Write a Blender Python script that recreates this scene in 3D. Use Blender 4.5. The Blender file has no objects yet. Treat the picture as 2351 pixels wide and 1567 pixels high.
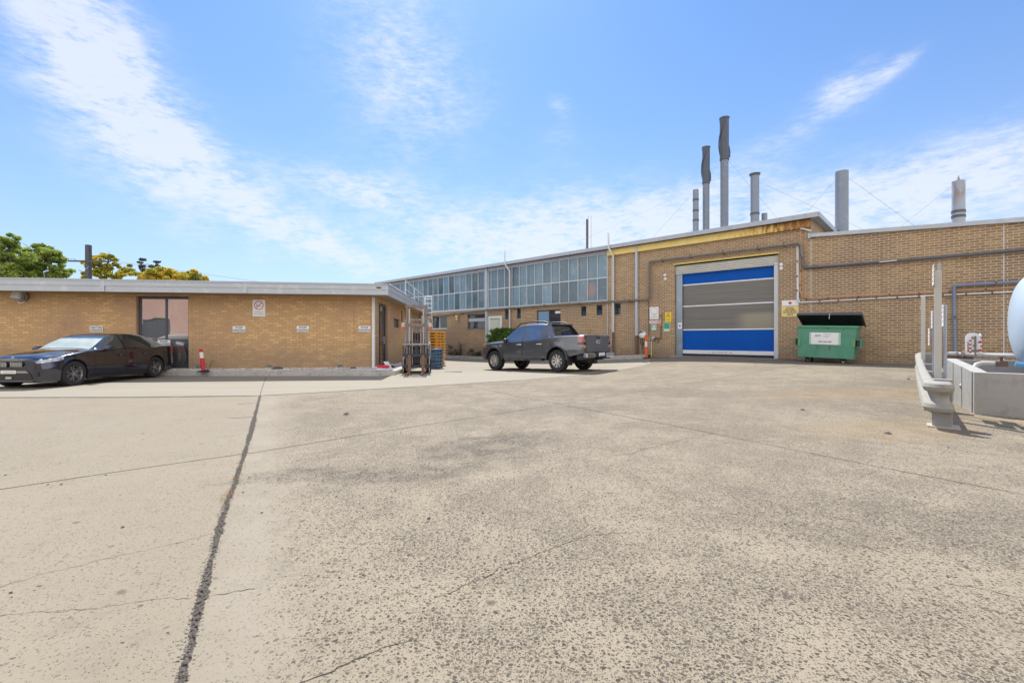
import bpy, math, random
import numpy as np
from mathutils import Vector, Matrix
R = math.radians
random.seed(7)
sc = bpy.context.scene
COL = sc.collection
# ------------------------------------------------------------------ camera
PW, PH, FPX, HORZ, EYE = 2351.0, 1567.0, 1045.0, 775.0, 1.30
cd = bpy.data.cameras.new('camera'); cam = bpy.data.objects.new('camera', cd); COL.objects.link(cam)
cd.sensor_width = 36.0; cd.lens = 36.0 * FPX / PW
cam.location = (0, 0, EYE); cam.rotation_euler = (R(90), 0, 0)
cd.shift_y = -(PH / 2 - HORZ) / PW
cd.clip_start = 0.05; cd.clip_end = 5000
sc.camera = cam
# ------------------------------------------------------------------ exposure, sun, sky
sc.view_settings.view_transform = 'Standard'; sc.view_settings.look = 'None'
sc.view_settings.gamma = 1.0; sc.view_settings.exposure = 1.05
SUN_EL, SUN_AZ = 56.0, -10.0          # azimuth measured from +Y towards +X
sd = bpy.data.lights.new('sun', 'SUN'); sun = bpy.data.objects.new('sun', sd); COL.objects.link(sun)
sd.energy = 3.3; sd.angle = R(0.5); sd.color = (1.0, 0.95, 0.86)
sdir = Vector((math.sin(R(SUN_AZ)) * math.cos(R(SUN_EL)), math.cos(R(SUN_AZ)) * math.cos(R(SUN_EL)), math.sin(R(SUN_EL))))
sun.rotation_euler = sdir.to_track_quat('Z', 'Y').to_euler()
W = bpy.data.worlds.new('World'); sc.world = W; W.use_nodes = True

class NT:
    """small helper round a node tree"""
    def __init__(s, t): s.t = t
    def n(s, typ, ins=None, **kw):
        nd = s.t.nodes.new(typ)
        for k, v in kw.items(): setattr(nd, k, v)
        if ins:
            for k, v in ins.items():
                if hasattr(v, 'is_output') : s.t.links.new(v, nd.inputs[k])
                elif v is not None: nd.inputs[k].default_value = v
        return nd
    def m(s, op, a, b=None, c=None, clamp=False):
        ins = {0: a}
        if b is not None: ins[1] = b
        if c is not None: ins[2] = c
        return s.n('ShaderNodeMath', ins, operation=op, use_clamp=clamp).outputs[0]
    def mix(s, f, a, b, mode='MIX'):
        nd = s.t.nodes.new('ShaderNodeMix'); nd.data_type = 'RGBA'; nd.blend_type = mode
        for k, v in ((0, f), (6, a), (7, b)):
            if hasattr(v, 'is_output'): s.t.links.new(v, nd.inputs[k])
            else: nd.inputs[k].default_value = v if k == 0 else (tuple(v) + (1,))[:4]
        return nd.outputs[2]
    def ss(s, x, a, b):
        nd = s.n('ShaderNodeMapRange', {0: x, 1: a, 2: b}, interpolation_type='SMOOTHSTEP'); return nd.outputs[0]
    def noise(s, vec, scale, detail=3, rough=0.5):
        return s.n('ShaderNodeTexNoise', {'Vector': vec, 'Scale': scale, 'Detail': detail, 'Roughness': rough}).outputs[0]
    def ramp(s, x, stops):
        nd = s.n('ShaderNodeValToRGB', {0: x}); e = nd.color_ramp.elements
        while len(e) < len(stops): e.new(0.5)
        for q, (p, c) in zip(e, stops): q.position = p; q.color = (tuple(c) + (1,))[:4]
        return nd.outputs[0]

def build_world():
    t = W.node_tree; t.nodes.clear(); N = NT(t)
    sky = N.n('ShaderNodeTexSky', sky_type='NISHITA', sun_disc=False, sun_elevation=R(SUN_EL), sun_rotation=R(SUN_AZ),
              altitude=50, air_density=1.25, dust_density=0.6, ozone_density=2.5)
    tc = N.n('ShaderNodeTexCoord').outputs['Generated']
    sep = N.n('ShaderNodeSeparateXYZ', {0: tc})
    x, y, z = sep.outputs
    el = N.m('MULTIPLY', N.m('ARCSINE', z), 57.29578)
    az = N.m('MULTIPLY', N.m('ARCTAN2', x, y), 57.29578)
    def blob(ca, ce, ra, re, ang, amp):
        c, s_ = math.cos(R(ang)), math.sin(R(ang))
        da = N.m('SUBTRACT', az, ca); de = N.m('SUBTRACT', el, ce)
        p = N.m('DIVIDE', N.m('ADD', N.m('MULTIPLY', da, c), N.m('MULTIPLY', de, s_)), ra)
        q = N.m('DIVIDE', N.m('SUBTRACT', N.m('MULTIPLY', de, c), N.m('MULTIPLY', da, s_)), re)
        r2 = N.m('ADD', N.m('MULTIPLY', p, p), N.m('MULTIPLY', q, q))
        return N.m('MULTIPLY', N.m('EXPONENT', N.m('MULTIPLY', r2, -1.0)), amp)
    def pix(px, py):
        u = (px - PW / 2) / FPX; v = (HORZ - py) / FPX
        return math.degrees(math.atan(u)), math.degrees(math.atan(v / math.hypot(1, u)))
    # cloud fields: (centre px, half sizes deg, tilt, strength)
    spec = [(190, 40, 8, 4.2, -62, .95), (240, 230, 10, 5.5, -52, 1.0), (410, 370, 11, 4.2, -45, 0.9), (610, 470, 12, 2.4, -33, 0.7),
            (800, 430, 8, 2.2, -8, 1.15), (860, 60, 9, 7, 60, 0.72), (960, 240, 9, 6, 70, 0.62), (740, 560, 11, 2.0, -22, 0.55),
            (1250, 530, 24, 5.0, 4, 1.3), (1480, 570, 20, 4.5, 0, 1.2), (2000, 455, 20, 3.0, 10, 1.05), (2250, 460, 16, 4.5, 6, 0.9),
            (1950, 200, 3.6, 1.8, 12, 1.15), (2060, 152, 2.0, .7, 20, .7), (1845, 292, 4.0, 1.0, 14, 0.35), (1285, 240, 1.6, 1.0, -10, 0.75), (1280, 330, 4, 2.5, 10, 0.4),
            (1090, 240, 6, 5, 20, 0.3), (1700, 390, 7, 2.2, 20, 0.5)]
    tot = None
    for px, py, ra, re, an, am in spec:
        ca, ce = pix(px, py); b = blob(ca, ce, ra, re, an, am)
        tot = b if tot is None else N.m('ADD', tot, b)
    # unseen bright cloud added behind the camera to fill the shaded walls
    back = N.m('MULTIPLY', N.ss(N.m('ABSOLUTE', az), 68.0, 105.0), N.m('SUBTRACT', 1.0, N.ss(el, 45.0, 75.0)))
    tot = N.m('ADD', tot, N.m('MULTIPLY', back, 1.6))
    cv = N.n('ShaderNodeCombineXYZ', {0: N.m('MULTIPLY', az, 0.05), 1: N.m('MULTIPLY', el, 0.09), 2: 0.0}).outputs[0]
    mp = N.n('ShaderNodeMapping', {'Vector': cv, 'Rotation': (0, 0, R(35))}).outputs[0]
    n1 = N.noise(mp, 4.2, 8, 0.6)
    mp2 = N.n('ShaderNodeMapping', {'Vector': cv, 'Rotation': (0, 0, R(-30)), 'Scale': (1, 2.0, 1)}).outputs[0]
    n2 = N.noise(mp2, 11.0, 8, 0.7)
    nn = N.m('ADD', N.m('MULTIPLY', n1, 0.55), N.m('MULTIPLY', n2, 0.45))
    mask = N.ss(N.m('MULTIPLY', tot, N.m('ADD', N.m('MULTIPLY', N.m('SUBTRACT', nn, 0.5), 3.6), 0.64)), 0.0, 1.30)
    mask = N.m('MULTIPLY', mask, 0.76)
    low = N.m('MULTIPLY', N.m('EXPONENT', N.m('MULTIPLY', N.m('MAXIMUM', el, 0.0), -0.075)), 0.70)
    skyc = N.mix(1.0, sky.outputs[0], (0.52, 0.77, 1.06), 'MULTIPLY')
    c1 = N.mix(low, skyc, (5.2, 5.65, 6.7))
    c2 = N.mix(mask, c1, N.mix(back, (6.0, 6.25, 6.7), (15.0, 14.0, 12.4)))   # added cloud behind the camera is brightest, as fill light
    bg = N.n('ShaderNodeBackground', {0: c2, 1: 0.074})
    out = N.n('ShaderNodeOutputWorld'); t.links.new(bg.outputs[0], out.inputs[0])
build_world()
sc.cycles.max_bounces = 8; sc.cycles.sample_clamp_indirect = 6.0

# ------------------------------------------------------------------ materials
MATS = {}
def newmat(name):
    m = bpy.data.materials.new(name); m.use_nodes = True; m.node_tree.nodes.clear(); MATS[name] = m
    return m, NT(m.node_tree)
def finish(m, N, bsdf):
    o = N.n('ShaderNodeOutputMaterial'); N.t.links.new(bsdf.outputs[0], o.inputs[0])
def pbsdf(N, col, rough, metal=0.0, coat=0.0, normal=None, spec=0.5, **kw):
    ins = {'Base Color': col if hasattr(col, 'is_output') else (tuple(col) + (1,))[:4], 'Roughness': rough, 'Metallic': metal, 'Coat Weight': coat, 'Specular IOR Level': spec}
    ins.update(kw)
    if normal is not None: ins['Normal'] = normal
    return N.n('ShaderNodeBsdfPrincipled', ins)
def mat(name, col, rough=0.6, metal=0.0, var=0.12, vs=2.5, bump=0.0, bs=40.0, coat=0.0, spec=0.5, stain=None, sa=0.5, **kw):
    """plain painted / metal / concrete surface with uneven tone, optional stain colour in patches"""
    if name in MATS: return MATS[name]
    m, N = newmat(name)
    P = N.n('ShaderNodeTexCoord').outputs['Object']
    a = N.noise(P, vs, 5, 0.6)
    c = N.mix(a, tuple(v * (1 - var) for v in col), tuple(min(1, v * (1 + var)) for v in col))
    if stain:
        b = N.ss(N.noise(P, vs * 2.3, 6, 0.7), 0.5, 0.68)
        c = N.mix(N.m('MULTIPLY', b, sa), c, stain)
    nrm = None
    if bump:
        nrm = N.n('ShaderNodeBump', {'Height': N.noise(P, bs, 4, 0.6), 'Strength': bump, 'Distance': 0.01}).outputs[0]
    rr = N.m('ADD', N.m('MULTIPLY', a, 0.12), rough - 0.06) if rough > 0.1 else rough
    finish(m, N, pbsdf(N, c, rr, metal, coat, nrm, spec, **kw)); return m

def brick_mat(name, c1, c2, mortar, ms, smooth=0.1, foot_tone=None, w=0.24, h=0.086, tint=None, tintamt=0.5, seed=0.0, wz=None):
    m, N = newmat(name)
    P = N.n('ShaderNodeTexCoord').outputs['Object']
    s = N.n('ShaderNodeSeparateXYZ', {0: P}).outputs
    no = N.n('ShaderNodeTexCoord').outputs['Normal']
    nx = N.m('GREATER_THAN', N.m('ABSOLUTE', N.n('ShaderNodeSeparateXYZ', {0: no}).outputs[0]), 0.5)
    u = N.m('ADD', N.m('MULTIPLY', s[0], N.m('SUBTRACT', 1.0, nx)), N.m('MULTIPLY', s[1], nx))
    # slight waviness of the hand-laid courses
    wob = N.m('MULTIPLY', N.m('SUBTRACT', N.noise(P, 0.9, 2), 0.5), 0.018)
    v = N.n('ShaderNodeCombineXYZ', {0: N.m('ADD', u, 50.0), 1: N.m('ADD', N.m('ADD', s[2], wob), 10.0), 2: 0.0}).outputs[0]
    b = N.n('ShaderNodeTexBrick', {'Vector': v, 'Scale': 1.0, 'Mortar Size': ms, 'Mortar Smooth': smooth, 'Bias': 0.0, 'Brick Width': w, 'Row Height': h,
            'Color1': c1 + (1,), 'Color2': c2 + (1,), 'Mortar': mortar + (1,)}, offset=0.5)
    # a second brick pattern supplies per-brick oddities
    b2 = N.n('ShaderNodeTexBrick', {'Vector': v, 'Scale': 1.0, 'Mortar Size': 0.0, 'Bias': -0.55, 'Brick Width': w, 'Row Height': h,
            'Color1': (0, 0, 0, 1), 'Color2': (1, 1, 1, 1)}, offset=0.5)
    big = N.noise(P, 0.35 , 4, 0.6); fine = N.noise(P, 26, 4, 0.7)
    c = b.outputs[0]
    if tint:
        fz = N.m('MULTIPLY', N.ss(big, 0.42, 0.66), tintamt)
        c = N.mix(N.m('MULTIPLY', fz, N.m('SUBTRACT', 1.0, b.outputs[1])), c, tint)
    c = N.mix(N.m('MULTIPLY', b2.outputs[0], 0.35), c, tuple(min(1, q * 1.5) for q in c1))
    k = N.m('ADD', N.m('MULTIPLY', fine, 0.5), 0.75)
    kc = N.n('ShaderNodeCombineColor', {0: k, 1: k, 2: k}).outputs[0]
    c = N.mix(1.0, c, kc, 'MULTIPLY')
    st = N.n('ShaderNodeMapping', {'Vector': P, 'Scale': (2.2, 2.2, 0.25)}).outputs[0]
    c = N.mix(N.m('MULTIPLY', N.ss(N.noise(st, 1.6, 5, 0.65), 0.55, 0.75), 0.28), c, (0.12, 0.09, 0.07))
    if foot_tone:      # darker grey-brown tone towards the wall foot, broken upper edge
        gh, gc, ga = foot_tone; ed = N.m('ADD', s[2], N.m('MULTIPLY', N.m('SUBTRACT', N.noise(P, 1.4, 5, .7), 0.5), 1.9))
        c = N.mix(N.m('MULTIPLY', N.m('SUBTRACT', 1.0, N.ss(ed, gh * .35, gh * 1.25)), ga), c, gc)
    eff = N.m('MULTIPLY', N.ss(N.noise(P, 0.8, 6, .75), .60, .74), .22); c = N.mix(eff, c, (0.55, 0.47, 0.38))
    hgt = N.m('SUBTRACT', N.m('MULTIPLY', fine, 0.25), b.outputs[1])
    nrm = N.n('ShaderNodeBump', {'Height': hgt, 'Strength': 0.5, 'Distance': 0.006}).outputs[0]
    finish(m, N, pbsdf(N, c, 0.88, normal=nrm, spec=0.25)); return m

brick_tan = brick_mat('tan_brick', (0.70, 0.47, 0.24), (0.44, 0.285, 0.148), (0.36, 0.23, 0.13), 0.007, tint=(0.38, 0.235, 0.175), tintamt=0.7, foot_tone=(1.1, (0.25, 0.19, 0.145), .5))
brick_brown = brick_mat('brown_brick', (0.42, 0.28, 0.155), (0.235, 0.15, 0.09), (0.58, 0.475, 0.34), 0.010, tint=(0.20, 0.14, 0.115), tintamt=0.75, foot_tone=(.9, (0.17, 0.135, 0.115), .45))
brick_red = brick_mat('red_brick', (0.50, 0.32, 0.26), (0.42, 0.25, 0.20), (0.5, 0.42, 0.36), 0.007)

M_fascia = mat('grey_fascia_metal', (0.44, 0.48, 0.53), 0.45, 0.0, 0.10, 1.2, stain=(0.62, 0.64, 0.68), sa=0.5)
M_cap = mat('roof_capping_metal', (0.40, 0.43, 0.50), 0.42, 0.1, 0.10, 1.5, stain=(0.25, 0.27, 0.31), sa=0.4)
M_roof = mat('roof_sheet', (0.42, 0.42, 0.42), 0.7, 0.0, 0.12)
M_soffit = mat('soffit_board', (0.33, 0.25, 0.15), 0.8, 0, 0.15, 3)
M_frame = mat('window_frame_bluegrey', (0.07, 0.085, 0.125), 0.4, 0.1, 0.1)
M_frame_lt = mat('window_frame_light', (0.50, 0.55, 0.60), 0.5, 0.1, 0.12)
M_frame_wh = mat('white_frame', (0.72, 0.74, 0.76), 0.5)
M_white = mat('white_paint', (0.80, 0.80, 0.80), 0.45, 0, 0.05, 3)
M_downpipe = mat('downpipe_white', (0.68, 0.70, 0.72), 0.4, 0, 0.08, 4, stain=(0.45, 0.42, 0.38), sa=0.35)
M_rusty = mat('rusty_steel', (0.16, 0.10, 0.08), 0.8, 0, 0.3, 9, stain=(0.25, 0.11, 0.05), sa=0.6)
M_dark = mat('dark_void', (0.02, 0.022, 0.026), 0.7)
M_black = mat('black_rubber', (0.022, 0.022, 0.024), 0.75, 0, 0.2, 12)
M_galv = mat('galvanised_steel', (0.42, 0.46, 0.52), 0.42, 0.55, 0.18, 5, stain=(0.30, 0.33, 0.40), sa=0.5)
M_pipegrey = mat('grey_pipe', (0.20, 0.175, 0.15), 0.6, 0.0, 0.25, 3, stain=(0.32, 0.31, 0.31), sa=0.6)
M_pipelight = mat('light_grey_pipe', (0.45, 0.45, 0.43), 0.6, 0, 0.2, 3, stain=(0.2, 0.17, 0.13), sa=0.5)
M_bluepipe = mat('blue_grey_pipe', (0.20, 0.25, 0.36), 0.5, 0.1, 0.15)
M_copper = mat('copper_pipe', (0.60, 0.34, 0.20), 0.4, 0.5, 0.15)
M_conc = mat('kerb_concrete', (0.46, 0.44, 0.41), 0.9, 0, 0.25, 3, 0.4, 60, stain=(0.2, 0.19, 0.17), sa=0.6)

def glass_mat(name, col, rough=0.04, var=0.3, vs=1.0, tint2=None, amt=0.5, spec=0.6, metal=0.0):
    m, N = newmat(name)
    P = N.n('ShaderNodeTexCoord').outputs['Object']
    a = N.noise(P, vs, 3, 0.6)
    c = N.mix(a, tuple(v * (1 - var) for v in col), tuple(v * (1 + var) for v in col))
    if tint2: c = N.mix(N.m('MULTIPLY', N.ss(N.noise(P, vs * 1.7, 4, 0.6), 0.5, 0.72), amt), c, tint2)
    nrm = N.n('ShaderNodeBump', {'Height': N.noise(P, 0.9, 2), 'Strength': 0.06, 'Distance': 0.05}).outputs[0]
    finish(m, N, pbsdf(N, c, rough, metal, 0, nrm, spec)); return m
def high_glass():
    m, N = newmat('wired_factory_glass'); P = N.n('ShaderNodeTexCoord').outputs['Object']; s = N.n('ShaderNodeSeparateXYZ', {0: P}).outputs
    cell = N.n('ShaderNodeCombineXYZ', {0: N.m('FLOOR', N.m('DIVIDE', N.m('ADD', s[0], 12.86), 0.6355)), 1: N.m('GREATER_THAN', s[2], 4.5), 2: 0.0}).outputs[0]
    wn = N.n('ShaderNodeTexWhiteNoise', {'Vector': cell}).outputs[0]; n = N.noise(P, .5, 4, .6); n2 = N.noise(P, 2.2, 5, .6)
    c = N.mix(n, (0.045, 0.11, 0.18), (0.17, 0.27, 0.35)); c = N.mix(N.m('MULTIPLY', N.ss(n2, .5, .7), .5), c, (0.27, 0.31, 0.28))
    k = N.m('ADD', N.m('MULTIPLY', wn, .85), .52); c = N.mix(1.0, c, N.n('ShaderNodeCombineColor', {0: k, 1: k, 2: k}).outputs[0], 'MULTIPLY')
    rust = N.m('SUBTRACT', 1.0, N.ss(N.n('ShaderNodeVectorMath', {0: P, 1: (-14.0, .05, 3.9)}, operation='DISTANCE').outputs[1], .2, .5)); c = N.mix(N.m('MULTIPLY', rust, .5), c, (.42, .20, .14))
    finish(m, N, pbsdf(N, c, N.m('ADD', N.m('MULTIPLY', wn, .12), .06), 0, 0, N.n('ShaderNodeBump', {'Height': N.noise(P, 1.1, 3), 'Strength': .15, 'Distance': .05}).outputs[0], .7)); return m
G_high = high_glass()
G_dark = glass_mat('dark_window_glass', (0.035, 0.045, 0.06), 0.03, 0.3, 1, spec=0.9)
G_office = glass_mat('office_window_glass', (0.52, 0.50, 0.49), 0.015, 0.15, 1.2, (0.62, 0.60, 0.58), 0.5, spec=1.0, metal=0.85)
G_blue = glass_mat('pale_blue_pane', (0.20, 0.34, 0.55), 0.15, 0.1)

# ------------------------------------------------------------------ mesh helper
class MB:
    def __init__(s): s.v = []; s.f = []; s.sm = []
    def add(s, vs, fs, smooth=False):
        o = len(s.v); s.v += [tuple(v) for v in vs]
        for f in fs: s.f.append(tuple(i + o for i in f)); s.sm.append(smooth)
        return s
    def box(s, a, b, M=None, ch=0.0):
        x0, y0, z0 = a; x1, y1, z1 = b
        if x1 < x0: x0, x1 = x1, x0
        if y1 < y0: y0, y1 = y1, y0
        if z1 < z0: z0, z1 = z1, z0
        ch = min(ch, (x1 - x0) * .4, (y1 - y0) * .4, (z1 - z0) * .4)
        if ch <= 0:
            vs = [(x0, y0, z0), (x1, y0, z0), (x1, y1, z0), (x0, y1, z0), (x0, y0, z1), (x1, y0, z1), (x1, y1, z1), (x0, y1, z1)]
            fs = [(0, 3, 2, 1), (4, 5, 6, 7), (0, 1, 5, 4), (1, 2, 6, 5), (2, 3, 7, 6), (3, 0, 4, 7)]
        else:
            vs = []
            c = ch
            for z, k in ((z0, c), (z0 + c, 0), (z1 - c, 0), (z1, c)):
                X0, X1, Y0, Y1 = x0 + k, x1 - k, y0 + k, y1 - k
                vs += [(X0 + c, Y0, z), (X1 - c, Y0, z), (X1, Y0 + c, z), (X1, Y1 - c, z), (X1 - c, Y1, z), (X0 + c, Y1, z), (X0, Y1 - c, z), (X0, Y0 + c, z)]
            fs = [tuple(range(7, -1, -1)), tuple(range(24, 32))]
            for L in range(3):
                for i in range(8):
                    j = (i + 1) % 8; fs.append((L * 8 + i, L * 8 + j, L * 8 + 8 + j, L * 8 + 8 + i))
        if M is not None: vs = [tuple(M @ Vector(v)) for v in vs]
        return s.add(vs, fs)
    def cyl(s, p0, p1, r0, r1=None, n=14, caps=True, smooth=True):
        r1 = r0 if r1 is None else r1
        p0, p1 = Vector(p0), Vector(p1); d = (p1 - p0)
        if d.length < 1e-9: return s
        q = d.to_track_quat('Z', 'Y'); vs = []
        for p, r in ((p0, r0), (p1, r1)):
            for i in range(n):
                a = 2 * math.pi * i / n; vs.append(tuple(p + q @ Vector((r * math.cos(a), r * math.sin(a), 0))))
        s.add(vs, [(i, (i + 1) % n, n + (i + 1) % n, n + i) for i in range(n)], smooth)
        if caps:
            if r0 > 0: s.add(vs[:n], [tuple(range(n - 1, -1, -1))])
            if r1 > 0: s.add(vs[n:], [tuple(range(n))])
        return s
    def tube(s, pts, r, n=8, caps=True, rs=None):
        P = [Vector(p) for p in pts]; m = len(P); vs = []
        prev = None
        for i in range(m):
            if i == 0: d = P[1] - P[0]
            elif i == m - 1: d = P[-1] - P[-2]
            else: d = (P[i + 1] - P[i]).normalized() + (P[i] - P[i - 1]).normalized()
            if d.length < 1e-9: d = Vector((0, 0, 1))
            d.normalize()
            if prev is None:
                up = Vector((0, 0, 1)) if abs(d.z) < .9 else Vector((1, 0, 0))
                a = d.cross(up).normalized()
            else: a = (prev - d * prev.dot(d)).normalized()
            prev = a; b = d.cross(a); k = 1.0
            if 0 < i < m - 1:
                cs = (P[i + 1] - P[i]).normalized().dot(d); k = 1 / max(.6, cs)
            rr = rs[i] if rs else r
            for j in range(n):
                t = 2 * math.pi * j / n; vs.append(tuple(P[i] + (a * math.cos(t) + b * math.sin(t)) * rr * k))
        fs = [(i * n + j, i * n + (j + 1) % n, (i + 1) * n + (j + 1) % n, (i + 1) * n + j) for i in range(m - 1) for j in range(n)]
        s.add(vs, fs, True)
        if caps: s.add(vs[:n], [tuple(range(n - 1, -1, -1))]); s.add(vs[-n:], [tuple(range(n))])
        return s
    def lathe(s, prof, n=24, M=None, smooth=True, closed=False):
        """profile [(r, z)] about z"""
        vs = []
        for r, z in prof:
            for i in range(n):
                a = 2 * math.pi * i / n; vs.append((r * math.cos(a), r * math.sin(a), z))
        if M is not None: vs = [tuple(M @ Vector(v)) for v in vs]
        m = len(prof); fs = []
        for i in range(m if closed else m - 1):
            k = (i + 1) % m
            for j in range(n): fs.append((i * n + j, i * n + (j + 1) % n, k * n + (j + 1) % n, k * n + j))
        return s.add(vs, fs, smooth)
    def prism(s, poly, y0, y1, plane='xz', M=None):
        """2-D polygon in x,z swept along y (plane 'xz') or x,y swept along z ('xy') or y,z along x ('yz')"""
        def P(a, b, c): return {'xz': (a, c, b), 'xy': (a, b, c), 'yz': (c, a, b)}[plane]
        n = len(poly); vs = [P(a, b, y0) for a, b in poly] + [P(a, b, y1) for a, b in poly]
        if M is not None: vs = [tuple(M @ Vector(v)) for v in vs]
        return s.add(vs, [tuple(range(n)), tuple(range(2 * n - 1, n - 1, -1))] + [(i, n + i, n + (i + 1) % n, (i + 1) % n) for i in range(n)])
    def build(s, name, m, parent=None, loc=None, rot=None, fix=True):
        me = bpy.data.meshes.new(name); me.from_pydata(s.v, [], s.f)
        me.polygons.foreach_set('use_smooth', s.sm)
        if fix:
            import bmesh
            bm = bmesh.new(); bm.from_mesh(me); bmesh.ops.remove_doubles(bm, verts=bm.verts, dist=1e-5)
            bmesh.ops.recalc_face_normals(bm, faces=bm.faces); bm.to_mesh(me); bm.free()
        me.materials.append(m); me.update()
        if any(s.sm):
            try: me.set_sharp_from_angle(angle=R(38))
            except Exception: pass
        o = bpy.data.objects.new(name, me); COL.objects.link(o)
        if parent is not None: o.parent = parent
        if loc is not None: o.location = loc
        if rot is not None: o.rotation_euler = rot
        return o
def tag(o, label=None, cat=None, group=None, kind=None):
    if label: o['label'] = label
    if cat: o['category'] = cat
    if group: o['group'] = group
    if kind: o['kind'] = kind
    return o
def thing(name, label, cat, loc=(0, 0, 0), rz=0.0, group=None):
    o = bpy.data.objects.new(name, None); COL.objects.link(o); o.location = loc; o.rotation_euler = (0, 0, rz)
    return tag(o, label, cat, group)
def copy_tree(o, parent=None):
    kids = [c for c in bpy.data.objects if c.parent == o]
    c = o.copy(); COL.objects.link(c); c.parent = parent
    for k in kids: copy_tree(k, c)
    return c
def text(body, size, m, parent, loc, name='lettering', bold=0.0, rot=(R(90), 0, 0), align='CENTER', sx=1.0, spacing=1.0):
    cu = bpy.data.curves.new(name, 'FONT'); cu.body = body; cu.size = size; cu.align_x = align; cu.align_y = 'CENTER'
    cu.extrude = 0.0008; cu.offset = bold; cu.resolution_u = 3; cu.space_character = spacing
    t = bpy.data.objects.new('tmp', cu); COL.objects.link(t)
    dg = bpy.context.evaluated_depsgraph_get(); me = bpy.data.meshes.new_from_object(t.evaluated_get(dg))
    bpy.data.objects.remove(t); bpy.data.curves.remove(cu); me.name = name
    me.materials.clear(); me.materials.append(m)
    o = bpy.data.objects.new(name, me); COL.objects.link(o); o.parent = parent; o.location = loc; o.rotation_euler = rot; o.scale = (sx, 1, 1)
    return o

# ------------------------------------------------------------------ the lie of the land
GP = [(-1.2, 1.7, 0), (-5.6, 10.2, 0), (0, 0, 0), (4, 2, 0), (10, 2, 0), (-10, 2, 0), (-12, 10, 0), (-11.8, 12.3, 0), (-11.8, 15, -.03), (-11.9, 15.75, -.02), (-4.4, 15.4, 0),
      (-3.4, 17, 0.0), (1.67, 17.5, -.035), (-.64, 19.9, -.12), (-2.9, 30.5, -.15), (4.8, 23.5, .14), (6.1, 22.0, .27), (8.0, 20.6, .44), (10.6, 18.2, .43), (12.6, 16.3, .38),
      (6.16, 6.6, 0), (8, 7.8, 0), (9.3, 10.1, .07), (10.9, 12.4, .33), (4, 12, .0), (0, 8, 0), (3, 7, 0), (6.5, 14.5, .2), (3.5, 18.5, .03), (-20, 15, 0), (-20, 5, 0), (-16, 30, -.1), (14, 8, .05), (16, 12, .35)]
_n = len(GP); _P = np.array(GP)
def _U(r): return np.where(r > 1e-9, r * r * np.log(np.maximum(r, 1e-9)), 0)
_K = _U(np.hypot(_P[:, None, 0] - _P[None, :, 0], _P[:, None, 1] - _P[None, :, 1])) + np.eye(_n) * 0.25
_A = np.zeros((_n + 3, _n + 3)); _A[:_n, :_n] = _K; _A[:_n, _n] = 1; _A[:_n, _n + 1:] = _P[:, :2]; _A[_n:, :_n] = _A[:_n, _n:].T
_W = np.linalg.solve(_A, np.concatenate([_P[:, 2], np.zeros(3)]))
def g(x, y):
    r = np.hypot(_P[:, 0] - x, _P[:, 1] - y)
    z = float(_W[:_n] @ _U(r) + _W[_n] + _W[_n + 1] * x + _W[_n + 2] * y)
    q = math.hypot(x - 0, y - 12); k = min(1, max(0, (q - 24) / 16)); k = k * k * (3 - 2 * k)
    return max(-.2, min(.5, z)) * (1 - k) - 0.1 * k
def gpx(px, py):
    u = (px - PW / 2) / FPX; v = (py - HORZ) / FPX; z = 0.0
    for _ in range(25):
        d = (EYE - z) / v; z = z * .4 + .6 * g(u * d, d)
    d = (EYE - z) / v
    return (u * d, d)

class Frame:
    def __init__(s, ox, oy, deg):
        s.o = Vector((ox, oy)); s.a = R(deg); s.x = Vector((math.cos(s.a), math.sin(s.a))); s.y = Vector((-math.sin(s.a), math.cos(s.a)))
    def w(s, lx, ly, z=0.0):
        p = s.o + s.x * lx + s.y * ly; return Vector((p.x, p.y, z))
    def loc(s, x, y):
        d = Vector((x, y)) - s.o; return d.dot(s.x), d.dot(s.y)
    def px(s, px, py, ly=0.0):
        """photo pixel -> (local x, z) on the plane local y = ly"""
        r = Vector(((px - PW / 2) / FPX, 1.0)); d = (s.o.dot(s.y) + ly) / r.dot(s.y); p = r * d
        return (p - s.o).dot(s.x), EYE + (HORZ - py) * d / FPX
    def pxs(s, px, py, lx=0.0):
        """photo pixel -> (local y, z) on the plane local x = lx"""
        r = Vector(((px - PW / 2) / FPX, 1.0)); d = (s.o.dot(s.x) + lx) / r.dot(s.x); p = r * d
        return (p - s.o).dot(s.y), EYE + (HORZ - py) * d / FPX
    def rect(s, x0, y0, x1, y1, ly=0.0):
        a, za = s.px(x0, y0, ly); b, zb = s.px(x1, y1, ly); a2, zc = s.px(x1, y0, ly); _, zd = s.px(x0, y1, ly)
        return a, b, (zb + zd) / 2, (za + zc) / 2
_nx, _ny = math.sin(R(43.4)), math.cos(R(43.4))
FM = Frame(21 * _nx, 21 * _ny, -43.4)      # factory wall: local x along the wall, -y towards the yard
FL = Frame(-5.03, 16.8, 4.5)               # office building, local origin at its yard corner
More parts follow.
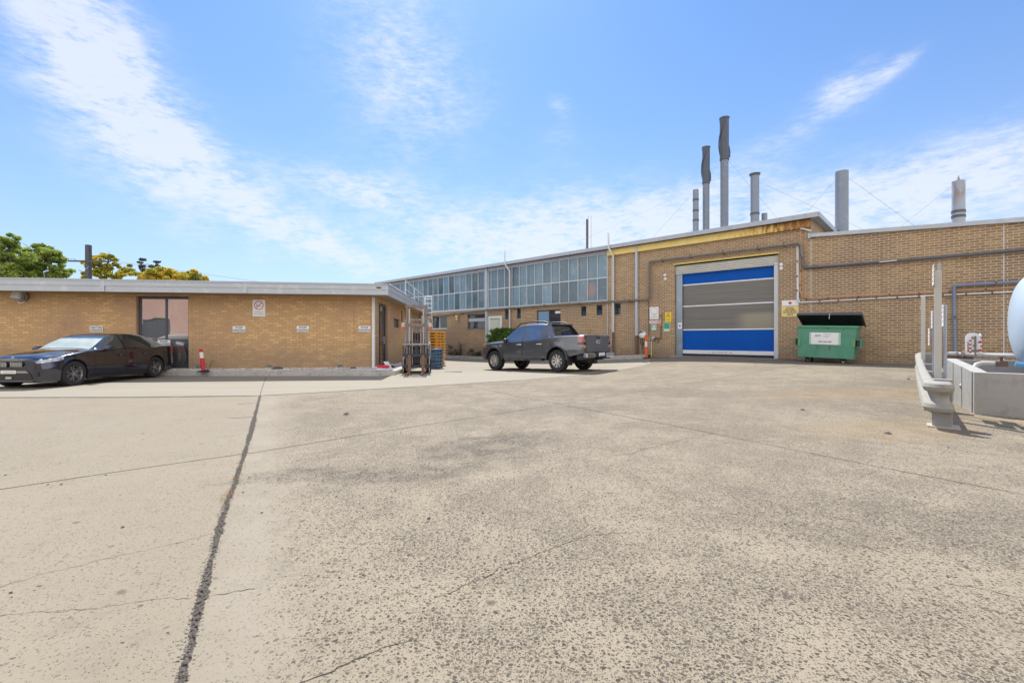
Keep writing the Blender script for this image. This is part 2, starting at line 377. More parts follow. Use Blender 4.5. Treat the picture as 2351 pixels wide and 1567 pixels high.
# ------------------------------------------------------------------ ground
def ground_mat():
    m, N = newmat('exposed_aggregate_concrete')
    P = N.n('ShaderNodeNewGeometry').outputs['Position']
    s = N.n('ShaderNodeSeparateXYZ', {0: P}).outputs
    flat = N.n('ShaderNodeCombineXYZ', {0: s[0], 1: s[1], 2: 0.0}).outputs[0]
    # signed distance to the right of the long open joint
    d = N.m('ADD', N.m('MULTIPLY', N.m('ADD', s[0], 1.23), 0.887), N.m('MULTIPLY', N.m('SUBTRACT', s[1], 1.715), 0.462))
    wob = N.m('ADD', N.m('MULTIPLY', N.m('SUBTRACT', N.noise(flat, 1.3, 3), 0.5), 0.35), N.m('MULTIPLY', N.m('SUBTRACT', N.noise(flat, 22, 4, .7), 0.5), 0.6))
    rough = N.ss(N.m('ADD', d, wob), 0.10, 0.95)
    big = N.noise(flat, 0.22, 4, 0.55); mid = N.noise(flat, 1.1, 5, 0.6); fine = N.noise(flat, 14, 5, 0.65)
    vfine = N.noise(flat, 90, 3, 0.6)
    base = N.mix(mid, (0.205, 0.175, 0.13), (0.285, 0.25, 0.192))
    base = N.mix(N.m('MULTIPLY', fine, 0.7), base, (0.275, 0.24, 0.182))
    base = N.mix(N.m('MULTIPLY', N.ss(vfine, .45, .7), 0.35), base, (0.17, 0.142, 0.105))
    base = N.mix(N.m('MULTIPLY', rough, 0.55), base, N.mix(mid, (0.255, 0.212, 0.152), (0.35, 0.298, 0.225)))
    warp = N.n('ShaderNodeVectorMath', {0: flat, 1: N.n('ShaderNodeTexNoise', {'Vector': flat, 'Scale': 22.0, 'Detail': 2}).outputs[1]}, operation='MULTIPLY_ADD')
    warp.inputs[1].default_value = (1, 1, 1)
    wv = N.n('ShaderNodeVectorMath', {0: N.n('ShaderNodeTexNoise', {'Vector': flat, 'Scale': 30.0, 'Detail': 3}).outputs[1], 1: (0.03, 0.03, 0)}, operation='MULTIPLY').outputs[0]
    fw = N.n('ShaderNodeVectorMath', {0: flat, 1: wv}, operation='ADD').outputs[0]
    # patches of denser, more worn aggregate
    dens = N.ss(N.m('ADD', N.m('MULTIPLY', N.noise(flat, 1.9, 6, 0.7), 0.7), N.m('MULTIPLY', N.noise(flat, 0.5, 4, 0.6), 0.5)), 0.50, 0.72)
    def spot(cx, cy, rx, ry, ang, amp):
        c, q = math.cos(R(ang)), math.sin(R(ang))
        dx = N.m('SUBTRACT', s[0], cx); dy = N.m('SUBTRACT', s[1], cy)
        a = N.m('DIVIDE', N.m('ADD', N.m('MULTIPLY', dx, c), N.m('MULTIPLY', dy, q)), rx)
        b = N.m('DIVIDE', N.m('SUBTRACT', N.m('MULTIPLY', dy, c), N.m('MULTIPLY', dx, q)), ry)
        r2 = N.m('ADD', N.m('MULTIPLY', a, a), N.m('MULTIPLY', b, b))
        r2 = N.m('ADD', r2, N.m('MULTIPLY', N.m('SUBTRACT', N.noise(flat, 2.2, 5, .7), .5), 3.2))
        return N.m('MULTIPLY', N.m('SUBTRACT', 1.0, N.ss(r2, 0.2, 1.5)), amp)
    worn = spot(*gpx(1130, 1018), 1.0, .5, 40, 1.3)
    for a in ((gpx(690, 1090), .8, .22, 10, 1.1), (gpx(960, 1085), .7, .25, 20, 1.1), (gpx(1630, 905), 1.6, .6, 5, .6), (gpx(1250, 940), 1.6, .7, 5, .5), (gpx(1480, 895), 1.6, .6, 0, .5),
              (gpx(2150, 1200), 1.1, .45, -30, .6), (gpx(1850, 1190), .8, .4, -20, .5), (gpx(1780, 900), 1.6, .6, 5, .5)):
        worn = N.m('MAXIMUM', worn, spot(*a[0], *a[1:]))
    def stones(scale, thr, keep):
        v = N.n('ShaderNodeTexVoronoi', {'Vector': fw, 'Scale': scale, 'Randomness': 1.0}, voronoi_dimensions='2D')
        e = N.n('ShaderNodeSeparateXYZ', {0: v.outputs[1]}).outputs
        size = N.m('MULTIPLY', N.m('ADD', e[0], 0.35), thr)
        ins = N.m('SUBTRACT', 1.0, N.ss(N.m('SUBTRACT', v.outputs[0], size), -0.03, 0.05))
        on = N.m('LESS_THAN', e[1], keep)
        return N.m('MULTIPLY', ins, on), e[2]
    kd = N.m('MULTIPLY', N.m('ADD', N.m('ADD', 0.40, N.m('MULTIPLY', dens, 0.60)), N.m('MULTIPLY', worn, 0.5)), N.m('ADD', N.m('MULTIPLY', rough, .98), .02))
    s1, t1 = stones(50.0, 0.33, kd); s2, t2 = stones(108.0, 0.36, N.m('ADD', kd, 0.16))
    st = N.m('MAXIMUM', s1, N.m('MULTIPLY', s2, 0.85))
    # stray pits on the smoother slab
    s3, t3 = stones(17.0, 0.12, 0.14); s4, _ = stones(42.0, 0.22, N.m('ADD', N.m('MULTIPLY', N.ss(N.noise(flat, 0.8, 4), 0.42, 0.65), 0.45), .08))
    pits = N.m('MULTIPLY', N.m('MAXIMUM', s3, N.m('MULTIPLY', s4, 0.6)), N.m('SUBTRACT', 1.0, rough))
    stc = N.mix(t1, (0.035, 0.03, 0.025), (0.10, 0.085, 0.068))
    c = N.mix(N.m('MULTIPLY', st, 0.96), base, stc)
    c = N.mix(N.m('MULTIPLY', pits, 0.75), c, (0.12, 0.105, 0.09))
    c = N.mix(N.m('MULTIPLY', N.m('MULTIPLY', worn, N.m('MULTIPLY', N.ss(N.noise(flat, 30, 5, .8), .42, .60), N.ss(N.noise(flat, 3.6, 6, .75), .42, .54))), 0.95), c, (0.06, 0.05, 0.04))
    c = N.mix(N.m('MULTIPLY', N.m('MULTIPLY', N.m('MULTIPLY', dens, rough), N.ss(N.noise(flat, 21, 5, .8), .45, .62)), .45), c, (0.12, 0.10, 0.075))
    # greyish wear streak next to the joint, ochre stain near the guard rail
    c = N.mix(N.m('MULTIPLY', N.m('MULTIPLY', N.m('SUBTRACT', 1.0, N.ss(N.m('ABSOLUTE', N.m('SUBTRACT', d, 0.14)), 0.05, 0.30)), N.ss(mid, .35, .6)), 0.35), c, (0.30, 0.27, 0.225))
    och = N.m('MAXIMUM', spot(*gpx(1960, 905), 2.2, .8, 0, 1.0), N.m('MAXIMUM', spot(*gpx(2040, 985), 1.5, .7, 20, .9), spot(*gpx(2290, 960), .8, .6, 0, .7)))
    c = N.mix(N.m('MULTIPLY', och, 0.30), c, (0.26, 0.175, 0.08))
    # faint tyre-dragged streaks
    stm = N.n('ShaderNodeMapping', {'Vector': flat, 'Rotation': (0, 0, R(-12)), 'Scale': (0.35, 3.2, 1)}).outputs[0]
    c = N.mix(N.m('MULTIPLY', N.ss(N.noise(stm, 1.0, 5, .6), 0.5, 0.72), 0.16), c, (0.20, 0.165, 0.12))
    c = N.mix(N.m('MULTIPLY', N.ss(big, 0.45, 0.7), 0.14), c, (0.36, 0.31, 0.24))
    v5 = N.n('ShaderNodeTexVoronoi', {'Vector': fw, 'Scale': 1.1, 'Randomness': 1.0}, voronoi_dimensions='2D'); e5 = N.n('ShaderNodeSeparateXYZ', {0: v5.outputs[1]}).outputs
    drip = N.m('MULTIPLY', N.m('SUBTRACT', 1.0, N.ss(v5.outputs[0], 0.01, N.m('ADD', N.m('MULTIPLY', e5[0], .03), .015))), N.m('LESS_THAN', e5[1], .6)); c = N.mix(N.m('MULTIPLY', drip, 0.7), c, (0.075, 0.062, 0.05))
    # grey weathering blotches and fine grit over everything
    c = N.mix(N.m('MULTIPLY', N.ss(N.noise(flat, 3.3, 6, .72), .5, .72), .30), c, (0.15, 0.132, 0.105))
    c = N.mix(N.m('MULTIPLY', N.ss(N.noise(flat, 160, 3, .7), .52, .68), .40), c, (0.12, 0.105, 0.085))
    h = N.m('ADD', N.m('MULTIPLY', vfine, 0.5), N.m('MULTIPLY', st, 0.7)); h = N.m('SUBTRACT', h, N.m('MULTIPLY', pits, 1.0))
    nrm = N.n('ShaderNodeBump', {'Height': h, 'Strength': 0.45, 'Distance': 0.004}).outputs[0]
    finish(m, N, pbsdf(N, c, 0.85, normal=nrm, spec=0.3)); return m
def drive_mat():
    m, N = newmat('smooth_driveway_concrete')
    P = N.n('ShaderNodeNewGeometry').outputs['Position']
    mp = N.n('ShaderNodeMapping', {'Vector': P, 'Rotation': (0, 0, R(10)), 'Scale': (0.3, 1.6, 1)}).outputs[0]
    a = N.noise(mp, 0.9, 5, 0.6); b = N.noise(P, 9, 5, 0.7)
    c = N.mix(a, (0.235, 0.213, 0.172), (0.30, 0.274, 0.226)); c = N.mix(N.m('MULTIPLY', N.ss(b, .5, .7), .35), c, (0.23, 0.205, 0.165))
    c = N.mix(N.m('MULTIPLY', N.ss(N.noise(P, .5, 4, .6), .55, .72), .3), c, (0.215, 0.19, 0.15))
    nrm = N.n('ShaderNodeBump', {'Height': N.noise(P, 60, 4), 'Strength': 0.2, 'Distance': 0.003}).outputs[0]
    finish(m, N, pbsdf(N, c, 0.85, normal=nrm, spec=0.3)); return m
M_ground = ground_mat(); M_drive = drive_mat()

def axis(fine0, fine1, step, far):
    a = list(np.arange(fine0, fine1 + 1e-6, step)); q = fine1; st = step
    while q < far: st *= 1.6; q += st; a.append(q)
    q = fine0; st = step; lo = []
    while q > -far: st *= 1.6; q -= st; lo.append(q)
    return lo[::-1] + a
gx, gy = axis(-24, 24, 0.8, 1600), axis(-2, 42, 0.8, 1600)
mb = MB(); vs = [(x, y, g(x, y)) for y in gy for x in gx]; nx_ = len(gx)
mb.add(vs, [(j * nx_ + i, j * nx_ + i + 1, (j + 1) * nx_ + i + 1, (j + 1) * nx_ + i) for j in range(len(gy) - 1) for i in range(nx_ - 1)], True)
tag(mb.build('ground', M_ground, fix=False), kind='structure')

# pale, smoother driveway strip: sheet between its near edge and the buildings
near_px = [(0, 912), (300, 911), (597, 908), (760, 899), (1060, 881), (1250, 868), (1400, 853), (1492, 836)]
NB = [(-60, 9.5), (-30, 9.9)] + [gpx(*p) for p in near_px]
FB = [(-60, 17), (-30, 17), (-18, 17), (-14, 18), (-10, 18), (-6, 25), (-4, 34), (0, 30.4), (4.9, 24.6), tuple(FM.w(FM.px(1494, 820)[0], -0.02)[:2])]
def resample(L, n):
    L = [Vector(p) for p in L]; ds = [0]
    for a, b in zip(L, L[1:]): ds.append(ds[-1] + 1)
    out = []
    for i in range(n):
        t = i / (n - 1) * ds[-1]; k = min(len(L) - 2, int(t)); out.append(L[k].lerp(L[k + 1], t - k))
    return out
A_, B_ = resample(NB, 91), resample(FB, 91); mb = MB(); NV = 40; vs = []
for a, b in zip(A_, B_):
    for j in range(NV + 1):
        p = a.lerp(b, j / NV); vs.append((p.x, p.y, g(p.x, p.y) + 0.006))
mb.add(vs, [(i * (NV + 1) + j, (i + 1) * (NV + 1) + j, (i + 1) * (NV + 1) + j + 1, i * (NV + 1) + j + 1) for i in range(90) for j in range(NV)], True)
tag(mb.build('driveway', M_drive, fix=False), kind='structure')

# joints and cracks: narrow ribbons of dark open joint
M_crack = mat('dark_joint', (0.035, 0.03, 0.025), 0.95, 0, 0.3, 8)
M_jointg = mat('joint_fill_gravel', (0.07, 0.06, 0.05), 0.95, 0, 0.5, 28, 0.9, 90, stain=(0.16, 0.13, 0.10), sa=0.6)
def ribbon(mb, pts, w, jag=0.3, step=0.12, wfun=None, lift=0.002, wob=0.0, seed=1, world=False):
    rnd = random.Random(seed); P = [Vector(p) if world else Vector(gpx(*p)) for p in pts]; Q = []
    for a, b in zip(P, P[1:]):
        n = max(1, int((b - a).length / step)); Q += [a.lerp(b, i / n) for i in range(n)]
    Q.append(P[-1]); vs = []; n = len(Q); off = 0.0
    for i, p in enumerate(Q):
        d = (Q[min(n - 1, i + 1)] - Q[max(0, i - 1)]).normalized(); q = Vector((-d.y, d.x))
        off = off * .8 + rnd.uniform(-1, 1) * wob
        ww = (wfun(i / (n - 1)) if wfun else w) * .5
        l = p + q * (ww * (1 + rnd.uniform(-jag, jag)) + off); r = p - q * (ww * (1 + rnd.uniform(-jag, jag)) - off)
        for z in (l, r): vs.append((z.x, z.y, g(z.x, z.y) + lift))
    mb.add(vs, [(2 * i, 2 * i + 1, 2 * i + 3, 2 * i + 2) for i in range(n - 1)])
mb = MB()
ribbon(mb, [(-900, 1258), (0, 1123), (300, 1078), (555, 1042)], .012, .5); ribbon(mb, [(570, 1041), (860, 993), (1160, 947), (1420, 905), (1560, 884)], .012, .6, seed=3)
ribbon(mb, [(1040, 880), (1330, 936), (1640, 995)], .016, .5, seed=4); ribbon(mb, [(1640, 995), (2000, 1068), (2351, 1135), (3300, 1316)], .010, .5, seed=5)
ribbon(mb, [(611, 864), (597, 907)], .012, .3, lift=.009, seed=6); ribbon(mb, [(-900, 915), (0, 913), (300, 912.5), (590, 909)], .03, .4, lift=.008, seed=7)
ribbon(mb, [(597, 908), (760, 900), (1060, 882)], .012, .4, lift=.009, seed=77)
ribbon(mb, [(1560, 884), (1840, 838)], .02, .5, seed=8); ribbon(mb, [(1700, 893), (2110, 930)], .012, .6, seed=17)
tag(mb.build('pavement_joint', M_crack), kind='structure')
mb = MB()
for k, (pts, w) in enumerate([([(0, 1350), (120, 1310), (330, 1262), (490, 1225)], .005), ([(0, 1411), (180, 1398), (300, 1384), (438, 1375)], .004), ([(478, 1372), (585, 1353)], .006),
        ([(1000, 1372), (1060, 1345), (1105, 1327), (1150, 1300)], .007), ([(1150, 1300), (1230, 1279), (1310, 1240), (1355, 1228), (1440, 1222)], .006),
        ([(1060, 1062), (1220, 1046), (1300, 1052), (1440, 1043), (1560, 1010), (1640, 996)], .009), ([(1330, 1170), (1335, 1190), (1310, 1240)], .003),
        ([(690, 1567), (745, 1540), (800, 1512), (900, 1478), (960, 1460)], .006), ([(1460, 1095), (1600, 1150), (1700, 1185)], .005), ([(2180, 1340), (2260, 1352), (2351, 1375)], .006),
        ([(1970, 1248), (2040, 1275)], .007), ([(2030, 1068), (1980, 1095)], .006), ([(0, 946), (200, 945)], .008), ([(545, 927), (590, 925)], .05), ([(530, 960), (583, 957)], .05), ([(575, 970), (592, 966), (580, 974)], .02)]):
    ribbon(mb, pts, w * .55, .7, .02, wob=.011 if w < .03 else .004, seed=20 + k)
tag(mb.build('pavement_crack', M_crack), kind='structure')
# the long gravel-filled joint
mb = MB(); jp = [(597, 908), (588, 945), (575, 995), (560, 1045), (541, 1105), (523, 1150), (508, 1200), (495, 1250), (478, 1310), (466, 1350), (452, 1420), (432, 1500), (412, 1567), (385, 1680), (250, 2200)]
jw = lambda t: .028 + .012 * math.sin(t * 31) ** 2 + .008 * math.sin(t * 83) + .03 * math.exp(-((t - .38) / .12) ** 2)
ribbon(mb, jp, .06, .28, .012, wfun=jw, wob=.004, seed=9)
tag(mb.build('joint_fill', M_jointg), kind='structure')
def pebble(mb, p, r, rnd):
    n = 5; vs = [(p[0], p[1], p[2] + r * .6)]
    for i in range(n):
        a = 2 * math.pi * i / n + rnd.random(); q = r * rnd.uniform(.7, 1.2); vs.append((p[0] + q * math.cos(a), p[1] + q * math.sin(a), p[2] + r * rnd.uniform(.0, .35)))
    mb.add(vs, [(0, 1 + i, 1 + (i + 1) % n) for i in range(n)])
rnd = random.Random(5); mb = MB(); P = [Vector(gpx(*p)) for p in jp]
for a, b in zip(P, P[1:]):
    for i in range(int((b - a).length * 300)):
        q = a.lerp(b, rnd.random()); q += Vector((.887, .462)) * rnd.gauss(0, .012); pebble(mb, (q.x, q.y, g(q.x, q.y) + .011), rnd.uniform(.003, .008), rnd)
tag(mb.build('joint_gravel', mat('grey_chips', (0.11, 0.095, 0.085), .9, 0, .7, 60), fix=False), kind='stuff')
mb = MB()
for c, nn in ((gpx(524, 1138), 90), (gpx(540, 1103), 70), (gpx(558, 1043), 25), (gpx(515, 1152), 60), (gpx(548, 1075), 40)):
    for i in range(nn):
        x, y = c[0] + rnd.gauss(0, .035), c[1] + rnd.gauss(0, .05); a = rnd.random() * 6.3; r = rnd.uniform(.006, .015); z = g(x, y) + .012
        mb.add([(x, y, z), (x + r * math.cos(a) - r * .3 * math.sin(a), y + r * math.sin(a) + r * .3 * math.cos(a), z + r * .7), (x + r * 1.6 * math.cos(a), y + r * 1.6 * math.sin(a), z + r)], [(0, 1, 2)])
mw_, N = newmat('weed_leaf'); ob = N.noise(N.n('ShaderNodeNewGeometry').outputs['Position'], 9, 2)
finish(mw_, N, pbsdf(N, N.ramp(ob, [(0.38, (0.10, 0.17, 0.03)), (0.5, (0.32, 0.15, 0.04)), (0.62, (0.40, 0.12, 0.03))]), .7))
tag(mb.build('weeds', mw_, fix=False), kind='stuff')
mb = MB()      # loose chips and leaf scraps on the slab
for i in range(260):
    x, y = rnd.uniform(-5, 9), rnd.uniform(1.6, 13); pebble(mb, (x, y, g(x, y) + .001), rnd.choice([.005, .007, .012]), rnd)
for p, r in (((1843, 941), .045), ((2040, 995), .05), ((985, 1190), .02), ((795, 951), .06), ((2085, 870), .05), ((281, 1210), .015), ((140, 1112), .015), ((1730, 936), .02)):
    x, y = gpx(*p); pebble(mb, (x, y, g(x, y)), r, rnd)
tag(mb.build('pavement_debris', mat('dark_chip', (0.06, 0.05, 0.045), .9, 0, .4, 20), fix=False), kind='stuff')

# ------------------------------------------------------------------ building helpers
def wall_mesh(u0, u1, z0, ztop, ops, y=0.0, th=0.24, T=None):
    """solid wall with rectangular openings (a, b, zlo, zhi); ztop may be a function of u"""
    zt = ztop if callable(ztop) else (lambda u: ztop)
    us = sorted({u0, u1} | {min(u1, max(u0, o[i])) for o in ops for i in (0, 1)})
    zmax = min(zt(u) for u in us) - .02
    zs = sorted({z0} | {min(zmax, max(z0, o[i])) for o in ops for i in (2, 3)})
    mb = MB(); T = T or (lambda u, w, z: (u, w, z))
    def solid(um, zm): return not any(o[0] < um < o[1] and o[2] < zm < o[3] for o in ops)
    nu, nz = len(us) - 1, len(zs)
    S = [[False] * (nz + 2) for _ in range(nu + 2)]
    for i in range(nu):
        for j in range(nz):
            lo = zs[j]; hi = zs[j + 1] if j + 1 < nz else zmax + 1
            S[i + 1][j + 1] = solid((us[i] + us[i + 1]) / 2, (lo + hi) / 2) if j + 1 < nz else True
    def Z(i, j): return zs[j] if j < nz else zt(us[i])
    for i in range(nu):
        for j in range(nz):
            if not S[i + 1][j + 1]: continue
            a, b = us[i], us[i + 1]; q = [(a, Z(i, j)), (b, Z(i + 1, j)), (b, Z(i + 1, j + 1)), (a, Z(i, j + 1))]
            mb.add([T(p, y, z) for p, z in q] + [T(p, y + th, z) for p, z in q], [(0, 1, 2, 3), (7, 6, 5, 4)])
            if not S[i][j + 1]: mb.add([T(a, y, q[0][1]), T(a, y, q[3][1]), T(a, y + th, q[3][1]), T(a, y + th, q[0][1])], [(0, 1, 2, 3)])
            if not S[i + 2][j + 1]: mb.add([T(b, y, q[1][1]), T(b, y, q[2][1]), T(b, y + th, q[2][1]), T(b, y + th, q[1][1])], [(3, 2, 1, 0)])
            if not S[i + 1][j]: mb.add([T(a, y, q[0][1]), T(b, y, q[1][1]), T(b, y + th, q[1][1]), T(a, y + th, q[0][1])], [(3, 2, 1, 0)])
            if not S[i + 1][j + 2]: mb.add([T(a, y, q[3][1]), T(b, y, q[2][1]), T(b, y + th, q[2][1]), T(a, y + th, q[3][1])], [(0, 1, 2, 3)])
    return mb
def slab(mb, x0, x1, zb0, zt0, zb1, zt1, y0, y1):
    vs = [(x0, y0, zb0), (x1, y0, zb1), (x1, y1, zb1), (x0, y1, zb0), (x0, y0, zt0), (x1, y0, zt1), (x1, y1, zt1), (x0, y1, zt0)]
    return mb.add(vs, [(0, 3, 2, 1), (4, 5, 6, 7), (0, 1, 5, 4), (1, 2, 6, 5), (2, 3, 7, 6), (3, 0, 4, 7)])
def window(par, x0, x1, z0, z1, y, fw=.05, fd=.06, mull=(), trans=(), fm=None, gm=None, name='window', T=None, gy=.03, label=None):
    T = T or (lambda u, w, z: (u, w, z)); fm = fm or M_frame; gm = gm or G_dark
    def bx(mb, a, b):
        t = MB(); t.box(a, b); mb.add([T(*v) for v in t.v], t.f)
    mb = MB()
    bx(mb, (x0, y, z0), (x0 + fw, y + fd, z1)); bx(mb, (x1 - fw, y, z0), (x1, y + fd, z1))
    bx(mb, (x0 + fw, y, z0), (x1 - fw, y + fd, z0 + fw)); bx(mb, (x0 + fw, y, z1 - fw), (x1 - fw, y + fd, z1))
    for m_ in mull: bx(mb, (m_ - fw * .45, y + .003, z0 + fw), (m_ + fw * .45, y + fd - .003, z1 - fw))
    for t_ in trans: bx(mb, (x0 + fw, y + .006, t_ - fw * .45), (x1 - fw, y + fd - .006, t_ + fw * .45))
    gl = MB(); bx(gl, (x0 + fw, y + gy, z0 + fw), (x1 - fw, y + gy + .008, z1 - fw))
    w = gl.build(name, gm, par); mb.build('frame', fm, w)
    if label: w['label'] = label
    return w

# ------------------------------------------------------------------ office building (left)
OB = thing('office_building', 'long low tan brick office building with a flat grey metal roof edge', 'building', (FL.o.x, FL.o.y, 0), FL.a)
TS = lambda u, w, z: (-w, u, z)            # side wall: u runs back from the corner, w into the building
wx0, wx1, wz0, wz1 = FL.rect(313, 680, 433, 835); wz0 = .22
ztf = lambda x: 3.18 + (0.6 - x) * 0.0078; zbf = lambda x: 2.81 + (0.6 - x) * 0.0045
vents = [FL.rect(*r) for r in ((446, 838, 462, 847), (611, 837, 626, 845.5), (773, 836, 788, 845))]
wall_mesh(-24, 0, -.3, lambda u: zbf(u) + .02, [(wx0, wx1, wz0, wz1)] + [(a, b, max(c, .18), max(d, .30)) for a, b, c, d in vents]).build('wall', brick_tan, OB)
dy0, dz1 = FL.pxs(870, 692); dy1, _ = FL.pxs(890, 692); sy0, sz1 = FL.pxs(904, 730); sy1, sz0 = FL.pxs(918, 753)
ly0, lz1 = FL.pxs(921, 711); ly1, lz0 = FL.pxs(926, 740)
SOPS = [(dy0, dy1, .2, 2.66), (sy0, sy1, sz0, sz1), (ly0, ly1, lz0, min(2.7, lz1))]
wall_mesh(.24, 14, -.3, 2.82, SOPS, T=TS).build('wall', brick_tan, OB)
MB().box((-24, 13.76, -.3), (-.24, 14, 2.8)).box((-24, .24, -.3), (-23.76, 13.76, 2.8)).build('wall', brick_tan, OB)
mb = MB(); OV = .8
def fasc(mb, y0, y1, ft, fb):
    slab(mb, -24.6, .6, fb(-24.6), ft(-24.6), fb(.6), ft(.6), y0, y1)
mid = lambda x: zbf(x) + (ztf(x) - zbf(x)) * .47
fasc(mb, -OV, -OV + .10, ztf, lambda x: mid(x) + .008); fasc(mb, -OV + .018, -OV + .10, lambda x: mid(x) + .008, zbf)
mb.box((.5, -OV + .10, mid(.6) + .008), (.6, 14.6, ztf(.6))); mb.box((.5, -OV + .10, zbf(.6)), (.582, 14.6, mid(.6) + .008))
fa = mb.build('fascia', M_fascia, OB)
mb = MB()                                   # cover straps over the joints, weathered screw heads
for px in (236, 563):
    x, _ = FL.px(px, 655, -OV); MB().box((x - .05, -OV - .006, zbf(x) + .004), (x + .05, -OV - .001, ztf(x) - .004)).build('cover_strap', mat('strap_metal', (0.50, 0.53, 0.60), .5, 0, .1), fa)
for yy in (3.4, 8.8): MB().box((.601, yy - .05, zbf(.6) + .004), (.606, yy + .05, ztf(.6) - .004)).build('cover_strap', mat('strap_metal', (0.50, 0.53, 0.60), .5, 0, .1), fa)
mb = MB(); px_x, _ = FL.px(871, 658, -OV); mb.box((px_x - .10, -OV - .004, 3.035), (px_x + .06, -OV + .0, 3.085)); mb.build('drain_slot', M_dark, fa)
mb = MB(); slab(mb, -24.6, .6, ztf(-24.6) - .04, ztf(-24.6) + .02, ztf(.6) - .04, ztf(.6) + .02, -OV - .015, 14.62); roof = mb.build('roof', M_cap, OB)
mb = MB(); slab(mb, -24.5, .5, zbf(-24.5) - .0, zbf(-24.5) + .02, zbf(.5) - .0, zbf(.5) + .02, -OV + .1, 0); mb.box((0, 0, 2.81), (.5, 14.5, 2.83)); mb.build('soffit', M_soffit, OB)
for sx in (906, 806):                       # small vent stubs on the roof
    pass
MB().box((-24, .24, 2.6), (-.24, 13.7, 2.8)).build('ceiling', M_roof, OB)
# office window with mullion and transom, dark panel low on the right
mx, _ = FL.px(377, 730); _, tz = FL.px(400, 780)
wn = window(OB, wx0 + .02, wx1, wz0 + .02, wz1 - .02, .10, .07, .07, mull=(mx,), trans=(tz,), gm=G_office, gy=.03)
MB().box((wx0 + .09, .16, tz + .1), (mx - .05, .18, wz1 - .1)).build('blind', mat('blind_fabric', (.5, .48, .44), .8), wn)
MB().box((wx0 - .02, -.03, wz0 - .11), (wx1 + .02, .24, wz0 - .002)).build('sill', brick_tan, wn)
mb = MB(); mb.prism([(mx + .55, wz0 + .1), (wx1 - .08, wz0 + .1), (wx1 - .08, tz - .07), (wx1 - .25, tz - .12), (mx + .75, tz - .45), (mx + .6, tz - .8)], .122, .129)
mb.build('lower_panel', mat('dark_teal_panel', (.045, .075, .085), .3, 0, .1), wn)
for a, b, c, d in vents:
    c, d = max(c, .18), max(d, .30); v = MB(); v.box((a, .02, c), (b, .06, c + .02)).box((a, .02, d - .02), (b, .06, d)).box((a, .02, c + .02), (a + .02, .06, d - .02)).box((b - .02, .02, c + .02), (b, .06, d - .02))
    for i in range(5): v.box((a + .02, .03, c + .03 + i * (d - c - .05) / 5), (b - .02, .05, c + .038 + i * (d - c - .05) / 5))
    v.build('wall_vent', mat('vent_grey', (.42, .42, .40), .6), OB)
    MB().box((a, .10, c), (b, .12, d)).build('vent_back', M_rusty, OB)
# side: glazed door, window, slit
dr = window(OB, dy0 + .03, dy1 - .03, .22, 2.62, .08, .06, .06, mull=((dy0 + dy1) / 2 - .25,), trans=(1.12,), T=TS, name='door', gm=G_dark)
MB().box((-.14, dy1 - .3, 1.05), (-.05, dy1 - .26, 1.35)).build('handle', M_galv, dr)
window(OB, sy0, sy1, sz0, sz1, .08, .05, .05, T=TS); window(OB, ly0, ly1, lz0, min(2.7, lz1), .08, .04, .05, T=TS)
def pipe(name, pts, r, m, parent, n=10):
    return MB().tube(pts, r, n).build(name, m, parent)
mb = MB(); x, _ = FL.px(857.5, 700, -.06); mb.box((x - .05, -.11, .16), (x + .05, -.012, 2.80), ch=.01)
for z in (.5, 1.28, 2.35): mb.box((x - .056, -.116, z), (x + .056, -.011, z + .04))
mb.build('downpipe', M_downpipe, OB)
y_, _ = FL.pxs(930, 720); MB().cyl((.06, y_, .2), (.06, y_, 2.8), .045).build('downpipe', mat('cream_pipe', (.62, .5, .34), .6), OB)
# plant housing and rail on the roof edge
pl = thing('roof_plant_box', 'large cream sheet-metal housing on the office roof behind the railing', 'roof unit', FL.w(-1.3, 4.7, 3.2), FL.a)
hb = MB().box((-.55, 0, 0), (.95, 5.2, .60), ch=.01).build('housing', mat('cream_sheet', (.66, .61, .53), .6, 0, .06, 1), pl)
mb = MB(); [mb.box((.951, .2 + i * .9, .03), (.957, .23 + i * .9, .57)) for i in range(6)]; mb.box((-.58, -.03, .60), (.98, 5.23, .63)); mb.build('trim', M_frame_wh, pl)
MB().box((.955, 4.0, .02), (.97, 4.8, .55)).build('access_panel', mat('dark_panel', (.10, .09, .10), .6), pl)
rl = thing('roof_railing', 'pale metal safety railing sloping away along the office roof edge', 'railing', FL.w(.42, 4.4, 3.2), FL.a)
for i in (0, 2, 5): MB().cyl((0, i * 1.55, 0), (0, i * 1.55, .75), .022, n=8).build('post', M_frame_lt, rl)
mb = MB(); mb.tube([(0, 0, .75), (0, 7.9, .75)], .028); mb.tube([(0, 0, .36), (0, 7.9, .36)], .02); mb.build('top_rail', M_frame_lt, rl)
mb = MB()
for dx in (0, .42):
    mb.cyl((dx, 8.1, -.75), (dx, 8.1, .75), .025, n=8)
for i in range(5): mb.cyl((0, 8.1, -.6 + i * .3), (.42, 8.1, -.6 + i * .3), .016, n=8)
mb.tube([(0, 8.1, .75), (.42, 8.1, .75)], .022); mb.build('ladder', M_frame_wh, rl)

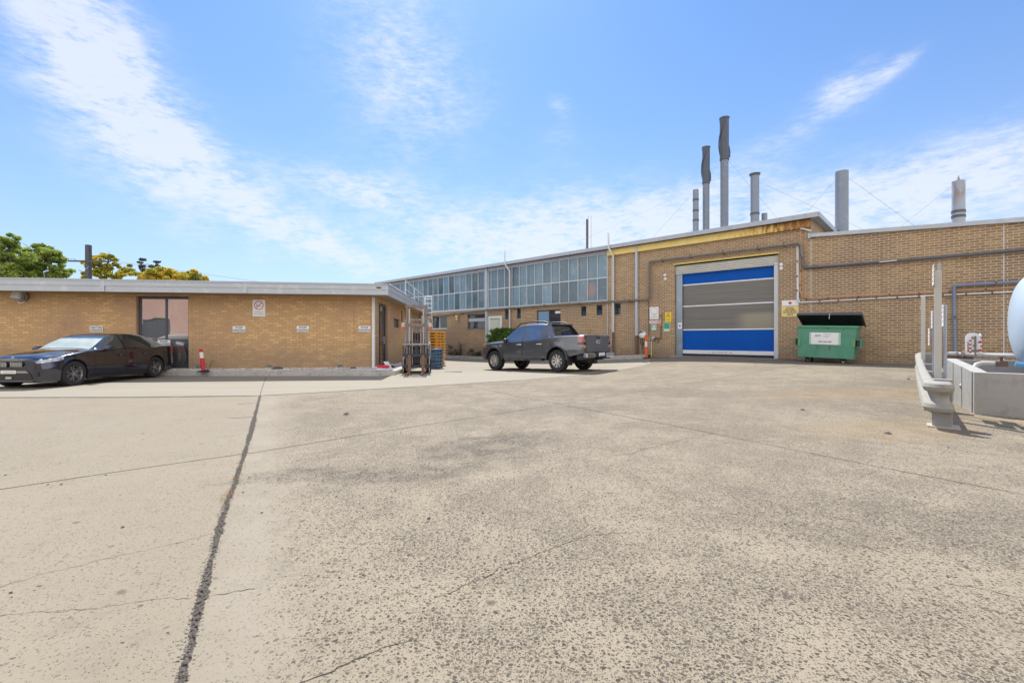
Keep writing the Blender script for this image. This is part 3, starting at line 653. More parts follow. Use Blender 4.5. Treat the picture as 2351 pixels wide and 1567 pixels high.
# garden bed with kerb round the office building
KB = [(-24, 16.0), (-13, 15.78), (-11.9, 15.75), (-8, 15.58), (-4.55, 15.4), (-4.05, 15.75), (-4.0, 17.2)]
KB.append(tuple(FL.w(.98, 3.2)[:2])); KB.append(tuple(FL.w(.98, 14)[:2]))
def kerb_strip(pts, w, h, name, m, z_of=None, inner=1):
    mb = MB(); P = [Vector(p) for p in pts]; Q = []
    for a, b in zip(P, P[1:]):
        n = max(1, int((b - a).length / .6)); Q += [a.lerp(b, i / n) for i in range(n)]
    Q.append(P[-1]); n = len(Q); vs = []
    for i, p in enumerate(Q):
        d = (Q[min(n - 1, i + 1)] - Q[max(0, i - 1)]).normalized(); q = Vector((-d.y, d.x)) * inner
        z = (z_of or g)(p.x, p.y); a = p; b = p + q * .02; c = p + q * w
        vs += [(a.x, a.y, z - .12), (a.x, a.y, z + h - .02), (b.x, b.y, z + h), (c.x, c.y, z + h), (c.x, c.y, z - .12)]
    fs = [(i * 5 + k, (i + 1) * 5 + k, (i + 1) * 5 + k + 1, i * 5 + k + 1) for i in range(n - 1) for k in range(4)]
    fs += [(0, 1, 2, 3, 4), tuple((n - 1) * 5 + k for k in (4, 3, 2, 1, 0))]
    mb.add(vs, fs); return tag(mb.build(name, m), kind='structure')
kerb_strip(KB, .15, .165, 'kerb', M_conc)
mb = MB(); inner = [Vector(p) for p in KB]; wl = [FL.w(-19, 0), FL.w(-8.2, 0), FL.w(-7, 0), FL.w(-3.2, 0), FL.w(0, 0), FL.w(0, 0), FL.w(0, .8), FL.w(0, 3.2), FL.w(0, 14)]
vs = []; nn = 12; rnd = random.Random(3)
for a, b in zip(resample(KB, 130), resample([(p.x, p.y) for p in wl], 130)):
    a2 = a.lerp(b, .12)
    for j in range(nn + 1):
        p = a2.lerp(b, j / nn); vs.append((p.x, p.y, g(a.x, a.y) + .155 + .045 * min(1, j / 4) + rnd.uniform(0, .012)))
mb.add(vs, [(i * (nn + 1) + j, (i + 1) * (nn + 1) + j, (i + 1) * (nn + 1) + j + 1, i * (nn + 1) + j + 1) for i in range(129) for j in range(nn)])
tag(mb.build('garden_bed', mat('soil_under_pebbles', (.40, .38, .36), .95, 0, .3, 20, .5), fix=False), kind='structure')
mb = MB()
for i in range(9000):
    t = rnd.uniform(0, 128); k = int(t); a, b = vs[k * (nn + 1)], vs[k * (nn + 1) + nn]; c, d = vs[(k + 1) * (nn + 1)], vs[(k + 1) * (nn + 1) + nn]
    f = t - k; s_ = rnd.random() ** 1.3; x = (a[0] * (1 - f) + c[0] * f) * (1 - s_) + (b[0] * (1 - f) + d[0] * f) * s_; y = (a[1] * (1 - f) + c[1] * f) * (1 - s_) + (b[1] * (1 - f) + d[1] * f) * s_
    if x < -13: continue
    pebble(mb, (x, y, a[2] * (1 - s_) + b[2] * s_ + .012), rnd.uniform(.015, .035), rnd)
tag(mb.build('white_pebbles', mat('white_pebble', (.72, .71, .70), .8, 0, .25, 30), fix=False), kind='stuff')
# ------------------------------------------------------------------ factory building (right, long wall)
FB_ = thing('factory_building', 'tall brown brick factory with a glazed upper band and a blue roller door', 'building', (FM.o.x, FM.o.y, 0), FM.a)
ROOF = 6.03
xL = FM.px(872, 646)[0]; xR = FM.px(1862, 500)[0]
gx0 = FM.px(900, 660)[0]; gx1 = FM.px(1395.2, 600)[0]; gz0, gz1 = 3.27, 5.80
D0, D1, DZ0, DZ1 = FM.px(1549, 700)[0], FM.px(1787, 700)[0], .45, 4.74
lou = [FM.rect(*r) for r in ((1159.5, 709, 1167.5, 733), (1187, 706, 1195.5, 731.5), (1334, 702.5, 1346, 725), (1369.5, 699.5, 1383, 723.5), (1411, 696, 1425, 723))]
lou = [(a, b, z0, min(3.16, z1)) for a, b, z0, z1 in lou]
W1 = FM.rect(990, 724.5, 1026, 755); W2 = FM.rect(1073, 721, 1113, 755); W3 = FM.rect(1232, 711, 1287, 752)
DO = list(FM.rect(1122, 727, 1152, 800)); DO[2] = -.12
ops = [(gx0, gx1, gz0, gz1), (D0, D1, DZ0 - 1, DZ1)] + lou + [W1, W2, W3, tuple(DO)]
gr = [(a, b, max(c, -.99), d) for a, b, c, d in ops]
wall_mesh(xL, xR, -1.0, ROOF - .02, gr).build('wall', brick_brown, FB_)
# other walls of the hall and its roof
D = 30
MB().box((xR - .24, .24, -1), (xR, D, ROOF - .02)).box((xL, .24, -1), (xL + .24, D, ROOF - .02)).box((xL + .24, D - .24, -1), (xR - .24, D, ROOF - .02)).build('wall', brick_brown, FB_)
rf = MB().box((xL - .3, -.30, ROOF), (xR + .28, D + .3, ROOF + .06)).build('roof', M_roof, FB_)
mb = MB().box((xL - .32, -.36, ROOF - .10), (xR + .3, -.302, ROOF + .085)).box((xR + .282, -.302, ROOF - .10), (xR + .33, D + .3, ROOF + .085)); mb.build('fascia', M_cap, rf)
mb = MB().box((xL - .3, -.30, ROOF - .04), (xR + .28, -.01, ROOF - .001)); mb.build('soffit', M_pipegrey, rf)
# cream beam under the eaves with rust breaking through towards its right end
def beam_mat():
    m, N = newmat('cream_beam_rusting'); P = N.n('ShaderNodeTexCoord').outputs['Object']; s = N.n('ShaderNodeSeparateXYZ', {0: P}).outputs
    t = N.ss(s[0], xR - 4.2, xR + .3); n = N.noise(P, 2.2, 6, .7); nf = N.noise(N.n('ShaderNodeMapping', {'Vector': P, 'Scale': (3, 3, .6)}).outputs[0], 3, 6, .7)
    r = N.ss(N.m('ADD', N.m('MULTIPLY', t, .36), N.m('MULTIPLY', nf, .75)), .57, .70)
    c = N.mix(n, (.78, .58, .16), (.88, .74, .34)); c = N.mix(N.m('MULTIPLY', N.ss(N.m('ADD', nf, N.m('MULTIPLY', t, .25)), .55, .7), .6), c, (.68, .38, .08)); c = N.mix(N.m('MULTIPLY', r, .9), c, N.mix(nf, (.42, .16, .03), (.15, .06, .03)))
    finish(m, N, pbsdf(N, c, .7)); return m
mb = MB(); bz = .30; bx0 = FM.px(1396, 600)[0]
mb.box((bx0, -.10, ROOF - .10 - bz), (xR, -.003, ROOF - .102)); mb.box((bx0, -.15, ROOF - .12 - bz), (xR, -.004, ROOF - .10 - bz - .001)); mb.build('eaves_beam', beam_mat(), FB_)
MB().box((xL, -.06, 5.805), (bx0 - .01, -.003, ROOF - .102)).build('flashing', M_cap, FB_)
# glazing band
gp = FM.px(1119, 650)[0]; pit = .6355; nsp = int((gx1 - gx0) / pit)
mull = [gx1 - pit * i for i in range(1, nsp + 1)]
for a, b, nm in ((gp + .07, gx1, 'glazing_window'), (gx0, gp - .07, 'glazing_window')):
    zmid = 4.50
    gl = MB(); xs = [a] + sorted(x for x in mull if a < x < b) + [b]; rg = random.Random(2)
    for x0_, x1_ in zip(xs, xs[1:]):
        for z0_, z1_ in ((gz0 + .05, zmid - .03), (zmid + .03, gz1 - .05)):
            t = rg.uniform(-.006, .006); y = .05
            gl.add([(x0_, y + t, z0_), (x1_, y - t, z0_), (x1_, y - t * .5, z1_), (x0_, y + t * .5, z1_)], [(0, 1, 2, 3)])
    w = gl.build(nm, G_high, FB_, fix=False)
    mb = MB()
    for x in xs[1:-1]: mb.box((x - .022, .0, gz0 + .05), (x + .022, .06, gz1 - .05))
    mb.box((a, .002, zmid - .035), (b, .058, zmid + .035)); mb.box((a, -.01, gz0), (b, .07, gz0 + .05)); mb.box((a, -.01, gz1 - .05), (b, .07, gz1))
    mb.box((a, -.012, gz0 + .05), (a + .05, .07, gz1 - .05)); mb.box((b - .05, -.012, gz0 + .05), (b, .07, gz1 - .05)); mb.build('frame', M_frame_lt, w)
MB().box((gx0, .12, gz0), (gx1, .14, gz1)).build('glazing_backing', mat('dim_interior', (.09, .10, .10), .9, 0, .5, .6, stain=(.25, .25, .22), sa=.5), FB_)
MB().box((gx0, -.035, gz0 - .07), (gx1, .02, gz0 - .002)).build('sill', M_frame_lt, FB_)
mb = MB(); mb.box((gp - .07, -.14, -.3), (gp + .07, -.005, ROOF - .11)); mb.build('column', mat('pale_blue_column', (.46, .52, .62), .5, 0, .1), FB_)
for a, b, z0, z1 in lou:
    fr = MB(); fr.box((a, .03, z0), (a + .03, .08, z1)).box((b - .03, .03, z0), (b, .08, z1)).box((a + .03, .03, z0), (b - .03, .08, z0 + .03)).box((a + .03, .03, z1 - .03), (b - .03, .08, z1))
    sl = MB(); n_ = 6
    for i in range(n_):
        z = z0 + .04 + (z1 - z0 - .08) * i / n_; h = (z1 - z0 - .08) / n_
        sl.add([(a + .03, .035, z), (b - .03, .035, z), (b - .03, .075, z + h * 1.0), (a + .03, .075, z + h * 1.0)], [(0, 1, 2, 3)])
    w = sl.build('louvre_window', G_dark, FB_, fix=False); fr.build('frame', M_frame, w)
    MB().box((a, .14, z0), (b, .16, z1)).build('backing', M_dark, w)
w = window(FB_, *W1, .08, .06, .06, mull=((W1[0] + W1[1]) / 2,), fm=M_frame_wh, gm=G_dark)
w = window(FB_, *W2, .08, .06, .06, mull=((W2[0] + W2[1]) / 2,), trans=(W2[3] - .28,), fm=M_frame, gm=G_dark)
MB().box((W2[0] + .07, .06, W2[3] - .5), (W2[1] - .07, .08, W2[3] - .28)).build('blind', mat('pale_blind', (.45, .46, .5), .8), w)
MB().box((W2[0] - .1, -.03, W2[2] - .08), (W2[1] + .05, .1, W2[2] - .002)).build('sill', brick_brown, w)
w = window(FB_, *W3, .08, .06, .06, mull=((W3[0] + W3[1]) / 2,), fm=mat('brown_frame', (.12, .08, .07), .5), gm=G_dark)
MB().box((W3[0] + .07, .095, W3[2] + .07), ((W3[0] + W3[1]) / 2 - .04, .105, W3[3] - .07)).build('blue_pane', G_blue, w)
n0, n1, n2, n3 = FM.rect(1273, 713.5, 1285, 719); MB().box((n0, .07, n2), (n1, .079, n3)).build('paper_notice', M_white, w)
# small white door beside the bush
mb = MB(); mb.box((DO[0] - .02, -.02, -.1), (DO[0] + .14, .12, DO[3] - .10)); mb.box((DO[1] - .14, -.02, -.1), (DO[1] + .02, .12, DO[3] - .10)); mb.box((DO[0] - .02, -.02, DO[3] - .10), (DO[1] + .02, .12, DO[3] + .05)); mb.build('door_frame', M_frame_wh, FB_)
dd = MB().box((DO[0] + .14, .06, -.1), (DO[1] - .14, .10, DO[3] - .1)).build('door', mat('cream_door', (.55, .60, .52), .5), FB_)
MB().box((DO[0] + .2, .03, .9), (DO[0] + .24, .06, 1.02)).build('handle', M_galv, dd)

# roller door
rd = thing('roller_door', None, None, (0, 0, 0)); rd.parent = FB_; rd['label'] = 'blue and grey striped high-speed roller door'
d0, d1 = FM.px(1568.5, 700, .2)[0], FM.px(1778.5, 700, .2)[0]
M_blue = mat('blue_curtain', (.002, .085, .42), .6, 0, .14, .9, spec=.15); M_wstripe = mat('white_stripe', (.72, .73, .76), .4)
def pvc():
    m, N = newmat('grey_clear_curtain'); P = N.n('ShaderNodeTexCoord').outputs['Object']
    mp = N.n('ShaderNodeMapping', {'Vector': P, 'Scale': (.12, 1, 3.0)}).outputs[0]; n = N.noise(mp, 3.2, 5, .6)
    s = N.n('ShaderNodeSeparateXYZ', {0: P}).outputs
    c = N.mix(n, (.10, .095, .09), (.20, .19, .175))
    lo = N.m('MULTIPLY', N.ss(s[0], d0 + 2.2, d0 + 2.9), N.m('MULTIPLY', N.ss(s[2], 1.5, 1.9), N.m('SUBTRACT', 1.0, N.ss(s[2], 2.25, 2.45))))
    c = N.mix(N.m('MULTIPLY', lo, .45), c, (.42, .38, .26))
    nrm = N.n('ShaderNodeBump', {'Height': n, 'Strength': .35, 'Distance': .03}).outputs[0]
    finish(m, N, pbsdf(N, c, .28, normal=nrm, spec=.5)); return m
M_pvc = pvc()
def band(z0, z1, m, nm, y=.20, th=.012):
    mb = MB(); n = 26; vs = []
    for i in range(n + 1):
        for z in (z0, z1):
            x = d0 + (d1 - d0) * i / n; vs.append((x, y + .004 * math.sin(i * .9 + z), z))
    mb.add(vs, [(2 * i, 2 * i + 2, 2 * i + 3, 2 * i + 1) for i in range(n)], True); return mb.build(nm, m, rd, fix=False)
band(3.80, 4.45, M_blue, 'curtain_panel'); band(2.80, 3.74, M_pvc, 'curtain_panel'); band(1.70, 2.74, M_pvc, 'curtain_panel'); band(.73, 1.64, M_blue, 'curtain_panel')
for z in (3.74, 2.74, 1.64): MB().box((d0, .17, z), (d1, .21, z + .06), ch=.006).build('stripe_bar', M_wstripe, rd)
bb = MB().box((d0, .14, .56), (d1, .22, .73), ch=.01).build('bottom_bar', M_wstripe, rd)
MB().box((d0 + .02, .15, .47), (d1 - .02, .21, .56)).build('rubber_seal', M_black, rd)
mb = MB(); xm = FM.px(1655, 808, .14)[0]; mb.box((xm - .55, .133, .62), (xm + .55, .139, .67)); mb.build('maker_label', mat('label_white', (.75, .74, .80), .4), bb)
mb = MB()
for k, (x, w_) in enumerate([(-.5, .02), (-.36, .06), (-.28, .02), (-.2, .03), (-.14, .03), (-.06, .04), (0, .03), (.05, .03), (.12, .02), (.17, .02), (.22, .04), (.38, .07), (.5, .01)]): mb.box((xm + x, .129, .632), (xm + x + w_, .132, .660))
mb.build('lettering', mat('label_dark_red', (.15, .03, .06), .5), bb)
# jambs, lintel shutter, threshold
MB().box((D0 + .01, .10, DZ0), (d0 - .005, .24, 4.42), ch=.01).build('side_guide', mat('steel_guide', (.26, .31, .37), .35, .5, .2, .8, stain=(.45, .5, .55), sa=.6), rd)
MB().box((d1 + .005, .06, DZ0), (D1 - .01, .24, 4.42), ch=.01).build('side_guide', mat('pale_guide', (.50, .52, .55), .4, .3, .12), rd)
mb = MB(); zt = DZ1 - .03; z = 4.28; ns = 5; hh = (zt - z) / ns; prof = []
for i in range(ns):
    prof += [(z + i * hh, .14), (z + i * hh + hh * .22, .04), (z + i * hh + hh * .4, .03), (z + (i + 1) * hh - .002, .14)]
vs = [(x, y, zz) for zz, y in prof for x in (D0 + .01, D1 - .01)]
mb.add(vs, [(2 * i, 2 * i + 1, 2 * i + 3, 2 * i + 2) for i in range(len(prof) - 1)]); mb.build('steel_shutter', mat('steel_shutter', (.78, .78, .74), .5, .1, .10, 1), rd)
MB().box((D0 - .04, -.05, DZ1), (D1 + .06, .22, DZ1 + .07)).build('lintel', mat('yellow_lintel', (.68, .52, .16), .6, 0, .15, 3, stain=(.3, .2, .1), sa=.4), FB_)
MB().box((D0 + .02, .24, DZ0), (D1 - .02, .26, DZ1)).build('backing', M_dark, rd)
MB().box((D0 - .05, -.30, .2), (D1 + .05, .24, DZ0)).build('threshold', mat('threshold_concrete', (.33, .32, .31), .9, 0, .2, 3), FB_)
# square downpipes and vent pipes that belong to the wall
x = FM.px(1463.5, 700)[0]; zs_ = FM.px(1463, 770)[1]
MB().box((x - .06, -.13, zs_), (x + .06, -.005, ROOF - .1)).build('downpipe', mat('pale_blue_downpipe', (.45, .50, .58), .45, 0, .08, 2), FB_)
MB().box((x - .065, -.135, .3), (x + .065, -.005, zs_ - .002)).build('downpipe', M_rusty, FB_)
x = FM.px(1410.5, 700)[0]; zs_ = FM.px(1410, 762)[1]; ztp = FM.px(1405, 538)[1]
MB().tube([(x, -.12, zs_), (x, -.12, 5.55), (x - .08, -.42, 5.95), (x - .10, -.42, ztp)], .048, 10).build('vent_pipe', M_downpipe, FB_)
MB().cyl((x, -.12, .3), (x, -.12, zs_ - .001), .055).build('vent_pipe', M_rusty, FB_)
x = FM.px(1173, 700)[0]; ztp = FM.px(1168, 577)[1]
MB().tube([(x, -.12, .1), (x, -.12, 5.55), (x - .12, -.42, 5.95), (x - .12, -.42, ztp)], .045, 10).build('vent_pipe', M_downpipe, FB_)
for px0, dx in ((1395.5, 0), (1405, 0)):
    x = FM.px(px0, 700)[0]; MB().cyl((x, -.05, .9), (x, -.05, 5.5 if px0 > 1400 else 3.1), .018, n=8).build('conduit', M_downpipe, FB_)
for px0 in (1862, ):
    x = FM.px(px0, 650)[0]; MB().box((x - .012, -.012, .38), (x + .012, -.001, 5.2)).build('joint_cover', mat('joint_sealant', (.58, .58, .58), .6), FB_)

# ------------------------------------------------------------------ lower brick annex on the right
AX = thing('brick_annex', 'lower brown brick annex wall with a grey metal roof edge behind the tank', 'building', (FM.o.x, FM.o.y, 0), FM.a)
aL, aR = xR + .003, 12.0
z_a = lambda x: 5.22 - (x - aL) * .066
wall_mesh(aL, aR, -1.0, z_a, []).build('wall', brick_brown, AX)
MB().box((aR - .24, .24, -1), (aR, 20, 4.0)).box((aL, 19.8, -1), (aR - .24, 20, 4.0)).build('wall', brick_brown, AX)
mb = MB(); slab(mb, aL, aR + .2, z_a(aL) + .0, z_a(aL) + .14, z_a(aR + .2), z_a(aR + .2) + .14, -.12, .0); mb.box((aL - .08, -.14, z_a(aL) - .04), (aL - .002, -.01, z_a(aL) + .16)); mb.build('fascia', M_fascia, AX)
mb = MB(); slab(mb, aL, aR + .2, z_a(aL) + .01, z_a(aL) + .06, z_a(aR), z_a(aR) + .05, .002, 20); mb.build('roof', M_roof, AX)
x = FM.px(2304.5, 600)[0]; MB().box((x - .014, -.012, .3), (x + .014, -.001, z_a(x) - .01)).build('joint_cover', mat('joint_sealant', (.58, .58, .58), .6), AX)
# the white-washed side fascia of the hall, seen above the annex roof
# ------------------------------------------------------------------ wall pipes (things of their own)
def wallpipe(name, label, pts, r, m, off, cat='pipe', clips=None, n=10, zc=None):
    t = thing(name, label, cat, (FM.o.x, FM.o.y, 0), FM.a); P = []
    for p in pts:
        x, z = FM.px(p[0], p[1], off); P.append((x, off, z))
    MB().tube(P, r, n).build('tube', m, t)
    if clips:
        for px, py in clips:
            x, z = FM.px(px, py, off); MB().box((x - .02, off - r - .006, z - r - .012), (x + .02, -.002, z + r + .012)).build('clip', M_rusty, t)
    return t
wallpipe('wall_pipe', 'thick dark grey pipe running over the roller door, down and along under the glazing',
   [(1842, 590), (1840, 563), (1834, 558), (1494, 600), (1490, 604), (1490, 682), (1486, 687), (1300, 697.5), (1119, 711), (975, 728)], .056, M_pipegrey, -.17,
   clips=[(1800, 562.2), (1740, 569.6), (1660, 579.5), (1585, 588.8), (1520, 596.8), (1445, 689.5), (1330, 695.8), (1250, 701), (1180, 706.5), (1060, 718.5)])
wallpipe('wall_pipe', 'thick dark grey pipe crossing the annex wall high above the dumpster',
   [(1842, 590), (1843, 606), (1849, 614.5), (2100, 595), (2351, 572.5), (2600, 550)], .052, mat('dark_pipe', (.12, .13, .15), .45, 0, .2), -.12,
   clips=[(1875, 612), (1978, 604.5), (2092, 595.5), (2222, 584)])
cl = [(1882, 691.5), (1925, 688.6), (1968, 685.9), (2012, 683.6), (2060, 681.8), (2110, 679.5), (2165, 677), (2218, 674.3), (2278, 671.5)]
wallpipe('conduit', 'white conduit dropping beside the roller door then running right above the dumpster', [(1830, 565), (1830.5, 688), (1834, 693.5), (1841, 694.2), (2105, 680), (2330, 669.5), (2500, 660)], .028, M_downpipe, -.06, clips=[(1830.5, 600), (1830.5, 634), (1830.5, 667)] + cl)
t = wallpipe('conduit', 'short white conduit alongside the longer one, left of the copper pipes', [(1832.8, 566), (1832.8, 684), (1836, 690.5)], .018, M_downpipe, -.06)
for k, dx in ((0, 0), (1, 2.3)):
    wallpipe('copper_pipe', ['outer', 'inner'][k] + ' copper pipe of the pair curving away from the white conduit', [(1836.5 + dx, 524), (1837 + dx, 560), (1835.6 + dx, 668), (1841 + dx, 679 - dx), (1852 + dx, 686 - dx), (1872, 688.0 - dx), (1901, 683 - dx * .6), (2110, 673 - dx * .6), (2340, 660 - dx * .6)], .014, M_copper, -.05,
       clips=[(1838, 585), (1838, 621), (1837, 655), (1851, 686)] + ([(1901, 682.5), (1971, 679.6), (2042, 676), (2111, 672.4), (2181, 668.7), (2263, 664)] if k else []))
wallpipe('wall_pipe', 'slate blue pipe rising from the bund and turning right towards the tank', [(2193, 812), (2191, 728), (2190.5, 660), (2193, 655.5), (2270, 650.5), (2345, 646), (2450, 640)], .048, M_bluepipe, -.14, clips=[(2192, 728), (2287, 650)])
wallpipe('security_light_arm', 'white lamp arm reaching to the roof corner above the door', [(1837, 524), (1848, 526), (1862, 530)], .03, M_downpipe, -.12, cat='bracket')
mb = MB(); a, za = FM.px(2019, 601.5, -.2); b, zb = FM.px(2059, 597.5, -.2); mb.tube([(a, -.2, za), (b, -.2, zb)], .018); tag(mb.build('white_tube', M_white, None, (FM.o.x, FM.o.y, 0), (0, 0, FM.a)), 'short white tube strapped under the dark pipe over the annex wall', 'tube')

# kerb and planting strip along the factory wall
k0, k1 = FM.px(1000, 760)[0], FM.px(1497, 760)[0]
kz = lambda x, y: g(x, y)
kerb_strip([tuple(FM.w(k0 + (k1 - k0) * i / 30, -.62)[:2]) for i in range(31)], .14, .20, 'kerb', M_conc)
mb = MB(); vs = []
for i in range(41):
    x = k0 + (k1 - k0) * i / 40
    for yy in (-.50, -.002):
        p = FM.w(x, yy); vs.append((p.x, p.y, g(p.x, p.y) + .15))
mb.add(vs, [(2 * i, 2 * i + 2, 2 * i + 3, 2 * i + 1) for i in range(40)]); tag(mb.build('garden_bed', mat('soil', (.12, .10, .08), .95, 0, .4, 10)), kind='structure')

# red brick building behind the camera (seen only mirrored in glass and paint)
RB = thing('red_brick_building', 'red brick building across the yard, mirrored in the office window', 'building', (-8, -16, 0), 0)
wall_mesh(-30, 22, -.3, 6.5, [(-24 + i * 6, -21.5 + i * 6, 1.2, 3.2) for i in range(7)], T=lambda u, w, z: (u, -w, z)).build('wall', brick_red, RB)
MB().box((-30, -12, 6.5), (22, .3, 6.8)).build('roof', M_cap, RB)
for i in range(7): window(RB, -24 + i * 6, -21.5 + i * 6, 1.2, 3.2, .08, .08, .05, mull=(-22.75 + i * 6,), T=lambda u, w, z: (u, -w, z), gm=G_dark)
# ------------------------------------------------------------------ exhaust stacks on the roofs
M_stack = mat('galvanised_stack', (0.20, 0.23, 0.285), .5, .25, .16, 1.5, stain=(.28, .31, .37), sa=.5)
M_sleeve = mat('dark_duct', (0.085, 0.10, 0.13), .45, .2, .15)
M_band = mat('stack_band', (0.10, 0.10, 0.11), .6, .3)
def stack(label, pxc, wpx, top, base, ly, m=None, corr=False, cowl=None, bands=(), rim=False, guys=(), cone=False, skirt=False, zb=ROOF):
    x, zt = FM.px(pxc, top, ly); x2, _ = FM.px(pxc + wpx, top, ly); r = abs(x2 - x) * .5 * .79   # radius from the silhouette width
    r = wpx * .5 * ((FM.o.dot(FM.y) + ly) / Vector(((pxc - PW / 2) / FPX, 1)).dot(FM.y)) / FPX
    p = FM.w(x, ly, zb); t = thing('exhaust_stack', label, 'exhaust stack', p, FM.a, 'metal exhaust stacks on the factory roof'); H = zt - zb; zc = (FM.px(pxc, cowl, ly)[1] - zb) if cowl else H
    prof = []
    if corr:
        n = int(zc / .13)
        for i in range(n): z = zc * i / n; prof += [(r * .90, z), (r * .90, z + zc / n * .45), (r * .985, z + zc / n * .6), (r * .985, z + zc / n * .85)]
        prof.append((r * .9, zc))
    else: prof = [(r, 0), (r, zc)]
    if not cowl: prof += [(r * .9, zc), (r * .9, zc - .4)]
    if skirt: prof = [(r * 1.9, -.1), (r * 1.05, .75)] + [(r, .76)] + prof[1:]
    MB().lathe(prof, 22).build('pipe', m or M_stack, t)
    if cowl:
        pr = []; hh = H - zc; n = int(hh / .14)
        for i in range(n + 1): z = zc + hh * i / n; pr += [(r * 1.0, z - .03), (r * 1.07, z)]
        mb = MB(); mb.lathe(pr + [(r * .9, H), (r * .9, H - .4)], 22); mb.lathe([(r * 1.05, H - .02), (r * 1.22, H + .02), (r * 1.22, H + .05), (r * .95, H + .05)], 22); mb.build('sleeve', M_sleeve, t)
        mb = MB()
        for ph in (0, 2.4): mb.tube([(r * 1.22 * math.cos(ph + 2.9 * k / 24), r * 1.22 * math.sin(ph + 2.9 * k / 24), zc + hh * k / 24) for k in range(25)], .035, 6)
        mb.build('spiral_strake', M_sleeve, t)
    if rim: MB().lathe([(r, H - .10), (r * 1.28, H - .02), (r * 1.28, H + .03), (r * .95, H + .0)], 22).build('rim', M_band, t)
    for b in bands:
        z = FM.px(pxc, b, ly)[1] - zb; MB().lathe([(r * .99, z - .05), (r * 1.09, z - .05), (r * 1.09, z + .05), (r * .99, z + .05)], 22).build('band', M_band, t)
    if cone: MB().cyl((0, 0, H + .0), (0, 0, H + .22), r * .35, .01, 16).build('cone_cap', m or M_stack, t)
    for z0f, dx, dy, dz in guys:
        z = FM.px(pxc, z0f, ly)[1] - zb; MB().cyl((math.copysign(r, dx), 0, z), (dx, dy, dz), .005, n=4, caps=False).build('guy_wire', M_pipegrey, t)
    return t
stack('tallest corrugated grey stack with a dark strake-wrapped top', 1663, 18.5, 273, 527, 6.0, corr=True, cowl=364, bands=(366,), guys=((372, -4.5, -2, .1), (372, 3.5, 1.5, .1)))
stack('second tallest corrugated grey stack with a dark strake-wrapped top', 1621, 15.5, 340, 530, 5.5, corr=True, cowl=418, bands=(420,), guys=((424, -8.6, -4.9, .05),))
stack('slim plain stack with three clamp bands, leftmost of the group over the door', 1597.3, 12.5, 436, 534, 5.0, bands=(459, 484, 506))
stack('medium smooth stack with a flared dark rim right of the tallest stack', 1733, 18, 400, 516, 5.5, rim=True, bands=(491,), guys=((492, -2.4, -2.5, .1), (420, 5, 1, .1)))
stack('short stub stack peeping over the roof edge beside the flared-rim stack', 1755, 12, 490, 512, 6.0, bands=(508,))
stack('wide smooth grey stack with a cone-shaped foot at the roof step', 1932.5, 26, 394, 530, 4.0, bands=(), skirt=True, guys=((412, -3.5, 1, .2), (412, 3.2, 1.0, .2)), zb=5.0).children
def rusty_stack():
    m, N = newmat('pale_stack_rust_streaks'); P = N.n('ShaderNodeTexCoord').outputs['Object']; s = N.n('ShaderNodeSeparateXYZ', {0: P}).outputs
    n = N.noise(N.n('ShaderNodeMapping', {'Vector': P, 'Scale': (3, 3, .5)}).outputs[0], 2.2, 4, .6)
    t = N.m('MULTIPLY', N.ss(s[2], 1.4, 2.1), N.ss(n, .47, .6)); c = N.mix(N.m('MULTIPLY', t, .6), (.30, .33, .38), (.24, .11, .05))
    finish(m, N, pbsdf(N, c, .5, .1)); return m
stack('pale stack with rust streaks, wire bands and a pointed cap above the annex', 2200.5, 23, 416, 513, 3.5, m=rusty_stack(), rim=False, bands=(486, 497), cone=True, guys=((425, -3.0, 1, .1),), zb=4.85)
t = stack('thin twin polished flue above the left part of the glazing', 1354, 7.5, 496, 572, 2.5, m=mat('polished_flue', (.62, .64, .68), .25, .8))
MB().cyl((-.20, 0, 0), (-.20, 0, 2.55), .06).build('side_pipe', M_band, t)

# ------------------------------------------------------------------ signs and lights on the walls
T_navy = mat('sign_ink_navy', (.05, .06, .12), .5); T_dark = mat('sign_ink_dark', (.04, .04, .04), .5); T_red = mat('sign_ink_red', (.60, .03, .035), .5); T_fade = mat('sign_ink_faded_red', (.62, .42, .40), .5)
M_sign = mat('sign_white', (.80, .81, .83), .4, 0, .03); M_signy = mat('sign_yellow', (.85, .60, .03), .4, 0, .05); M_signg = mat('sign_green', (.03, .33, .20), .4, 0, .05)
M_cream = mat('sign_cream', (.80, .62, .27), .5, 0, .04); T_green = mat('sign_ink_green', (.12, .42, .30), .5)
def sign(fr, label, r, m=None, off=-.012, name='wall_sign', cat='sign', group=None):
    a, b, z0, z1 = fr.rect(*r, off); w, h = b - a, z1 - z0; p = fr.w((a + b) / 2, off, (z0 + z1) / 2)
    t = thing(name, label, cat, p, fr.a, group); MB().box((-w / 2, -.004, -h / 2), (w / 2, .004, h / 2), ch=.002).build('panel', m or M_sign, t)
    return t, w, h
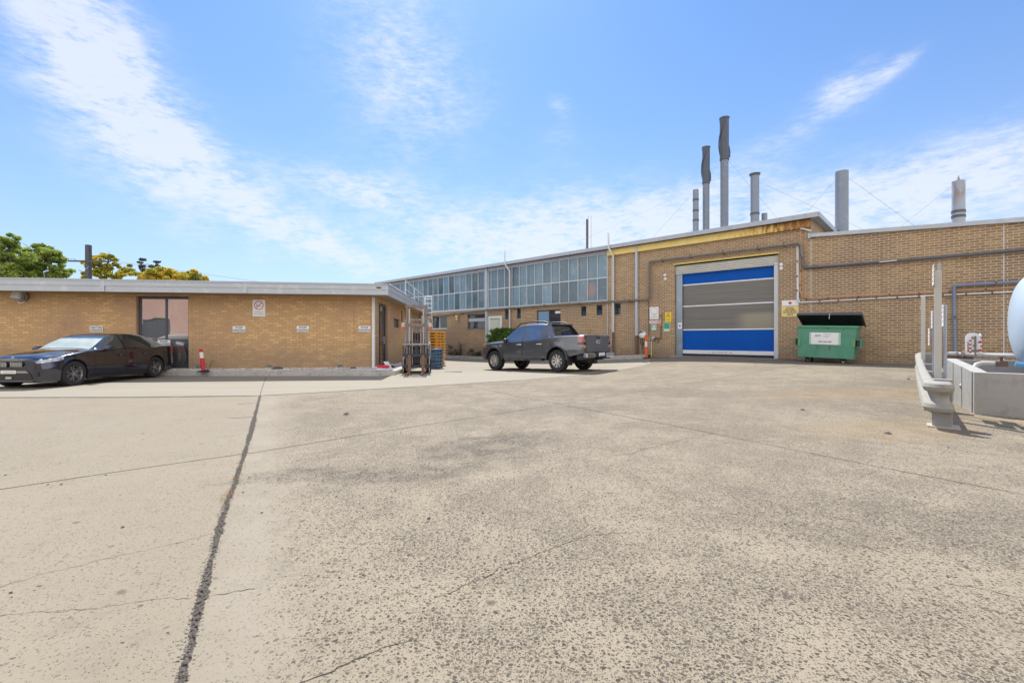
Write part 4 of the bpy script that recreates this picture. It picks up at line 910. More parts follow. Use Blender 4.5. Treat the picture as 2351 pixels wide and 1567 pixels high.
for r, l in (((206, 748.5, 236.5, 761.5), 'VISITORS'), ((362, 780, 391, 793), 'window'), ((534, 748.5, 563.5, 761.5), 'below'), ((681, 748, 709.5, 761), 'middle'), ((823, 748, 851, 761), 'corner')):
    lab = {'VISITORS': 'small white sign reading VISITORS PARKING above the black car', 'window': 'small white STAFF PARKING sign hanging in front of the office window',
           'below': 'white STAFF PARKING sign on tan brick, lower left of the no-smoking sign', 'middle': 'white STAFF PARKING sign alone in the middle of the bare tan brick wall', 'corner': 'white STAFF PARKING sign beside the white downpipe at the building corner'}[l]
    t, w, h = sign(FL, lab, r, off=-.02, group='parking signs along the office wall')
    text('VISITORS' if l == 'VISITORS' else 'STAFF', h * .40, T_navy, t, (0, -.006, h * .21), sx=1.12, spacing=1.1, bold=.003); text('PARKING', h * .40, T_navy, t, (0, -.006, -h * .22), sx=1.12, spacing=1.1, bold=.003)
    if l == 'window':
        MB().box((-.02, .006, -.08), (.02, .10, h * .3)).build('bracket', M_frame, t)
t, w, h = sign(FL, 'tall white no-smoking sign with red ring reading SMOKING PROHIBITED', (580, 688, 609, 726))
def ring(mb, r0, r1, y, z, n=32, x=0):
    vs = [(x + rr * math.cos(2 * math.pi * i / n), y, z + rr * math.sin(2 * math.pi * i / n)) for i in range(n) for rr in (r0, r1)]
    mb.add(vs, [(2 * i, 2 * i + 1, (2 * i + 3) % (2 * n), (2 * i + 2) % (2 * n)) for i in range(n)])
mb = MB(); ring(mb, w * .31, w * .37, -.006, h * .16); MM = Matrix.Rotation(R(45), 4, 'Y'); mb.prism([(-w * .025, -w * .33), (w * .025, -w * .33), (w * .025, w * .33), (-w * .025, w * .33)], -.0075, -.0065, M=Matrix.Translation((0, 0, h * .16)) @ MM); mb.build('prohibition_ring', T_red, t)
mb = MB(); mb.box((-w * .22, -.0062, h * .10), (w * .2, -.005, h * .135)); mb.box((-w * .22, -.0062, h * .19), (-w * .12, -.005, h * .25)); mb.box((-w * .17, -.0062, h * .155), (-w * .02, -.005, h * .17)); mb.build('cigarette_symbol', mat('ink_grey', (.25, .25, .27), .5), t)
text('SMOKING', h * .105, mat('ink_faded', (.25, .22, .30), .5), t, (0, -.006, -h * .25), sx=1.1); text('PROHIBITED', h * .105, mat('ink_faded', (.25, .22, .30), .5), t, (0, -.006, -h * .38), sx=1.05)
# factory wall signs
t, w, h = sign(FM, 'faded white no-smoking sign, topmost of the cluster left of the roller door', (1491.5, 704.5, 1512, 732.5))
mb = MB(); ring(mb, w * .33, w * .37, -.006, h * .16); mb.build('faded_ring', mat('ink_faded_blue', (.40, .44, .52), .5), t)
mb = MB(); mb.prism([(-w * .25, -h * .1), (w * .34, -h * .1), (w * .22, -h * .04), (-w * .12, -h * .03)], -.0068, -.006); mb.build('yellow_smear', mat('ink_yellow', (.6, .55, .08), .6), t)
text('SMOKING', h * .10, mat('ink_faded', (.25, .22, .30), .5), t, (0, -.006, -h * .24)); text('PROHIBITED', h * .10, mat('ink_faded', (.25, .22, .30), .5), t, (0, -.006, -h * .37))
t, w, h = sign(FM, 'narrow white strip sign reading HAZCHEM in red', (1490, 735.3, 1517.5, 742)); text('HAZCHEM', h * .85, mat('ink_pale_red', (.75, .16, .18), .5), t, (0, -.006, 0), sx=.95, bold=.004)
t, w, h = sign(FM, 'small pale green eye-wash sign under the HAZCHEM strip', (1496, 743.5, 1506.8, 757.5), mat('sign_pale_green', (.55, .72, .62), .5))
mb = MB(); mb.box((-w * .36, -.0065, -h * .1), (w * .36, -.0055, h * .42)); mb.build('green_field', mat('sign_mid_green', (.10, .42, .30), .5), t)
mb = MB(); ring(mb, 0.001, w * .2, -.0075, h * .1, 16, x=w * .04); mb.build('eye_wash_symbol', M_sign, t)
t, w, h = sign(FM, 'bright yellow warning sign with a black triangle', (1527, 716.5, 1541.3, 738.5), M_signy)
mb = MB(); R1, R2 = w * .40, w * .28; cz = h * .17
o = [(R1 * math.sin(k * 2.0944), cz + R1 * math.cos(k * 2.0944)) for k in range(3)]; i_ = [(R2 * math.sin(k * 2.0944), cz + R2 * math.cos(k * 2.0944)) for k in range(3)]
vs = [(x, -.0065, z) for x, z in o + i_]; mb.add(vs, [(0, 1, 4, 3), (1, 2, 5, 4), (2, 0, 3, 5)]); mb.box((-w * .10, -.0066, cz - R2 * .30), (w * .10, -.0056, cz - R2 * .05)); mb.build('warning_triangle', T_dark, t)
mb = MB()
for q in range(3): mb.box((-w * .34, -.0065, -h * (.2 + q * .09)), (w * .34, -.0055, -h * (.17 + q * .09)))
mb.build('small_print', mat('ink_brown', (.35, .25, .03), .6), t)
t, w, h = sign(FM, 'green safety sign with a pale symbol, below the yellow warning sign', (1524, 740, 1537.3, 760.5), mat('sign_pale_green', (.55, .72, .62), .5))
MB().box((-w * .44, -.0062, -h * .20), (w * .44, -.005, h * .46)).build('green_field', M_signg, t)
mb = MB(); ring(mb, w * .14, w * .19, -.0075, h * .1, 16); mb.box((-w * .03, -.0075, h * .32), (w * .03, -.0068, h * .42)); mb.build('oval_symbol', T_green, t)
a, b, z0, z1 = FM.rect(1556.5, 740.5, 1565.5, 754.5, .09); t = thing('paper_notice', 'small white notice taped to the grey steel door guide', 'notice', FM.w((a + b) / 2, .092, (z0 + z1) / 2), FM.a)
w, h = b - a, z1 - z0; MB().box((-w / 2, -.004, -h / 2), (w / 2, .004, h / 2)).build('paper', M_sign, t); MB().box((-w * .25, -.0055, -h * .2), (w * .22, -.0045, h * .18)).build('blue_mark', mat('ink_blue', (.2, .22, .5), .5), t)
t, w, h = sign(FM, 'white sign with a red diamond, mounted above the cream deliveries sign', (1795, 689, 1833.5, 701.5)); q = h * .32
MB().prism([(0, q), (q, 0), (0, -q), (-q, 0)], -.0065, -.0055).build('red_diamond', T_red, t)
t, w, h = sign(FM, 'cream sign telling all deliveries to report to the front office', (1794.5, 702.2, 1833, 726), M_cream)
M_ink = mat('ink_olive', (.16, .12, .04), .6)
for q, s_ in enumerate(('FOR ALL', 'DELIVERIES,', 'PLEASE REPORT', 'TO THE FRONT', 'OFFICE')): text(s_, h * .155, M_ink, t, (0, -.006, h * (.34 - .17 * q)), sx=1.05, bold=.003)
for (px, py), l in (((1526, 631.5), 'upper round white wall light of the pair left of the roller door'), ((1527.3, 640), 'lower round white wall light of the pair left of the roller door'),
                    ((1793.5, 607.3), 'upper round white wall light of the pair right of the roller door'), ((1793.5, 616), 'lower round white wall light of the pair right of the roller door')):
    x, z = FM.px(px, py, -.05); t = thing('wall_light', l, 'light', FM.w(x, 0, z), FM.a, 'round wall lights beside the roller door'); MX = Matrix.Rotation(R(90), 4, 'X')
    MB().lathe([(0.001, .085), (.045, .08), (.06, .06)], 18, MX).build('lens', M_white, t); MB().lathe([(.061, .06), (.07, .055), (.07, .002), (.001, .002)], 18, MX).build('housing', M_frame_wh, t)
x, z = FM.px(1050, 727, -.1); t = thing('wall_light', 'small twin floodlight on the factory wall between two ground-floor windows', 'light', FM.w(x, 0, z), FM.a)
MB().box((-.10, -.05, -.04), (-.02, -.003, .04)).build('bracket', M_dark, t)
MB().cyl((.05, -.10, .03), (.05, -.26, .0), .08, .10).build('lamp', M_cream, t); MB().cyl((.05, -.10, -.16), (.05, -.24, -.2), .06, .08).build('lamp', M_cream, t)
x, z = FL.px(42, 680, -.2); t = thing('flood_light', 'grey square floodlight box under the office roof edge at far left', 'light', FL.w(x, 0, z), FL.a)
MM = Matrix.Rotation(R(-14), 4, 'X') @ Matrix.Rotation(R(5), 4, 'Y')
MB().box((-.17, -.30, -.17), (.17, -.14, .17), MM, ch=.02).build('housing', M_galv, t); MB().box((-.13, -.31, -.13), (.13, -.301, .13), MM).build('lens', mat('lamp_glass', (.55, .56, .53), .2), t)
MB().lathe([(.001, .02), (.15, .02), (.17, .12), (.12, .14)], 18, Matrix.Translation((.04, 0, 0)) @ Matrix.Rotation(R(90), 4, 'X')).build('back_shell', M_pipegrey, t)
MB().tube([(0, -.2, -.17), (.05, -.22, -.25), (.10, -.18, -.22), (.12, -.1, -.17)], .012, 6).build('cable', M_white, t)
t = thing('wall_charger', 'white egg-shaped wall box with black looping cables beside the orange bollard', 'wall box', FM.w(FM.px(1474, 768, -.1)[0], 0, FM.px(1474, 768, -.1)[1]), FM.a)
MB().lathe([(.001, .16), (.10, .15), (.17, .10), (.19, .03), (.17, .004), (.001, .004)], 22, Matrix.Rotation(R(90), 4, 'X')).build('shell', M_sign, t)
MB().prism([(-.13, .07), (.02, .12), (.10, .10), (.10, .14), (-.02, .16), (-.14, .12)], -.17, -.10).build('dark_visor', M_black, t)
mb = MB(); mb.tube([(-.1, -.05, -.17), (-.1, -.06, -.4), (0, -.07, -.52), (.12, -.06, -.38), (.14, -.05, -.1)], .014, 7); mb.tube([(0, -.06, -.17), (.02, -.09, -.6), (.14, -.2, -1.05)], .014, 7); mb.build('cable', M_black, t)
t = thing('gas_meter_pipe', 'thin dark gas pipe with brass valves around the wall signs', 'pipe', (FM.o.x, FM.o.y, 0), FM.a); P = lambda a, b, o=-.05: (lambda q: (q[0], o, q[1]))(FM.px(a, b, o))
MB().tube([P(1517.5, 721), P(1517.5, 776), P(1499, 776.5), P(1493, 780)], .016, 8).build('tube', M_rusty, t); MB().tube([P(1489.6, 690, -.02), P(1490, 772, -.02)], .012, 6).build('tube', M_dark, t)
mb = MB(); mb.box(P(1515.5, 722, -.09), P(1519.5, 718, -.02)); mb.box(P(1516, 748, -.09), P(1519.5, 743, -.02)); mb.tube([P(1517.5, 727, -.08), P(1517.5, 745, -.08)], .02, 8); mb.build('valve', M_copper, t)
mb = MB(); mb.box(P(1495, 782, -.16), P(1502, 774, -.02), ch=.02); mb.cyl(P(1500, 774, -.2), P(1500, 774, -.05), .07); mb.build('regulator', M_galv, t)
mb = MB(); mb.tube([P(1512, 777), P(1512, 785), P(1509, 786)], .013, 6); mb.build('tap', M_rusty, t)
MB().tube([P(1495.5, 783, -.3), P(1495.5, 819, -.3)], .02, 8).build('standpipe', M_cream, t)

# ------------------------------------------------------------------ bollards, rocks and small things by the office
M_bred = mat('bollard_red', (.62, .02, .045), .45); M_bor = mat('bollard_orange', (.85, .13, .02), .45); M_bwh = mat('bollard_reflective', (.80, .78, .74), .4)
def bollard(label, loc, m, tilt=0, H=.95, rz=0, lying=False, white=(.62, .84)):
    t = thing('bollard', label, 'bollard', loc, rz); r = .055
    if lying: t.rotation_euler = (0, R(88), rz)
    else: t.rotation_euler = (0, R(tilt), rz)
    MB().lathe([(r * 1.15, .03), (r * 1.1, H * white[0] - .001)], 16).lathe([(r * 1.05, H * white[1] + .001), (r, H * .95), (r * 1.1, H * .97), (r * .6, H), (.001, H)], 16).build('post', m, t)
    MB().lathe([(r * 1.1, H * white[0]), (r * 1.06, H * white[1])], 16).build('reflective_band', M_bwh, t)
    if not lying: MB().lathe([(.001, 0), (.17, 0), (.17, .03), (.10, .05), (r * 1.1, .05)], 20).build('base', M_black, t)
    return t
x, z = FL.px(467.5, 847, -.75); p = FL.w(x, -.75); bollard('leaning red and white bollard against the tan office wall', (p.x, p.y, .14), M_bred, -7, .78, white=(.60, .86))
MB().tube([(.05, 0, .1), (.12, -.02, .35), (.25, .05, .1), (.3, 0, .03)], .006, 5)
x, _ = FM.px(1490, 822, -.55); p = FM.w(x, -.8); bollard('upright orange bollard with one white band beside the roller door', (p.x, p.y, g(p.x, p.y) + .01), M_bor, -2, 1.12, white=(.50, .72))
p = FL.w(FL.px(864, 846, -.45)[0], -.45); bollard('red bollard lying on the pebbles at the office corner', (p.x, p.y, .25), M_bred, lying=True, H=.46, rz=FL.a, white=(.93, .94))
a = p; t = thing('fallen_sign', 'white sign panel lying tilted over the pebbles beside the lying red bollard', 'sign', FL.w(.55, -.35, .20), FL.a + .5)
MB().box((-.08, -.45, 0), (.10, .45, .015), Matrix.Rotation(R(28), 4, 'X')).build('panel', M_sign, t); MB().box((-.09, -.44, -.03), (.28, .40, -.012), Matrix.Rotation(R(12), 4, 'X')).build('backing', M_black, t)
def rock(name, label, loc, s, seed):
    rnd = random.Random(seed); import bmesh
    bm = bmesh.new(); bmesh.ops.create_icosphere(bm, subdivisions=3, radius=1)
    from mathutils import noise as mn
    for v in bm.verts: v.co *= 1 + .35 * mn.noise(v.co * 1.3 + Vector((seed, 0, 0))) + .12 * mn.noise(v.co * 4); v.co = Vector((v.co.x * s[0], v.co.y * s[1], max(-.2 * s[2], v.co.z * s[2])))
    me = bpy.data.meshes.new(name); bm.to_mesh(me); bm.free(); me.materials.append(mat('dark_rock', (.10, .095, .09), .95, 0, .3, 6, .6, 20)); o = bpy.data.objects.new(name, me); COL.objects.link(o); o.location = loc
    for pl_ in me.polygons: pl_.use_smooth = True
    return tag(o, label, 'rock')
for (px, s, l, sd) in ((636, (.21, .16, .14), 'dark rock against the office wall under the smoking sign', 2), (811, (.14, .12, .09), 'small dark rock near the office corner downpipe', 5)):
    p = FL.w(FL.px(px, 845, -.4)[0], -.4); rock('rock', l, (p.x, p.y, .16), s, sd)
t = thing('dry_stem_plant', 'dry twiggy stems growing beside the leaning red bollard', 'plant', FL.w(FL.px(478, 846, -.4)[0], -.4, .15), 0); mb = MB(); rnd = random.Random(8)
for i in range(14):
    a = rnd.random() * 6.28; l = rnd.uniform(.25, .6); mb.tube([(0, 0, 0), (math.cos(a) * l * .25, math.sin(a) * .1, l * .6), (math.cos(a) * l * .6, math.sin(a) * .2, l * rnd.uniform(.5, 1))], .004, 4)
mb.build('stem', mat('dry_stem', (.22, .17, .11), .9), t)

# ------------------------------------------------------------------ dumpster
M_bin = mat('bin_green_paint', (.085, .28, .185), .6, 0, .34, 2.2, stain=(.12, .27, .235), sa=.85); M_lid = mat('black_plastic_lid', (.018, .02, .024), .5, 0, .2, 3)
ly = -1.45; bx0, _ = FM.px(1829.5, 800, ly); bx1, _ = FM.px(1964, 800, ly); p = FM.w(bx0, ly); LW = bx1 - bx0
dz0 = g(*FM.w(bx0 + .3, ly)[:2]); dz1 = g(*FM.w(bx1 - .3, ly)[:2])
DP = thing('dumpster', 'worn green steel dumpster on castors with its black lid propped open', 'dumpster', (p.x, p.y, dz0 + .02), 0); DP.rotation_euler = (0, R(1.7), FM.a)
h0, h1, dp = .19, 1.34, 1.05
mb = MB(); q = .07
vs = [(0, 0, h1), (LW, 0, h1), (LW, dp, h1), (0, dp, h1), (.0, .10, h0), (LW - q, .10, h0), (LW - q, dp - .06, h0), (.0, dp - .06, h0)]
mb.add(vs, [(0, 1, 5, 4), (1, 2, 6, 5), (2, 3, 7, 6), (3, 0, 4, 7), (4, 5, 6, 7)]); ins = [(.03, .03, h1), (LW - .03, .03, h1), (LW - .03, dp - .03, h1), (.03, dp - .03, h1), (.05, .14, h0 + .03), (LW - .12, .14, h0 + .03), (LW - .12, dp - .1, h0 + .03), (.05, dp - .1, h0 + .03)]
mb.add(ins, [(0, 4, 5, 1), (1, 5, 6, 2), (2, 6, 7, 3), (3, 7, 4, 0), (7, 6, 5, 4)]); mb.build('body', M_bin, DP, fix=False)
mb = MB(); mb.box((-.03, -.035, h1 - .07), (LW + .03, -.002, h1 + .01), ch=.006); mb.box((-.03, dp, h1 - .07), (LW + .03, dp + .03, h1 + .01)); mb.box((-.03, -.002, h1 - .07), (-.002, dp, h1 + .01)); mb.box((LW + .002, -.002, h1 - .07), (LW + .03, dp, h1 + .01)); mb.build('rim', M_bin, DP)
for x0, sgn in ((0, -1), (LW, 1)):
    xx = x0 if sgn < 0 else x0 - .02; mb = MB(); a_, b_ = (xx - .10, xx - .002) if sgn < 0 else (xx + .002, xx + .14)
    mb.box((a_, .05, .60), (b_, .95, .62)); mb.box((a_, .05, .86), (b_, .95, .88)); mb.box((a_ if sgn < 0 else b_ - .02, .05, .62), (a_ + .02 if sgn < 0 else b_, .95, .86)); fp = mb.build('fork_pocket', M_bin, DP)
    MB().box((a_ + .022, .06, .622), (b_ - .022, .9, .858)).build('opening', M_dark, fp)
    MB().box((x0 + (.0 if sgn < 0 else -.13), .028, .60), (x0 + (.08 if sgn < 0 else -.03), .040, .86)).build('worn_patch', mat('worn_green', (.12, .30, .14), .6), DP)
# lid: hinged along the back, front edge lifted
LM = Matrix.Translation((0.10, dp + .03, h1 + .02)) @ Matrix.Rotation(R(-19), 4, 'X')
lb = MB(); lb.box((-.10, -1.22, 0), (LW + .02, .0, .03), LM, ch=.008)
for i in range(7): lb.box((.0 + i * LW / 7, -1.15, .0305), (.16 + i * LW / 7, -.02, .06), LM)
ld = lb.build('lid', M_lid, DP); lb = MB(); lb.box((-.12, -1.26, -.05), (LW + .04, -1.222, .04), LM, ch=.006).box((-.14, -1.22, -.05), (-.102, -.02, .03), LM).box((LW + .022, -1.22, -.05), (LW + .05, -.02, .03), LM); lb.build('lid_edge', mat('lid_edge', (.06, .065, .085), .5), ld)
xm = LW * .50; MB().tube([LM @ Vector((xm, -1.27, 0)), LM @ Vector((xm, -1.275, -.06)), LM @ Vector((xm, -1.255, -.20))], .012, 6).build('latch_chain', M_galv, ld)
def casters(par, spots, r=.085, w=.05, z0=.0, plate=.19):
    for k, (x, y, a) in enumerate(spots):
        c = MB(); c.box((x - .09, y - .07, plate - .03), (x + .09, y + .07, plate)); MM = Matrix.Translation((x, y, 0)) @ Matrix.Rotation(R(a), 4, 'Z')
        c.box((-.03, -w * .8, r), (.03, -w * .62, plate - .03), MM).box((-.03, w * .62, r), (.03, w * .8, plate - .03), MM); cb = c.build('castor', M_black, par)
        MB().lathe([(.02, -w / 2), (r * .62, -w / 2), (r * .62, w / 2), (.02, w / 2)], 16, MM @ Matrix.Translation((0, 0, r)) @ Matrix.Rotation(R(90), 4, 'X')).build('hub', M_pipelight, cb)
        MB().lathe([(r * .62, -w / 2), (r * .95, -w / 2), (r, -w * .3), (r, w * .3), (r * .95, w / 2), (r * .62, w / 2)], 20, MM @ Matrix.Translation((0, 0, r)) @ Matrix.Rotation(R(90), 4, 'X')).build('tyre', M_black, cb)
casters(DP, [(.27, .30, 70), (LW - .40, .30, 35), (.32, dp - .2, 80), (LW - .42, dp - .2, 60)])
sl = lambda z: .10 * (h1 - z) / (h1 - h0)      # the front face leans in slightly
px_ = lambda px: FM.px(px, 780, ly)[0] - bx0
s0, s1, zz0, zz1 = px_(1859.5), px_(1923), .67, 1.10
MB().add([(s0, sl(zz0) - .014, zz0), (s1, sl(zz0) - .014, zz0), (s1, sl(zz1) - .014, zz1), (s0, sl(zz1) - .014, zz1)], [(0, 1, 2, 3)]).build('advert_panel', M_sign, DP)
for a_, b_ in ((s0 - .05, s0 - .006), (s1 + .006, s1 + .06)): MB().add([(a_, sl(zz0) - .016, zz0), (b_, sl(zz0) - .016, zz0), (b_, sl(zz1) - .016, zz1), (a_, sl(zz1) - .016, zz1)], [(0, 1, 2, 3)]).build('panel_holder', mat('panel_holder', (.40, .62, .55), .5), DP)
cx = (s0 + s1) / 2
TR = (R(90) - math.atan(.1 / (h1 - h0)), 0, 0); yy = lambda z: sl(z) - .018
text('APR', .13, mat('ink_purple', (.16, .12, .22), .5), DP, (cx - .20, yy(.99), .99), rot=TR, name='logo', spacing=.78)
for q in range(3): MB().box((cx - .04, yy(1.04 - q * .05), 1.035 - q * .05), (cx + (.20 - .04 * q), yy(1.04 - q * .05) + .001, 1.045 - q * .05)).build('small_print', mat('ink_grey', (.25, .25, .27), .5), DP)
text('1800 APR 800', .062, T_dark, DP, (cx, yy(.77), .77), rot=TR, name='phone_number', bold=.001, sx=1.15)
mb = MB()
for x, z, w_, h_ in ((px_(1859), .52, .012, .08), (px_(1874), .50, .02, .14), (px_(1901), .47, .03, .16), (px_(1901), .61, .08, .02), (px_(1950), .98, .05, .02), (px_(1930), 1.20, .10, .02), (px_(1896), 1.22, .06, .05), (px_(1944), .42, .2, .006)):
    mb.add([(x, sl(z) - .003, z), (x + w_, sl(z) - .003, z), (x + w_ * .8, sl(z + h_) - .003, z + h_), (x, sl(z + h_) - .003, z + h_)], [(0, 1, 2, 3)])
mb.build('rust_mark', mat('rust_mark', (.14, .10, .04), .8, 0, .3, 30), DP)

# ------------------------------------------------------------------ guard rail
FG = Frame(7.88, 7.76, -40.8)
def gl(fr, x, y): p = fr.w(x, y); return g(p.x, p.y)
RAIL = Frame(6.03, 6.50, -40.8)
M_rail = mat('weathered_white_guard_rail', (.29, .28, .255), .85, 0, .24, 5, .4, 30, stain=(.22, .21, .20), sa=.6); M_post = mat('grey_steel_post', (.28, .28, .285), .5, .3, .12, 4)
GR = thing('guard_rail', 'chunky off-white W-beam guard rail with a rounded near end on grey posts', 'guard rail', (RAIL.o.x, RAIL.o.y, 0), RAIL.a)
prof = [(-.0, .235), (.035, .235), (.10, .27), (.115, .31), (.10, .355), (.03, .40), (.008, .44), (.008, .47), (.03, .51), (.10, .555), (.115, .60), (.10, .64), (.035, .672), (0, .672)]
path = [(0, 6.9, 0)]                         # x, y, heading normal angle
pts = [(0.0, y) for y in np.linspace(6.7, .09, 26)]
for k in range(1, 13):
    a = R(90) * k / 12; pts.append((.09 - .09 * math.cos(a), .09 - .09 * math.sin(a)))
pts.append((.12, .0)); pts.append((.15, .015))
mb = MB(); vs = []; npf = len(prof)
for i, (x, y) in enumerate(pts):
    a = Vector(pts[max(0, i - 1)]); b = Vector(pts[min(len(pts) - 1, i + 1)]); d = (b - a).normalized(); nrm = Vector((d.y, -d.x)) * 1.0
    gz = gl(RAIL, x, y); bulge = 1.0
    for o_, z in prof: vs.append((x + nrm.x * o_ * bulge, y + nrm.y * o_ * bulge, gz + z))
mb.add(vs, [(i * npf + j, (i + 1) * npf + j, (i + 1) * npf + j + 1, i * npf + j + 1) for i in range(len(pts) - 1) for j in range(npf - 1)], True)
bm_o = mb.build('beam', M_rail, GR); so = bm_o.modifiers.new('s', 'SOLIDIFY'); so.thickness = .012; so.offset = 1
for k in (2.1, 4.2): 
    gz = gl(RAIL, 0, k)
    vs = []
    for yy_ in (k - .012, k + .012): vs += [(-o_ - .014, yy_, gz + z) for o_, z in prof]
    MB().add(vs, [(j, npf + j, npf + j + 1, j + 1) for j in range(npf - 1)]).build('lap_joint', M_post, GR)
for y in (.28, 2.3, 4.4, 6.5):
    gz = gl(RAIL, .25, y); mb = MB(); mb.box((-.015, y - .10, gz - .02), (.20, y + .08, gz + .70), ch=.008); mb.build('post', M_post, GR)
    MB().box((-.07, y - .16, gz), (.28, y + .16, gz + .022)).build('base_plate', mat('base_plate', (.42, .40, .36), .7, .1, .2, 6, stain=(.3, .18, .08), sa=.5), GR)

# ------------------------------------------------------------------ sign posts between rail and bund
def post_at(name, label, px, d, w, ztop, panels=(), m=None, square=True, extra=None, cat='sign post'):
    u = (px - PW / 2) / FPX; x, y = u * d, d; z = g(x, y); t = thing(name, label, cat, (x, y, z), RAIL.a); H = ztop - z
    mb = MB(); mb.box((-w / 2, -w / 2, 0), (w / 2, w / 2, H), ch=.006) if square else mb.cyl((0, 0, 0), (0, 0, H), w / 2, n=14); mb.build('post', m or M_pipelight, t)
    for (z0, z1, ln, dx, dy, ink) in panels:
        pn = MB().box((-w / 2 - .012 + dx, dy - ln / 2, z0 - z), (-w / 2 - .004 + dx, dy + ln / 2, z1 - z)).build('sign_panel', M_sign, t)
        mb = MB(); k = 4
        for q in range(k):
            zz = z1 - z - (z1 - z0) * (q + .7) / (k + .6); mb.box((-w / 2 - .0145 + dx, dy - ln * .4, zz), (-w / 2 - .0125 + dx, dy + ln * .38, zz + (z1 - z0) * .07))
        mb.build('print', ink, pn)
    MB().box((-w, -w, 0), (w, w, .012)).build('base_plate', M_post, t)
    return t
Zd = lambda py, d: EYE + (HORZ - py) * d / FPX
M_postw = mat('post_off_white', (.48, .47, .44), .5, 0, .08); M_postg = mat('post_zinc', (.36, .40, .46), .4, .4, .1)
t = post_at('sign_post', 'tallest square off-white sign post behind the guard rail, signs facing the yard', 2153.5, 7.35, .085, Zd(622, 7.35), [(Zd(655, 7.35), Zd(610, 7.35), .42, -.01, -.05, T_fade)], M_postw)
z_ = t.location.z; MB().box((-.005, -.02, Zd(622, 7.35) - z_), (.035, .02, Zd(604, 7.35) - z_)).build('inner_post', M_postg, t)
MB().box((-.050, -.03, Zd(688, 7.35) - z_), (-.0435, .03, Zd(678, 7.35) - z_)).build('yellow_sticker', M_signy, t)
t = post_at('sign_post', 'slim white post furthest back, left of the tall sign post', 2119.5, 10.6, .075, Zd(680, 10.6), [], M_postw)
MB().box((-.045, -.03, Zd(712, 10.6) - t.location.z), (-.0385, .03, Zd(700, 10.6) - t.location.z)).build('yellow_sticker', M_signy, t)
post_at('sign_post', 'round zinc sign post just left of the tall post with two signs', 2144.5, 8.0, .045, Zd(714, 8.0), [(Zd(753, 8.0), Zd(714, 8.0), .42, -.0, -.02, T_fade), (Zd(792, 8.0), Zd(754, 8.0), .42, -.045, -.25, T_fade)], M_postg, False)
post_at('sign_post', 'round zinc sign post just right of the tall post with two signs', 2170.0, 7.6, .048, Zd(699, 7.6), [(Zd(749, 7.6), Zd(700, 7.6), .42, -.0, -.02, T_fade), (Zd(802, 7.6), Zd(751, 7.6), .42, -.045, -.10, T_fade)], M_postg, False)

# ------------------------------------------------------------------ bund, tank and fittings
M_bund = mat('bund_concrete', (.36, .355, .345), .9, 0, .14, 2, .4, 30, stain=(.24, .235, .225), sa=.5)
BU = thing('tank_bund', 'low pale concrete bund wall standing around the water tank', 'bund wall', (FG.o.x, FG.o.y, 0), FG.a); BH = .71; BT = .19; BL = 2.75; BR = 5.0; BX = -.244
mb = MB()
def bwall(mb, a, b, th, side, n=6):
    a, b = Vector(a), Vector(b); d = (b - a).normalized(); q = Vector((-d.y, d.x)) * side * th; vs = []
    for i in range(n + 1):
        p = a.lerp(b, i / n); z0 = gl(FG, p.x, p.y); zt = .71 + (0 if p.y < .2 else p.y) * .05; vs += [(p.x, p.y, z0 - .1), (p.x, p.y, zt), (p.x + q.x, p.y + q.y, zt), (p.x + q.x, p.y + q.y, z0 - .1)]
    mb.add(vs, [(i * 4 + k, (i + 1) * 4 + k, (i + 1) * 4 + (k + 1) % 4, i * 4 + (k + 1) % 4) for i in range(n) for k in range(4)] + [(0, 1, 2, 3), tuple(n * 4 + k for k in (3, 2, 1, 0))])
bwall(mb, (BX, BL), (BX * BT / BL, BT + .001), BT, 1); bwall(mb, (0, 0), (BR, 0), BT, 1); mb.build('wall', M_bund, BU)
mb = MB(); bwall(mb, (BX + BT + .01, BL - BT), (BR, BL - BT), BT, 1); mb.build('wall', M_bund, BU)
mb = MB()
for y in (.95, 1.75): mb.box((-.006 + BX * y / BL, y - .006, gl(FG, 0, y)), (.0 + BX * y / BL, y + .006, .705 + y * .05))
mb.build('panel_joint', M_crack, BU)
MB().box((BT, BT, .02), (BR, BL - BT, .04)).build('floor', M_bund, BU)
M_tank = mat('pale_blue_tank', (.46, .57, .70), .4, 0, .07, 1, coat=.2)
ty = 1.55; tx, _ = FG.px(2316.5, 742, ty); TR_ = .87; tz_ = 1.60
TK = thing('water_tank', 'large pale blue horizontal steel tank standing inside the concrete bund', 'tank', FG.w(tx, ty, tz_), FG.a)
M_ = Matrix.Rotation(R(90), 4, 'Y'); prof = []
for k in range(15):
    a = R(90) * k / 14; prof.append((TR_ * math.sin(a) ** .9 if k else .001, .30 - .30 * math.cos(a) ** 1.0))
prof += [(TR_, 3.6), (TR_ * .7, 3.8), (.001, 3.88)]
MB().lathe(prof, 48, M_).build('shell', M_tank, TK)
for x in (.30, 1.6, 3.0): MB().lathe([(TR_ + .0005, x - .012), (TR_ + .006, x - .004), (TR_ + .006, x + .004), (TR_ + .0005, x + .012)], 48, M_).build('weld_seam', M_tank, TK)
mb = MB()
for x in (.8, 2.8): mb.box((x, -.6, -1.55), (x + .15, .6, -.60))
mb.build('saddle', mat('saddle_blue', (.18, .30, .5), .5), TK)
an = math.asin(.46 / TR_); text('TK-0', .115, M_sign, TK, (.30, -TR_ * math.cos(an) - .004, TR_ * math.sin(an) - .0), rot=(R(90) - an, 0, 0), name='tank_number', align='LEFT', bold=.003)
mb = MB(); mb.box((.10, -TR_ * .72, -.22), (.17, -TR_ * .71 + .03, -.04)); mb.build('data_plate', M_sign, TK)
mb = MB(); mb.cyl((.25, -.3, -.80), (.04, -.3, -.78), .045); mb.build('outlet', mat('outlet_blue', (.12, .35, .62), .4), TK)
